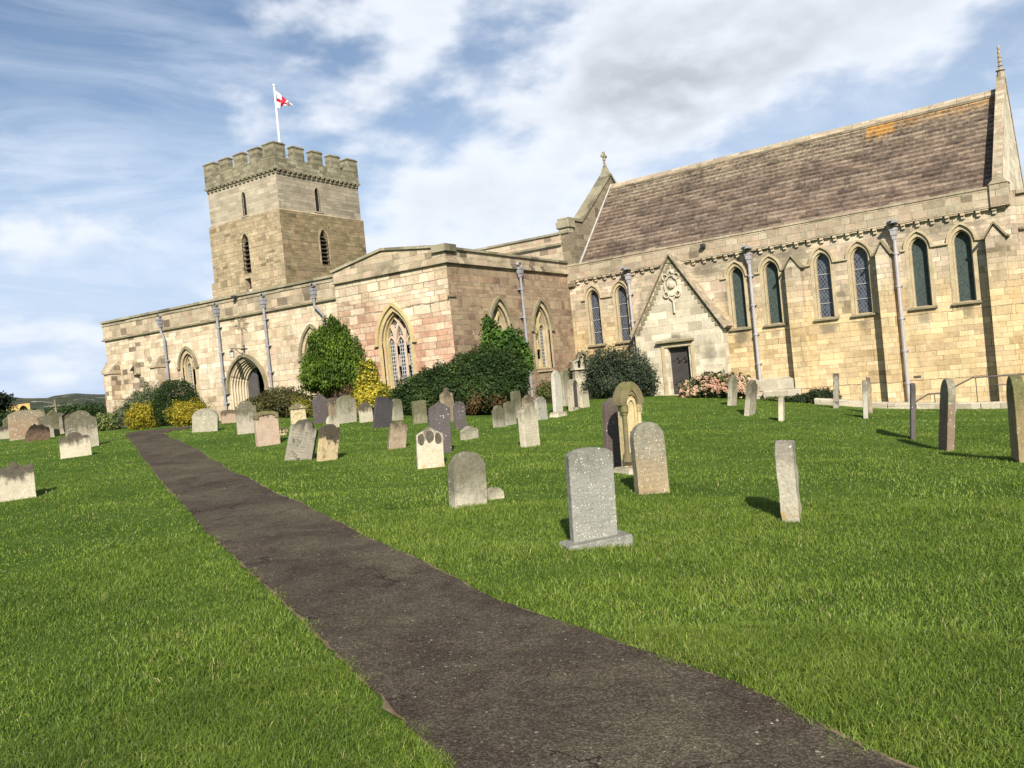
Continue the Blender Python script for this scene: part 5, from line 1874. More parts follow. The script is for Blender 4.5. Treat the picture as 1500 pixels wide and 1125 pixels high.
hr = empty('handrail', HO, label='steel ramp handrail in front of the chancel wall', cat='handrail')
rp = [(9.30, -.76), (9.52, -.63), (9.92, -.40), (10.30, -.40), (10.70, -.22), (11.25, .04), (11.7, .05), (12.8, .04), (14.5, .03)]
b = B()
b.tube([FC(a, 1.5, z) for a, z in rp], 0.026, 8)
sub(b, 'rail', rail_m, hr, HO, smooth=True)
b = B()
b.tube([FC(a, 1.5, z - 0.28) for a, z in [(11.9, .05), (12.8, .04), (14.5, .03)]], 0.016, 6)
sub(b, 'lower_rail', rail_m, hr, HO)
for a, z in ((10.1, -.40), (11.35, .04), (12.55, .04), (12.72, .04), (14.2, .03)):
    b = B()
    b.tube([FC(a, 1.5, z), FC(a, 1.5, -0.85)], 0.018, 6)
    sub(b, 'post', rail_m, hr, HO)

# ------------------------------------------------------------ gravestones
STONES=[
(-14.924, 7.173, 0.57, 0.64, 0.14, 22, 0.0, 'scrollknob', 'stainwhite', 'pale headstone with dark stained top and small knobs at the left edge of the lawn'),
(-20.884, 11.566, 0.71, 0.63, 0.12, 28, 0.0, 'scroll', 'stainwhite', 'low pale headstone with a dark double-scroll top beside the path'),
(-23.808, 13.414, 0.83, 1.1, 0.14, 25, 0.0, 'shoulder', 'greydark', 'grey lichened headstone with carved shoulders right behind the low scroll-topped one'),
(-35.935, 18.33, 0.94, 0.69, 0.15, 30, 0.04, 'broken', 'darkbrown', 'small dark brown broken headstone with ragged top'),
(-39.528, 19.745, 1.47, 1.32, 0.12, 10, 0.0, 'segment', 'pinklichen', 'wide pinkish slab headstone covered with white lichen patches'),
(-47.873, 22.959, 0.52, 1.12, 0.12, 0, 0.0, 'pointed', 'greygreen', 'narrow green-grey headstone just left of the wide pink slab'),
(-45.003, 21.212, 0.7, 0.63, 0.14, 0, 0.0, 'flat', 'stainwhite', 'low pale block headstone at the left picture edge'),
(-43.956, 22.69, 0.47, 1.35, 0.1, 0, 0.0, 'round', 'paleg', 'small round-topped pale headstone in the far rank behind the wide pink slab'),
(-38.759, 20.553, 0.48, 1.24, 0.1, 0, 0.0, 'pointed', 'greygreen', 'gabled grey headstone behind the stone cross'),
(-38.062, 19.844, 0.6, 0.99, 0.12, 15, 0.0, 'hood', 'greydark', 'grey headstone with a projecting curved hood right of the wide pink slab'),
(-43.758, 23.575, 0.48, 1.01, 0.1, 0, 0.0, 'round', 'grey', 'plain grey headstone in front of the stone cross'),
(-41.895, 22.949, 0.5, 1.01, 0.1, 0, 0.0, 'scroll', 'brown', 'brown scroll-topped headstone left of the grey lichened one'),
(-22.875, 16.914, 0.81, 0.75, 0.14, 55, 0.08, 'roundbroad', 'lichen', 'broad rounded headstone crusted with pale lichen near the path end'),
(-26.997, 21.08, 0.58, 0.54, 0.12, 20, 0.0, 'segment', 'pinkdark', 'low pinkish headstone with dark arched top near the church door'),
(-19.959, 16.196, 0.58, 0.97, 0.12, 35, 0.01, 'shoulder', 'greydark', 'tall grey headstone with a round centre between shoulders in front of the church door'),
(-16.488, 13.968, 0.58, 0.84, 0.14, 20, 0.0, 'segment', 'pink', 'pink sandstone headstone with a dark arched hood'),
(-18.235, 15.937, 0.3, 0.21, 0.1, 0, 0.0, 'round', 'cream', 'stump of a small pale stone peeping out beside the pink headstone'),
(-12.824, 11.597, 0.54, 0.82, 0.13, 60, 0.26, 'shoulder', 'grey2', 'large grey headstone leaning right, with black staining near its foot'),
(-12.192, 11.748, 0.4, 0.72, 0.13, 12, 0.22, 'scroll', 'stainsand', 'sandy headstone with black stained head, leaning beside the large grey one'),
(-20.785, 18.952, 0.52, 0.7, 0.14, 30, 0.0, 'pediment', 'cream', 'cream carved headstone with a triangular pediment'),
(-19.933, 19.158, 0.56, 0.96, 0.08, 15, 0.0, 'pointed', 'slate', 'dark slate headstone with a pointed top below the conifer'),
(-19.587, 19.395, 0.39, 0.8, 0.1, 2, 0.0, 'segment', 'brown', 'brown headstone squeezed between the pointed slate and the arched pale one'),
(-18.886, 19.203, 0.68, 0.87, 0.12, 15, 0.05, 'roundarch', 'paleg', 'arched pale grey headstone under the conifer'),
(-18.249, 17.965, 0.42, 0.37, 0.12, 2, 0.0, 'round', 'white', 'very small round white headstone'),
(-18.307, 19.49, 0.44, 0.63, 0.12, 12, 0.0, 'shoulder', 'stainwhite', 'pale headstone left of the leaning black slate'),
(-16.357, 18.012, 0.65, 0.91, 0.07, 6, 0.22, 'segment', 'slatedark', 'smooth black slate headstone leaning right'),
(-17.884, 20.509, 0.44, 0.71, 0.12, 0, 0.0, 'roundarch', 'paleg', 'pale headstone half hidden by the dark bush right of the black slate'),
(-16.225, 19.619, 0.46, 0.69, 0.12, 20, 0.0, 'flat', 'greygreen', 'flat-topped green-grey headstone standing against the big bush'),
(-11.936, 13.552, 0.37, 0.58, 0.15, 35, 0.14, 'scroll', 'brown', 'small brown headstone with scrolled top and recessed panel'),
(-9.099, 11.162, 0.46, 0.7, 0.16, 45, 0.04, 'ogee', 'stainwhite2', 'white headstone with three dark oval hollows'),
(-10.148, 12.802, 0.44, 1.01, 0.08, 30, 0.04, 'ogee', 'slate', 'tall purple slate headstone behind the one with three ovals'),
(-15.641, 20.254, 0.51, 1.05, 0.16, 0, 0.0, 'gothicfin', 'brown', 'brown gothic headstone with pinnacled carved top before the bush'),
(-13.673, 18.221, 0.36, 0.75, 0.07, 20, 0.02, 'round', 'slate', 'narrow round-topped slate headstone right of the tall purple one'),
(-11.483, 15.606, 0.46, 0.3, 0.15, 8, 0.0, 'scroll', 'lichen', 'low worn fragment of a scroll-topped headstone in the grass'),
(-6.034, 8.042, 0.44, 0.65, 0.16, 25, 0.05, 'roundtop', 'stainwhite3', 'thick round-topped headstone with dark head and pale foot'),
(-6.038, 8.607, 0.22, 0.14, 0.14, 25, 0.0, 'round', 'white', 'small round footstone beside the thick round-topped headstone'),
(-12.919, 19.008, 0.44, 0.61, 0.12, 2, 0.0, 'shoulder', 'greydark2', 'grey-green headstone at the left end of the crowded row'),
(-13.183, 19.967, 0.47, 0.67, 0.1, 2, 0.0, 'segment', 'greydark2', 'grey-green headstone second from the left of the crowded row'),
(-14.378, 22.204, 0.45, 0.87, 0.1, 0, 0.0, 'segment', 'greydark2', 'mossy headstone behind the crowded row'),
(-14.0, 22.294, 0.54, 0.74, 0.12, 0, 0.0, 'scroll', 'brown', 'mossy brown scroll-topped headstone behind the white leaning slab'),
(-9.038, 14.338, 0.47, 0.87, 0.14, 9, -0.01, 'ogee', 'white', 'large weathered white headstone with shouldered top'),
(-13.094, 21.576, 0.53, 0.71, 0.1, 2, 0.0, 'round', 'lichengrey', 'round-topped grey headstone right of the large white one'),
(-13.281, 22.906, 0.42, 1.46, 0.12, 2, 0.05, 'lancet', 'paleg2', 'tall slender pale headstone on a rough plinth'),
(-15.09, 26.753, 0.51, 1.34, 0.12, 0, 0.0, 'lancet', 'paleg', 'tall pale mossy headstone behind the slender one on a plinth'),
(-13.8, 24.906, 0.53, 1.06, 0.16, 0, 0.05, 'lancetpanel', 'slatepanel', 'gothic headstone with black recessed panel and pale surround'),
(-13.888, 25.871, 0.54, 0.58, 0.12, 0, 0.0, 'flat', 'white', 'short white headstone with two small dark eyes at its top'),
(-5.934, 11.816, 0.34, 1.09, 0.09, 18, 0.07, 'ogee', 'slatered', 'dark brown slate headstone behind the gothic one'),
(-5.375, 11.291, 0.3, 1.25, 0.12, 24, 0.02, 'gothic', 'gothic', 'ornate golden gothic headstone with thick arched hood and side shaft'),
(-4.265, 9.483, 0.4, 0.88, 0.15, 45, 0.0, 'roundtop', 'tan', 'tan round-topped headstone streaked with white lichen'),
(-3.616, 6.665, 0.43, 0.89, 0.09, 40, 0.025, 'segment', 'bluegrey', 'big blue-grey slab headstone speckled with lichen on a stone base'),
(-2.35, 8.583, 0.55, 0.78, 0.17, -12, 0.03, 'slant', 'rough', 'rough layered headstone seen edge-on with yellow lichen'),
(-8.978, 26.923, 0.5, 1.02, 0.14, 3, 0.11, 'pointed', 'paleg', 'edge-on pale headstone before the pink hydrangea'),
(-7.337, 23.462, 0.55, 1.0, 0.14, 2, 0.12, 'scroll', 'greydark', 'grey headstone with dark face just right of the hydrangea'),
(-6.049, 21.992, 0.45, 0.63, 0.12, -10, 0.07, 'round', 'white', 'short pale headstone seen nearly edge-on below the downpipe'),
(-6.027, 28.425, 0.5, 1.14, 0.16, -9, 0.085, 'round', 'grey2', 'slim grey headstone standing by the low dark juniper'),
(-4.324, 23.825, 0.55, 1.01, 0.12, -10, 0.06, 'flat', 'lichengrey', 'thin edge-on pale headstone before the second buttress shadow'),
(-4.639, 26.366, 0.5, 1.04, 0.12, -10, 0.01, 'round', 'brown', 'thin brown edge-on headstone just behind the thin pale one'),
(-2.487, 18.41, 0.6, 1.11, 0.09, -9, 0.1, 'flat', 'slate', 'very thin slate headstone seen edge-on'),
(-1.701, 16.43, 0.62, 1.26, 0.12, -18, 0.09, 'round', 'brownedge', 'thick round headstone with black shadowed flank'),
(-2.611, 28.087, 0.5, 0.85, 0.12, -8, 0.01, 'round', 'lichengrey', 'thin pale headstone hidden behind the thick dark-flanked one'),
(-0.496, 14.05, 0.7, 1.23, 0.15, -10, 0.0, 'round', 'brownedge2', 'mossy round headstone at the right picture edge'),
]



def prof(kind, w, h):
    """outline in (y, z), counter-clockwise, foot below ground"""
    a = w / 2
    fo = -0.25
    P = [(-a, fo), (a, fo)]

    def arc(cx, cz, rx, rz, t0, t1, n=12):
        return [(cx + rx * math.cos(math.radians(t0 + (t1 - t0) * k / n)), cz + rz * math.sin(math.radians(t0 + (t1 - t0) * k / n))) for k in range(n + 1)]
    if kind in ('round', 'roundtop', 'roundarch'):
        r = a if kind != 'roundarch' else a
        rz = {'round': a, 'roundtop': a * 1.05, 'roundarch': a * 0.72}[kind]
        rz = min(rz, h * 0.8)
        return P + arc(0, h - rz, r, rz, 0, 180, 18)
    if kind == 'roundbroad':
        return P + [(a, h * .45)] + arc(0, h * .55, a * 1.02, h * .45, 5, 175, 16) + [(-a, h * .45)]
    if kind == 'segment':
        s = w * 0.16
        return P + arc(0, h - s, a, s, 0, 180, 14)
    if kind == 'flat':
        return P + [(a, h * .985), (a * .2, h), (-a, h * .975)]
    if kind == 'hood':
        s = w * 0.20
        return P + [(a * .9, h - s * 1.3), (a * 1.12, h - s * 1.3)] + arc(0, h - s, a * 1.12, s, 0, 180, 12) + [(-a * 1.12, h - s * 1.3), (-a * .9, h - s * 1.3)]
    if kind == 'shoulder':
        s = w * 0.13
        return P + [(a, h - s * 2.2), (a * .72, h - s * 2.0)] + arc(0, h - s * 2.0, a * .68, s * 2.0, 0, 180, 12) + [(-a * .72, h - s * 2.0), (-a, h - s * 2.2)]
    if kind == 'ogee':
        s = w * 0.30
        pts = []
        for k in range(13):
            t = k / 12
            pts.append((a * (1 - t), h - s * (1 - (3 * t * t - 2 * t ** 3)) + (0.03 * w * math.sin(math.pi * 2 * t))))
        return P + pts + [(-x, z) for x, z in pts[-2::-1]]
    if kind == 'scroll':
        s = w * 0.20
        pts = arc(a * .72, h - s * 1.25, a * .28, s * .55, -20, 150, 7) + arc(0, h - s * .95, a * .52, s * .95, 18, 162, 9)
        pts += arc(-a * .72, h - s * 1.25, a * .28, s * .55, 30, 200, 7)
        return P + pts
    if kind == 'scrollknob':
        s = w * 0.16
        return P + [(a, h - s * 1.3), (a * .98, h - s * .75), (a * .75, h - s * .7), (a * .66, h - s * 1.1), (a * .25, h - s * .75)] + arc(0, h - s * .42, a * .18, s * .42, -10, 190, 7) + \
            [(-a * .25, h - s * .75), (-a * .66, h - s * 1.1), (-a * .75, h - s * .7), (-a * .98, h - s * .75), (-a, h - s * 1.3)]
    if kind == 'pointed':
        s = w * 0.38
        pts = [(a, h - s)] + [(a * (1 - t) ** 1.15, h - s + s * t ** 0.9) for t in (0.2, 0.4, 0.6, 0.8, 1.0)]
        return P + pts + [(-x, z) for x, z in pts[-2::-1]]
    if kind == 'pediment':
        s = w * 0.30
        return P + [(a * .92, h - s * 1.25), (a * 1.06, h - s * 1.2), (a * 1.06, h - s), (0, h), (-a * 1.06, h - s), (-a * 1.06, h - s * 1.2), (-a * .92, h - s * 1.25)]
    if kind in ('lancet', 'lancetpanel', 'gothic'):
        zs = h - w * (0.62 if kind != 'gothic' else 0.72)
        lp = arch(0, w, fo, zs, h, 10)
        return lp
    if kind == 'gothicfin':
        s = w * 0.5
        return P + [(a, h - s * 1.1), (a * 1.05, h - s), (a * .8, h - s * .62), (a * .62, h - s * .95), (a * .35, h - s * .5), (a * .16, h - s * .38), (a * .12, h - .03), (0, h),
                    (-a * .12, h - .03), (-a * .16, h - s * .38), (-a * .35, h - s * .5), (-a * .62, h - s * .95), (-a * .8, h - s * .62), (-a * 1.05, h - s), (-a, h - s * 1.1)]
    if kind == 'broken':
        return P + [(a, h * .55), (a * .92, h * .78), (a * .6, h * .80), (a * .42, h * .97), (a * .05, h * .92), (-a * .2, h), (-a * .55, h * .86), (-a * .8, h * .55), (-a * .97, h * .28)]
    if kind == 'slant':
        return P + [(a, h * .80), (a * .8, h * .955), (a * .3, h * .97), (a * .1, h), (-a * .5, h * .99), (-a * .8, h * .93), (-a, h * .86)]
    return P + [(a, h), (-a, h)]


def weather(me, amp, seed, hseg=0.06):
    """refine and roughen a stone mesh"""
    bm = bmesh.new()
    bm.from_mesh(me)
    bmesh.ops.triangulate(bm, faces=[f for f in bm.faces if len(f.verts) > 4])
    for it in range(4):
        ed = [e for e in bm.edges if e.calc_length() > hseg]
        if not ed:
            break
        bmesh.ops.subdivide_edges(bm, edges=ed, cuts=1, use_grid_fill=False)
        bmesh.ops.triangulate(bm, faces=[f for f in bm.faces if len(f.verts) > 4])
    bm.normal_update()
    for v in bm.verts:
        p = v.co * 6.0 + Vector((seed * 3.7, seed * 1.3, 0))
        q = v.co * 22.0 + Vector((seed, 0, seed))
        e = mnoise.noise(p) * 0.7 + mnoise.noise(q) * 0.35
        ax = v.normal
        v.co += ax * e * amp
    bm.to_mesh(me)
    bm.free()


def slab(b, outline, t, x0=None, bev=0.0):
    x1 = t / 2 if x0 is None else x0 + t
    xa = -t / 2 if x0 is None else x0
    loop = [Vector((x1, y, z)) for y, z in outline]
    b.prism(loop, Vector((xa - x1, 0, 0)))


GROUPS = {}
rs = random.Random(5)
for i, (x, y, w, h, t, beta, lean, kind, mat, label) in enumerate(STONES):
    z0 = gz(x, y)
    name = 'headstone'
    has_parts = kind in ('gothic', 'lancetpanel') or mat in ('bluegrey', 'paleg2', 'pink', 'stainwhite2', 'cream') or label.startswith('short white')
    b = B()
    fl_w = w
    slab(b, prof(kind, w, h), t)
    m = GM[mat]
    if kind == 'gothic':
        pass
    if has_parts:
        root = empty(name, (x, y, z0), label=label, cat='headstone')
        tgt = b.build('slab', m, bevel=0.012)
        tgt.parent = root
    else:
        root = b.build(name, m, bevel=0.012 if mat not in ('rough',) else 0.02, label=label, cat='headstone')
        root.location = (x, y, z0)
        tgt = root
    rx = -lean * (1.25 if x < -3.5 or y < 5 else 0.15)
    ry_ = 0.0 if x < -9.5 or y < 9.0 or beta > 0 and y < 20 else lean * 1.0
    if kind in ('shoulder', 'scroll') and mat in ('grey2', 'stainsand'):
        rx = -lean * 1.05
    root.rotation_euler = (rx, ry_ + math.radians(rs.uniform(-1.2, 1.2)), -math.radians(beta))
    amp = {'rough': 0.018, 'broken': 0.03, 'lichen': 0.016, 'slatedark': 0.0, 'slate': 0.002, 'slatered': 0.004, 'bluegrey': 0.0025, 'darkbrown': 0.035}.get(mat, 0.009)
    if amp > 0:
        near = math.hypot(x, y) < 18
        weather(tgt.data, amp, i + 1, 0.045 if near else 0.12)
    root['group'] = 'gravestones in the churchyard'
    # carved parts
    if mat == 'bluegrey':
        c = B()
        c.hexa([Vector(p) for p in ((-.17, -w / 2 - .10, -.2), (.17, -w / 2 - .10, -.2), (.17, w / 2 + .11, -.2), (-.13, w / 2 + .11, -.2), (-.12, -w / 2 - .09, .045), (.16, -w / 2 - .09, .045), (.16, w / 2 + .10, .085), (-.12, w / 2 + .10, .085))])
        o = c.build('plinth', m, bevel=0.012)
        o.parent = root
        weather(o.data, 0.004, 3, 0.06)
    if mat == 'paleg2':
        c = B()
        c.hexa([Vector(p) for p in ((-.18, -.36, -.2), (.2, -.36, -.2), (.2, .36, -.2), (-.18, .36, -.2), (-.14, -.30, .14), (.15, -.30, .14), (.15, .30, .14), (-.14, .30, .14))])
        o = c.build('plinth', GM['white'], bevel=0.03)
        o.parent = root
        weather(o.data, 0.02, 4, 0.08)
    if mat == 'pink':
        c = B()
        oa = [(a_, z_) for a_, z_ in prof('segment', w * 1.03, h + 0.015) if z_ > 0]
        c.ribbon(lambda u, d, z: Vector((d, u, z)), [(w * .515, h - w * .30)] + oa + [(-w * .515, h - w * .30)], 0.09, -t / 2 - .01, t / 2 + .03, side=0.045)
        o = c.build('hood_moulding', GM['gothic_hood'], bevel=0.01)
        o.parent = root
    if mat == 'cream':
        c = B()
        c.box(lambda u, d, z: Vector((d, u, z)), -w * .55, w * .55, t / 2 - .01, t / 2 + .03, h - w * .40, h - w * .34)
        for q in (-1, 1):
            c.ribbon(lambda u, d, z: Vector((d, u, z)), [(q * .03 + q * .16 * math.cos(k * .5) * (1 - k * .06), h * .36 + .13 * math.sin(k * .5)) for k in range(11)], 0.028, t / 2 - .01, t / 2 + .022)
        o = c.build('relief_carving', m, bevel=0.004)
        o.parent = root
    if mat == 'stainwhite2':
        for (cy, cz, ry, rz) in ((-0.33, .70, .075, .10), (0.0, .76, .085, .11), (0.31, .70, .07, .10)):
            c = B()
            pts = [Vector((t / 2 + .003, w * cy + ry * (1 + .10 * math.sin(k * 2.3 + cy * 9)) * .85 * math.cos(k * .5236), h * cz + rz * (1 + .1 * math.sin(k * 1.7 + cy * 5)) * math.sin(k * .5236))) for k in range(12)]
            c.prism(pts, Vector((-0.03, 0, 0)))
            o = c.build('dark_hollow', M['hole'])
            o.parent = root
    if label.startswith('short white'):
        for cy in (-.14, .14):
            c = B()
            pts = [Vector((t / 2 + .008, w * cy + .055 * math.cos(k * .628), h * .88 + .035 * math.sin(k * .628))) for k in range(10)]
            c.prism(pts, Vector((-0.03, 0, 0)))
            o = c.build('dark_hollow', M['hole'])
            o.parent = root
    if kind == 'lancetpanel':
        c = B()
        lp = arch(0, w * .58, .10, h - w * .62, h - w * .16, 8)
        c.prism([Vector((t / 2 + .012, a_, z_)) for a_, z_ in lp], Vector((-.03, 0, 0)))
        o = c.build('inset_panel', GM['slatedark'])
        o.parent = root
        c = B()
        c.ribbon(lambda u, d, z: Vector((d, u, z)), [(w * .36, .08)] + [(-q[0], q[1]) for q in arch_open(0, w * .74, h - w * .62, h - w * .05, 8)] + [(-w * .36, .08)], 0.05, t / 2 - .01, t / 2 + .05)
        o = c.build('panel_moulding', m, bevel=0.006)
        o.parent = root
    if kind == 'gothic':
        zs = h - w * .72
        Fg = lambda u, d, z: Vector((d, u, z))
        c = B()
        # heavy hood over a recessed panel
        oa = [(-q[0], q[1]) for q in arch_open(0, w * 1.12, zs, h + .05, 12)]
        c.ribbon(Fg, [(oa[0][0], zs - .02)] + oa + [(oa[-1][0], zs - .02)], 0.12, -t / 2 - .01, t / 2 + .07)
        oa2 = [(-q[0], q[1]) for q in arch_open(0, w * .90, zs, h - .06, 12)]
        c.ribbon(Fg, oa2, 0.05, t / 2 - .01, t / 2 + .045)
        o = c.build('arched_hood', GM['gothic_hood'], bevel=0.015)
        o.parent = root
        weather(o.data, 0.004, 9, 0.06)
        for q in (-1, 1):
            c = B()
            yy = q * (w / 2 - .01)
            c.tube([Vector((t / 2 + .03, yy, .30)), Vector((t / 2 + .03, yy, zs - .10))], 0.034, 10)
            for za, zb, rr in ((zs - .12, zs - .02, .06), (zs - .16, zs - .13, .045), (.24, .31, .06), (.18, .25, .075)):
                c.tube([Vector((t / 2 + .03, yy, za)), Vector((t / 2 + .03, yy, zb))], rr, 10)
            o = c.build('side_shaft', GM['gothic_hood'] if q < 0 else m)
            o.parent = root
        c = B()
        c.ribbon(Fg, [(w * .27, .26)] + [(-q[0], q[1]) for q in arch_open(0, w * .54, zs - .06, zs + w * .24, 9)] + [(-w * .27, .26)], 0.035, t / 2 - .01, t / 2 + .035)
        r2 = random.Random(3)
        for k in range(26):
            yy = r2.uniform(-.13, .13)
            zz = zs + w * .30 + r2.uniform(-.02, .20) * (1 - abs(yy) / .17)
            c.tube([Vector((t / 2 - .01, yy, zz)), Vector((t / 2 + .035, yy + r2.uniform(-.02, .02), zz + .02))], [.03, .012], 6)
        o = c.build('relief_carving', m, bevel=0.004)
        o.parent = root
        c = B()
        for zz in (.60, .52, .38):
            c.box(Fg, -.08, .06, t / 2, t / 2 + .012, zz, zz + .018)
        o = c.build('inscription', M['hole'])
        o.parent = root
        c = B()
        c.hexa([Vector(p) for p in ((-.22, -w / 2 - .14, -.2), (.28, -w / 2 - .14, -.2), (.28, w / 2 + .14, -.2), (-.22, w / 2 + .14, -.2), (-.16, -w / 2 - .08, .10), (.22, -w / 2 - .08, .10), (.22, w / 2 + .08, .10), (-.16, w / 2 + .08, .10))])
        o = c.build('plinth', GM['white'], bevel=0.03)
        o.parent = root
        weather(o.data, 0.012, 7, 0.08)

# churchyard cross
cx_, cy_ = -41.5, 22.2
g0 = gz(cx_, cy_)
c = B()
c.tube([Vector((0, 0, -.3)), Vector((0, 0, 1.72))], [.085, .065], 4)
c.tube([Vector((0, -.24, 1.38)), Vector((0, .24, 1.38))], .065, 4)
ring = [Vector((0, .15 * math.cos(a), 1.38 + .15 * math.sin(a))) for a in np.linspace(0, 2 * math.pi, 17)]
c.tube(ring, .02, 5, cap=False)
c.hexa([Vector(p) for p in ((-.2, -.25, -.2), (.2, -.25, -.2), (.2, .25, -.2), (-.2, .25, -.2), (-.15, -.2, .25), (.15, -.2, .25), (.15, .2, .25), (-.15, .2, .25))])
o = c.build('cross_monument', GM['paleg'], bevel=0.01, label='pale stone cross standing tall among the far left gravestones', cat='stone cross')
o.location = (cx_, cy_, g0)
o.scale = (1, 1, 1)

# wall monument with an open arched head, against the transept corner
mx, my = -16.75, 31.3
g0 = gz(mx, my)
wm = empty('wall_monument', (mx, my, g0), rz=-math.radians(30), label='tall pale monument with an open arched crest beside the dark chancel shrub', cat='monument', group='gravestones in the churchyard')
Fg = lambda u, d, z: Vector((d, u, z))
c = B()
c.box(Fg, -.36, .36, -.1, .1, -.3, 1.28)
c.box(Fg, -.46, -.34, -.12, .14, -.3, 1.24)
c.box(Fg, .34, .46, -.12, .14, -.3, 1.24)
o = c.build('body', GM['white'], bevel=0.02)
o.parent = wm
c = B()
c.box(Fg, -.50, .50, -.16, .2, 1.282, 1.36)
c.ribbon(Fg, [(.44, 1.36), (.44, 1.62), (.22, 1.70)] + [(.22 * math.cos(a), 1.74 + .26 * math.sin(a)) for a in np.linspace(0.1, math.pi - .1, 11)] + [(-.22, 1.70), (-.44, 1.62), (-.44, 1.36)], 0.08, -.08, .1)
c.box(Fg, -.44, -.22, -.05, .03, 1.36, 1.64)
c.box(Fg, .22, .44, -.05, .03, 1.36, 1.64)
c.tube([Vector((.02, 0, 1.36)), Vector((.02, 0, 1.55)), Vector((.02, 0, 1.75))], [.12, .07, .09], 8)
o = c.build('crest', GM['greydark'], bevel=0.01)
o.parent = wm

# ------------------------------------------------------------ planting
def leaves(name, blobs, n, size, cols, **kw):
    kd = 1.0 if name in ('flower_heads', 'bare_twigs', 'crown') else 1.9
    return _leaves(name, blobs, int(n * kd), size * (1.2 if kd > 1 else 1.0), cols, **kw)


def _leaves(name, blobs, n, size, cols, parent=None, loc=(0, 0, 0), up=0.3, seed=1, aspect=1.8, fill=0.55, lump=0.22, lumpf=2.2, mat='leaf', vert=0.0, bright=1.0, droop=None):
    """small leaf faces through a lumpy crown. blobs: (cx,cy,cz,rx,ry,rz,weight)"""
    r = np.random.default_rng(seed)
    bl = np.array(blobs, float)
    wts = bl[:, 3] * bl[:, 5] * bl[:, 4]
    wts = wts ** 0.8
    wts /= wts.sum()
    k = r.choice(len(bl), n, p=wts)
    d = r.normal(size=(n, 3))
    d /= np.linalg.norm(d, axis=1)[:, None]
    ph = r.uniform(0, 6.28, 6)
    f = lumpf
    lumps = (np.sin(d[:, 0] * f * 2.3 + ph[0] + k) * np.sin(d[:, 1] * f * 2.7 + ph[1]) + np.sin(d[:, 2] * f * 3.1 + ph[2] + k * 2) * np.sin(d[:, 0] * f * 3.7 + ph[3]) + 0.6 * np.sin(d[:, 1] * f * 6 + ph[4]) * np.sin(d[:, 2] * f * 5.5 + ph[5]))
    rad_ = (1 + lump * 0.8 * lumps) * (1 - fill * r.random(n) ** 1.7)
    rad_ *= 1 + 0.03 * r.normal(size=n)
    c = bl[k, :3] + d * bl[k, 3:6] * rad_[:, None]
    nrm = d * 0.7 + r.normal(size=(n, 3)) * 0.7
    nrm[:, 2] += up
    nrm /= np.linalg.norm(nrm, axis=1)[:, None]
    t = r.normal(size=(n, 3))
    if vert > 0:
        t = t * (1 - vert) + np.array([0, 0, 1.0]) * vert * 2
    t -= nrm * (t * nrm).sum(1)[:, None]
    t /= np.linalg.norm(t, axis=1)[:, None] + 1e-9
    s = np.cross(nrm, t)
    L = size * r.uniform(0.6, 1.4, n)
    Wd = L / aspect
    V = np.empty((n, 4, 3))
    V[:, 0] = c - t * L[:, None] * .5
    V[:, 1] = c + s * Wd[:, None] * .5 + nrm * (0.12 * L)[:, None]
    V[:, 2] = c + t * L[:, None] * .5
    V[:, 3] = c - s * Wd[:, None] * .5 + nrm * (0.12 * L)[:, None]
    cols = np.array(cols, float)
    cl = np.sin(c[:, 0] * 3.1 + ph[0]) * np.sin(c[:, 2] * 3.7 + ph[1]) * 0.5 + 0.5
    q = np.clip(cl * 0.45 + r.random(n) * 0.65 - 0.05, 0, 0.999) * (len(cols) - 1)
    i0 = q.astype(int)
    fr = (q - i0)[:, None]
    col = cols[i0] * (1 - fr) + cols[np.minimum(i0 + 1, len(cols) - 1)] * fr
    col *= (r.uniform(0.75, 1.25, n) * bright)[:, None]
    col *= 0.85
    col4 = np.repeat(col, 4, axis=0)
    return np_mesh(name, V.reshape(-1, 3), 4, np.arange(n * 4), M[mat], parent=parent, col=col4, loc=loc)


M['bark'] = trim_mat('shrub bark', (0.10, 0.065, 0.04), (0.16, 0.11, 0.07), 0.3, (0.05, 0.03, 0.02), scale=8)


def shrub(name, x, y, blobs, n, size, cols, label, cat='bush', group=None, stems=7, stemh=0.6, **kw):
    z0 = gz(x, y) - 0.02
    root = empty(name, (x, y, z0), label=label, cat=cat)
    if group:
        root['group'] = group
    leaves('foliage', blobs, n, size, cols, parent=root, seed=int(abs(x * 13 + y * 7)) + 1, **kw)
    b = B()
    r = random.Random(int(abs(x * 31)))
    bl = blobs
    for k in range(stems):
        q = r.choice(bl)
        x1, y1, z1 = q[0] + r.uniform(-.4, .4) * q[3], q[1] + r.uniform(-.4, .4) * q[4], q[2] + r.uniform(-.3, .4) * q[5]
        x0, y0 = x1 * .6 + r.uniform(-.15, .15), y1 * .4
        b.tube([Vector((x0, y0, -.1)), Vector((x0 * .6 + x1 * .4, y0 * .6 + y1 * .4, z1 * .5)), Vector((x1, y1, z1))], [.035, .025, .008], 5)
    b.build('stems', M['bark'], parent=root)
    return root


DG = [(0.012, 0.026, 0.007), (0.022, 0.046, 0.010), (0.042, 0.078, 0.016), (0.10, 0.15, 0.045)]
GG = [(0.045, 0.065, 0.030), (0.075, 0.105, 0.048), (0.12, 0.155, 0.075), (0.17, 0.20, 0.11)]
YG = [(0.10, 0.11, 0.012), (0.22, 0.20, 0.018), (0.36, 0.29, 0.022), (0.46, 0.38, 0.04)]
BG = [(0.04, 0.05, 0.015), (0.075, 0.085, 0.022), (0.11, 0.085, 0.035), (0.13, 0.14, 0.045)]
LG = [(0.022, 0.055, 0.010), (0.045, 0.105, 0.016), (0.085, 0.17, 0.025), (0.14, 0.24, 0.04)]

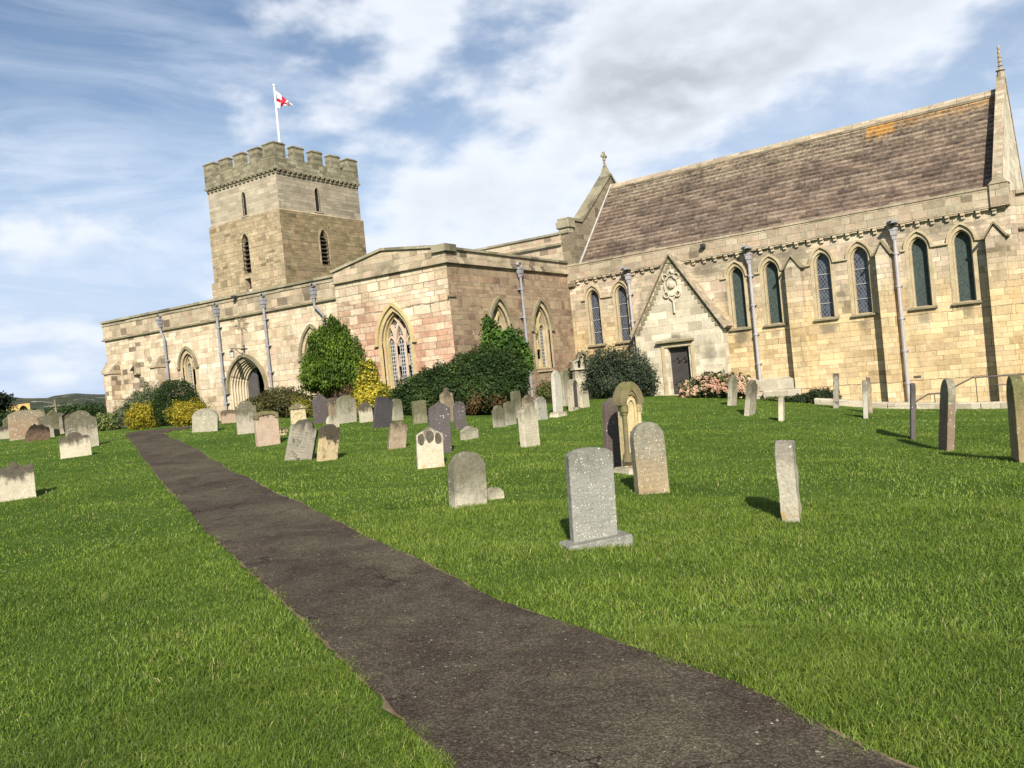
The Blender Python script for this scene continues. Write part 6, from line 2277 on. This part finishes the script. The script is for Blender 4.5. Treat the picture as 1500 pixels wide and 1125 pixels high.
# spread the blobs: (dx,dy,dz, rx,ry,rz)
shrub('variegated_shrub', -39.0, 23.2, [(-.8, 0, .35, .7, .5, .42), (.1, 0, .42, .6, .5, .45), (.8, -.1, .40, .6, .5, .45)], 4200, .085, DG[1:] + [(0.30, 0.30, 0.10)] + [(0.05, 0.09, 0.02)],
      'low green and cream variegated shrub at the left corner of the church')
shrub('olive_shrub', -36.5, 23.4, [(-.75, 0, .55, .75, .6, .60), (0.05, 0, .80, .8, .65, .85), (.85, 0.1, 1.0, .75, .6, 1.0)], 7500, .07, GG,
      'tall silvery green shrub sloping up towards the second buttress')
shrub('golden_conifer', -34.3, 22.3, [(0, 0, .55, .95, .8, .62), (-.35, -.1, .45, .6, .6, .5)], 5200, .06, YG,
      'low golden shrub left of the dark round bush', group='golden shrubs by the aisle wall', vert=.3)
shrub('round_bush', -33.1, 23.1, [(0, 0, 1.05, 1.12, .95, 1.02), (-.3, -.1, .6, 1.05, .9, .75), (.5, 0, .6, .85, .8, .7)], 15000, .06, [tuple(c * .8 for c in k_) for k_ in DG],
      'dark round evergreen bush between two golden shrubs', lump=.06, fill=.35)
shrub('golden_conifer', -30.6, 21.8, [(0.1, 0, .52, 1.0, .8, .55), (.5, -.1, .45, .7, .6, .48)], 5200, .06, YG,
      'low golden shrub right of the dark round bush', group='golden shrubs by the aisle wall', vert=.3)
shrub('mixed_shrub', -25.9, 22.6, [(-.7, 0, .5, .9, .6, .55), (.25, 0, .62, .9, .6, .60), (1.0, 0, .52, .65, .6, .5), (-1.3, -.2, .3, .55, .5, .35)], 8000, .075, BG,
      'loose russet-green shrub right of the arched church door')
shrub('golden_conifer', -23.6, 21.9, [(0, 0, .38, .6, .5, .42)], 1500, .06, [(0.12, 0.13, 0.02), (0.2, 0.19, 0.03), (0.28, 0.26, 0.03)],
      'small olive-yellow shrub left of the tall conifer')

# tall bushy conifer with bare brown skirt
cxx, cyy = -22.3, 22.4
z0 = gz(cxx, cyy)
cr = empty('conifer_tree', (cxx, cyy, z0), label='tall bright green bushy conifer with bare brown lower branches', cat='conifer')
blobs = []
r = random.Random(8)
for (dx, zz, rr, rz) in ((-1.22, 1.75, .34, .80), (-.95, 2.15, .38, .95), (-.6, 2.3, .42, 1.0), (-.2, 2.35, .45, 1.05), (.12, 2.6, .40, 1.08), (.5, 2.3, .42, 1.05), (.8, 2.0, .36, .88), (1.0, 1.6, .26, .6), (-1.38, 1.45, .24, .42), (.10, 3.32, .17, .42), (-.5, 3.1, .18, .36), (.62, 3.0, .18, .34), (-.95, 2.85, .18, .34), (-.15, 3.25, .15, .3), (-.2, 1.55, 1.05, .6), (.35, 1.6, .6, .55)):
    blobs.append((dx, r.uniform(-.2, .2), zz, rr, rr, rz))
leaves('foliage', blobs, 26000, .085, [(0.022, 0.050, 0.007), (0.060, 0.110, 0.012), (0.12, 0.19, 0.020), (0.19, 0.27, 0.035)], parent=cr, seed=21, vert=.75, aspect=2.4, lump=.22, lumpf=3.5, fill=.4)
leaves('bare_twigs', [(-.3, 0, 1.05, .85, .6, .5), (.5, 0, 1.05, .6, .5, .5)], 2200, .16, [(0.09, 0.05, 0.03), (0.15, 0.09, 0.055), (0.20, 0.14, 0.09)], parent=cr, seed=22, vert=.8, aspect=9, lump=.1)
b = B()
for k in range(22):
    a = r.uniform(-1, 1)
    b.tube([Vector((a * .25, r.uniform(-.15, .15), -.1)), Vector((a * .7, r.uniform(-.3, .3), .9)), Vector((a * .95, r.uniform(-.3, .3), 2.0))], [.04, .03, .01], 5)
b.build('trunks', M['bark'], parent=cr)

shrub('golden_holly', -20.3, 21.9, [(0, 0, 1.15, .42, .4, .85), (-.2, 0, .65, .55, .45, .55), (.32, 0, .75, .5, .45, .55), (.15, 0, 1.6, .25, .25, .42)], 4600, .085,
      [(0.05, 0.09, 0.012), (0.14, 0.17, 0.02), (0.42, 0.35, 0.03), (0.60, 0.50, 0.06), (0.55, 0.45, 0.05)], 'bright yellow and green variegated holly beside the tall conifer')
# big dark bush wrapping the transept corner
BX, BY = -17.3, 22.4
big = empty('cotoneaster_bush', (BX, BY, gz(BX, BY)), label='very large dark evergreen bush covering the foot of the transept corner', cat='bush')
bl = [(-2.2, .1, .50, .6, .6, .55), (-1.6, .2, .70, .7, .7, .70), (-.9, .3, .85, .75, .75, .78), (-.2, .4, .92, .8, .8, .86), (.5, .7, 1.05, .82, .85, .98), (1.1, 1.0, 1.12, .8, .9, 1.08), (1.6, 1.6, 1.05, .6, .8, 1.05), (-1.2, -.05, .45, 1.2, .6, .45), (.3, -.05, .6, 1.2, .6, .6), (1.3, .5, .6, .8, .8, .6)]
leaves('foliage', bl, 44000, .065, DG, parent=big, seed=31, fill=.35, lump=.12, lumpf=3.0)
leaves('russet_growth', [(1.1, -.15, .38, .6, .3, .38), (1.7, .4, .32, .4, .35, .35), (0.1, -.40, .28, .4, .25, .3)], 2400, .075, [(0.07, 0.035, 0.018), (0.12, 0.06, 0.03), (0.15, 0.10, 0.04), (0.06, 0.07, 0.02)], parent=big, seed=32, vert=.5, aspect=3)
b = B()
r = random.Random(4)
for k in range(16):
    q = r.choice(bl)
    b.tube([Vector((q[0] * .7, q[1] * .5, -.1)), Vector((q[0], q[1], q[2]))], [.05, .015], 5)
b.build('stems', M['bark'], parent=big)
shrub('laurel_bush', -16.95, 25.5, [(0, 0, 1.7, .85, .8, 1.05), (-.25, -.1, 2.5, .42, .45, .75), (-.45, 0, 3.1, .2, .2, .45), (.4, .1, 2.25, .5, .5, .7), (.1, -.1, .9, .8, .7, .8), (.75, .2, 1.75, .42, .42, .6)], 11500, .10, LG,
      'bright green leafy shrub rising above the right end of the large dark bush', up=.5)
q = FC(-2.3, 1.5, 0)
shrub('chancel_shrub', q.x, q.y, [(-1.05, .2, .95, .95, .8, 1.0), (0.0, 0, 1.1, 1.0, .8, 1.05), (1.0, 0, 1.0, .95, .75, 1.0), (1.5, 0.1, .6, .65, .6, .65), (-1.5, .2, .7, .6, .6, .75), (0.2, -.3, .55, 1.4, .6, .55)], 21000, .07,
      [(0.018, 0.030, 0.016), (0.035, 0.055, 0.030), (0.060, 0.085, 0.048), (0.11, 0.135, 0.085)], 'broad dull green shrub left of the gabled doorway', vert=.3)
q = FC(2.35, 1.35, 0)
hy = shrub('hydrangea', q.x, q.y, [(-.8, 0, .42, .6, .5, .45), (-.1, 0, .55, .7, .55, .52), (.6, 0, .48, .65, .5, .45), (1.15, 0, .38, .45, .4, .4)], 3800, .10,
           [(0.02, 0.035, 0.012), (0.05, 0.08, 0.02), (0.10, 0.12, 0.04)], 'pink hydrangea in bloom beside the gabled doorway', cat='flowering bush')
fl_bl = []
r = random.Random(12)
for k in range(260):
    q0 = r.choice([(-.8, 0, .42, .62, .5, .47), (-.1, 0, .55, .72, .55, .54), (.6, 0, .48, .67, .5, .47), (1.15, 0, .38, .47, .4, .42)])
    d = Vector((r.gauss(0, 1), -abs(r.gauss(0, 1)) - .1, abs(r.gauss(0, .8)) + .0)).normalized()
    fl_bl.append((q0[0] + d.x * q0[3], q0[1] + d.y * q0[4], max(.12, q0[2] + d.z * q0[5] + r.uniform(-.28, 0.02)), .085, .085, .07))
leaves('flower_heads', fl_bl, 15000, .045, [(0.55, 0.30, 0.20), (0.72, 0.44, 0.32), (0.82, 0.60, 0.45), (0.74, 0.58, 0.42)], parent=hy, seed=41, aspect=1.1, fill=.3, lump=0.0)
q = FC(6.0, 1.1, 0)
shrub('juniper', q.x, q.y, [(-.35, 0, .18, .6, .4, .22), (.25, 0, .26, .55, .4, .28), (.6, 0, .18, .35, .3, .22), (-.75, 0, .08, .45, .3, .12)], 3400, .12, [(0.015, 0.028, 0.012), (0.030, 0.050, 0.018), (0.05, 0.075, 0.03)],
      'low dark spreading juniper at the foot of the chancel', aspect=5, vert=.2)
# straggly stems at the transept corner
for (xx, yy, hh, lb) in ((-17.35, 30.2, 1.0, 'straggly dry stems against the transept wall under its right window'), (-16.9, 28.4, .8, 'small leafy climber at the foot of the transept downpipe')):
    z0 = gz(xx, yy)
    rt = empty('wall_plant', (xx, yy, z0), label=lb, cat='plant')
    leaves('foliage', [(0, 0, hh * .5, .4, .45, hh * .55)], 900, .08, [(0.05, 0.08, 0.02), (0.10, 0.14, 0.03), (0.16, 0.13, 0.06)], parent=rt, seed=int(hh * 50), vert=.5, aspect=2.5)
    b = B()
    r = random.Random(int(hh * 10))
    for k in range(14):
        a, c_ = r.uniform(-.4, .4), r.uniform(-.4, .4)
        b.tube([Vector((a * .5, c_ * .5, -.05)), Vector((a * .8, c_ * .8, hh * .6)), Vector((a, c_, hh * r.uniform(.8, 1.5)))], [.014, .010, .004], 4)
    b.build('stems', M['bark'], parent=rt)
# weeds on the chancel plinth
q = FC(4.5, 0.95, 0)
shrub('weed_clump', q.x, q.y, [(0, 0, .08, .5, .2, .12), (.5, -.1, .06, .3, .2, .1)], 700, .07, [(0.05, 0.08, 0.02), (0.12, 0.15, 0.04), (0.2, 0.2, 0.08)], 'low weeds along the mossy plinth of the chancel', cat='weeds', stems=3)

# trees and hedge at the left picture edge, far buildings
def far_tree(x, y, hgt, rad0, label, seed):
    z0 = gz(x, y)
    rt = empty('dark_tree', (x, y, z0), label=label, cat='tree')
    b = B()
    b.tube([Vector((0, 0, -.3)), Vector((.1, 0, hgt * .4)), Vector((0, .1, hgt * .85))], [.35, .22, .05], 8)
    b.build('trunk', M['bark'], parent=rt)
    r = random.Random(seed)
    bl = [(r.uniform(-.5, .5) * rad0, r.uniform(-.5, .5) * rad0, hgt * r.uniform(.35, .9), rad0 * r.uniform(.4, .6), rad0 * r.uniform(.4, .6), hgt * .16) for k in range(10)]
    leaves('crown', bl, 9000, .22, [(0.008, 0.014, 0.006), (0.014, 0.026, 0.010), (0.026, 0.042, 0.016)], parent=rt, seed=seed)


far_tree(-73.5, 33.0, 3.9, 2.6, 'dark evergreen tree cut by the left picture edge', 51)
for k, (x, y, lb) in enumerate(((-66, 31.5, 'dark clipped hedge below the distant arcaded building'),)):
    z0 = gz(x, y)
    rt = empty('hedge', (x, y, z0), label=lb, cat='hedge')
    leaves('foliage', [(dx, dx * .55, .75, 1.1, 1.0, .9) for dx in np.arange(-5, 7, 1.0)], 16000, .14, DG, parent=rt, seed=61)
    b = B()
    for dx in np.arange(-5, 7, 1.0):
        b.tube([Vector((dx, dx * .55, -.2)), Vector((dx, dx * .55, .8))], [.05, .02], 5)
    b.build('stems', M['bark'], parent=rt)

# distant arcaded stone building
DIR = Vector((-1.0480, 0.5110, 0.0)).normalized()
RT = Vector((DIR.y, -DIR.x, 0))
OB = Vector((-1.0480 * 220, 0.5110 * 220, 0))
FY = lambda u, d, z: OB + RT * u - DIR * d + Vector((0, 0, z))
bd = empty('arcaded_building', OB, label='distant yellow stone building with a row of arches, beyond the far left gravestones', cat='building')
BDO = OB.copy()
ym = trim_mat('yellow dressed stone', (0.52, 0.37, 0.13), (0.60, 0.44, 0.18), 0.15, scale=0.8)
b = B()
ho = [(arch(c, 1.0, 3.2, 4.5, 5.15, 6), 0.8) for c in (-2.75, -1.45, -.15)] + [(arch(2.15, 1.9, 3.4, 4.9, 6.1, 8), 0.8)]
wall(b, FY, [(-3.6, -3.5), (3.7, -3.5), (3.7, 6.7), (-3.6, 6.3)], ho, thick=4)
sub(b, 'wall', ym, bd, BDO)
b = B()
b.box(FY, -3.9, 0.9, -4.2, 0.15, 6.40, 6.75)
b.box(FY, 0.95, 4.0, -4.2, 0.15, 6.75, 7.05)
b.box(FY, 0.3, 0.7, -1.0, -.5, 6.76, 7.3)
sub(b, 'roof', M['wood_dark'], bd, BDO)
b = B()
for c in (-2.75, -1.45, -.15):
    b.ribbon(FY, arch_open(c, 1.15, 4.5, 5.25, 6), 0.12, 0, 0.12)
b.ribbon(FY, arch_open(2.15, 2.1, 4.9, 6.25, 8), 0.16, 0, 0.12)
sub(b, 'arch_moulding', ym, bd, BDO)

# hills along the horizon
PROFILE = [(-300, 590), (-200, 586), (-120, 590), (-60, 584), (0, 581), (12, 580.5), (28, 582), (37, 583.2), (60, 582.5), (68, 582.8), (75, 579.8), (90, 578), (108, 575.2), (120, 576.2), (150, 577.5), (200, 571), (300, 565), (450, 560)]
mR = ((0.834578, -0.075697, -0.545664), (0.542196, -0.062407, 0.837931), (-0.097482, -0.995176, -0.011041))
pa = []
for (px, py) in PROFILE:
    v = ((px - 750) / 1217.0, (py - 562.5) / 1217.0, 1.0)
    dx, dy, dz = (sum(mR[i][j] * v[j] for j in range(3)) for i in range(3))
    pa.append((math.atan2(dx, dy), dz / math.hypot(dx, dy)))
pa.sort()
PA = np.array(pa)
NA, NRR = 900, 60
az = np.linspace(-math.pi, math.pi, NA)
el = np.interp(az, PA[:, 0], PA[:, 1], left=0.012, right=0.010)
blend = np.clip((az - PA[-1, 0]) / 0.2, 0, 1)
el = el * (1 - blend) + 0.010 * blend
V = []
rr = np.linspace(650, 2100, NRR)
for j, rad_ in enumerate(rr):
    s = (rad_ - 650) / (1500 - 650)
    if s <= 1:
        hprof = s * s * (3 - 2 * s)
    else:
        hprof = 1 - 0.4 * (s - 1)
    for i, a in enumerate(az):
        x, y = math.sin(a) * rad_, math.cos(a) * rad_
        crest = 1.6 + 1500 * el[i]
        nz = mnoise.fractal(Vector((x / 160, y / 160, 0)), 1.0, 2.0, 5) * 9 * min(1, s) * (0.35 if s > .85 else 1)
        z = -3.5 + (crest + 3.5) * hprof + nz * (1 if s < .85 else .25)
        if s < 1:
            z = min(z, 1.6 + el[i] * rad_ * 0.985)
        V.append((x, y, z))
V = np.array(V)
ii = np.arange(NA * NRR).reshape(NRR, NA)
q = np.stack([ii[:-1, :-1], ii[:-1, 1:], ii[1:, 1:], ii[1:, :-1]], -1).reshape(-1)
m_, g, bs = new_mat('heather hillside')
pos = g.n('ShaderNodeNewGeometry').outputs['Position']
n1 = g.noise(pos, 0.012, 8, 0.68, 0.5).outputs[0]
n2 = g.noise(pos, 0.06, 6, 0.7).outputs[0]
col = g.ramp(g.math('ADD', g.math('MULTIPLY', n1, .6), g.math('MULTIPLY', n2, .4)), [(0.40, (0.020, 0.026, 0.012)), (0.50, (0.034, 0.042, 0.017)), (0.57, (0.06, 0.06, 0.028)), (0.66, (0.12, 0.105, 0.06))])
z = g.sep(pos)[2]
rk = g.math('MULTIPLY', g.mapr(g.noise(g.vmath('MULTIPLY', pos, (1, 1, 2.5)).outputs[0], 0.045, 8, 0.75).outputs[0], 0.56, 0.62), g.math('MULTIPLY', g.mapr(z, 8, 14), g.mapr(z, 38, 28)))
col = g.mix(rk, col, (0.30, 0.28, 0.25))
tp = g.math('MULTIPLY', g.mapr(z, 44, 56), g.mapr(n2, 0.4, 0.6))
col = g.mix(g.math('MULTIPLY', tp, 0.7), col, (0.20, 0.17, 0.11))
g.set(bs, 'Base Color', col)
bp = g.n('ShaderNodeBump', {'Strength': 1.0, 'Distance': 6.0, 'Height': n2})
g.set(bs, 'Normal', bp.outputs[0])
np_mesh('hills', V, 4, q, m_, smooth=True, kind='structure')

# ------------------------------------------------------------ grass
def grass(name, n, dmin, dmax, hgt, wid, seed, pw=1.0, bend=0.5):
    r = np.random.default_rng(seed)
    a = r.uniform(rad(-98), rad(48), n * 2)
    u = r.random(n * 2)
    d = (dmin ** (2 * pw) + u * (dmax ** (2 * pw) - dmin ** (2 * pw))) ** (1 / (2 * pw))
    x, y = d * np.sin(a), d * np.cos(a)
    # clumping
    cl = np.sin(x * 9 + 3 * np.sin(y * 5)) * np.sin(y * 8 + 2 * np.sin(x * 6))
    keep = r.random(n * 2) < 0.72 + 0.28 * cl
    jx = 0.03 * np.sin(x * 11 + y * 7) + 0.02 * np.sin(y * 23 - x * 5) + 0.018 * r.normal(size=n * 2)
    keep &= ~in_path(x + jx, y + jx)
    keep &= (y < 31.2) & ~((y > 21.5) & (x < -15))
    x, y = x[keep][:n], y[keep][:n]
    n = len(x)
    z = gzv(x, y)
    L = hgt * r.uniform(0.45, 1.35, n) * (1 + 0.35 * np.sin(x * 2.1 + np.sin(y * 1.7) * 2) * np.sin(y * 2.6)) 
    th = r.uniform(0, 2 * math.pi, n)
    # combed slightly one way
    ln = bend * r.uniform(0.25, 1.3, n)
    dx = np.cos(th) * ln + 0.12
    dy = np.sin(th) * ln + 0.05
    ph_ = r.uniform(0, 2 * math.pi, n)
    sx, sy = np.cos(ph_), np.sin(ph_)
    w = wid * r.uniform(0.6, 1.3, n)
    V = np.empty((n, 5, 3))
    b0 = np.stack([x, y, z - 0.005], -1)
    s3 = np.stack([sx, sy, np.zeros(n)], -1) * w[:, None] * .5
    mid = b0 + np.stack([dx * L * .35, dy * L * .35, L * .62], -1)
    tip = b0 + np.stack([dx * L, dy * L, L * (1.0 - .25 * ln)], -1)
    V[:, 0] = b0 - s3
    V[:, 1] = b0 + s3
    V[:, 2] = mid + s3 * .8
    V[:, 3] = mid - s3 * .8
    V[:, 4] = tip
    # tris: 0 1 2 / 0 2 3 / 3 2 4
    base = np.arange(n)[:, None] * 5
    T = np.concatenate([base + np.array([0, 1, 2]), base + np.array([0, 2, 3]), base + np.array([3, 2, 4])], 1).reshape(-1)
    pal = np.array([(0.046, 0.082, 0.010), (0.092, 0.144, 0.016), (0.146, 0.208, 0.026), (0.225, 0.285, 0.055)])
    patch = 0.5 + 0.5 * np.sin(x * 0.9 + 2 * np.sin(y * .6)) * np.sin(y * 1.1 + 1.5 * np.sin(x * .7))
    patch2 = 0.5 + 0.5 * np.sin(x * 3.1 + 2 * np.sin(y * 2.6)) * np.sin(y * 3.5 + 1.5 * np.sin(x * 2.7))
    p3 = 0.5 + 0.5 * np.sin(x * 0.37 + 1.3 * np.sin(y * .31)) * np.sin(y * .83 + x * .2)
    q = np.clip(0.26 * patch + 0.24 * patch2 + 0.16 * p3 + r.random(n) * .52 - .08, 0, .999) * 3
    i0 = q.astype(int)
    fr = (q - i0)[:, None]
    col = pal[i0] * (1 - fr) + pal[np.minimum(i0 + 1, 3)] * fr
    dry = r.random(n) < 0.03 + 0.10 * np.clip(np.sin(x * 1.7 + 2 * np.sin(y * 1.3)) * np.sin(y * 2.1 + np.sin(x)) - .45, 0, 1)
    col[dry] = np.array([0.30, 0.27, 0.11]) * r.uniform(.7, 1.2, dry.sum())[:, None]
    col *= r.uniform(.82, 1.3, n)[:, None]
    c5 = np.repeat(col, 5, axis=0)
    fac = np.tile(np.array([.6, .6, 1, 1, 1.15]), n)[:, None]
    return V, T, c5 * (fac * 0 + 1)


allV, allT, allC = [], [], []
o_ = 0
for args in ((440000, 1.4, 5.0, .047, .0034, 1, 0.75, 1.05), (390000, 4.8, 10.0, .043, .0050, 2, 0.8, 1.0), (280000, 9.6, 20.0, .036, .009, 3, 0.8, 0.9), (170000, 19.5, 44.0, .034, .018, 4, 0.85, 0.8)):
    V, T, c5 = grass('g', *args)
    allV.append(V.reshape(-1, 3))
    allT.append(T + o_)
    allC.append(c5)
    o_ += len(V) * 5
np_mesh('grass', np.vstack(allV), 3, np.concatenate(allT), M['grass'], col=np.vstack(allC), label='short mown lawn grass between the gravestones and along the path', cat='grass', kind='stuff')
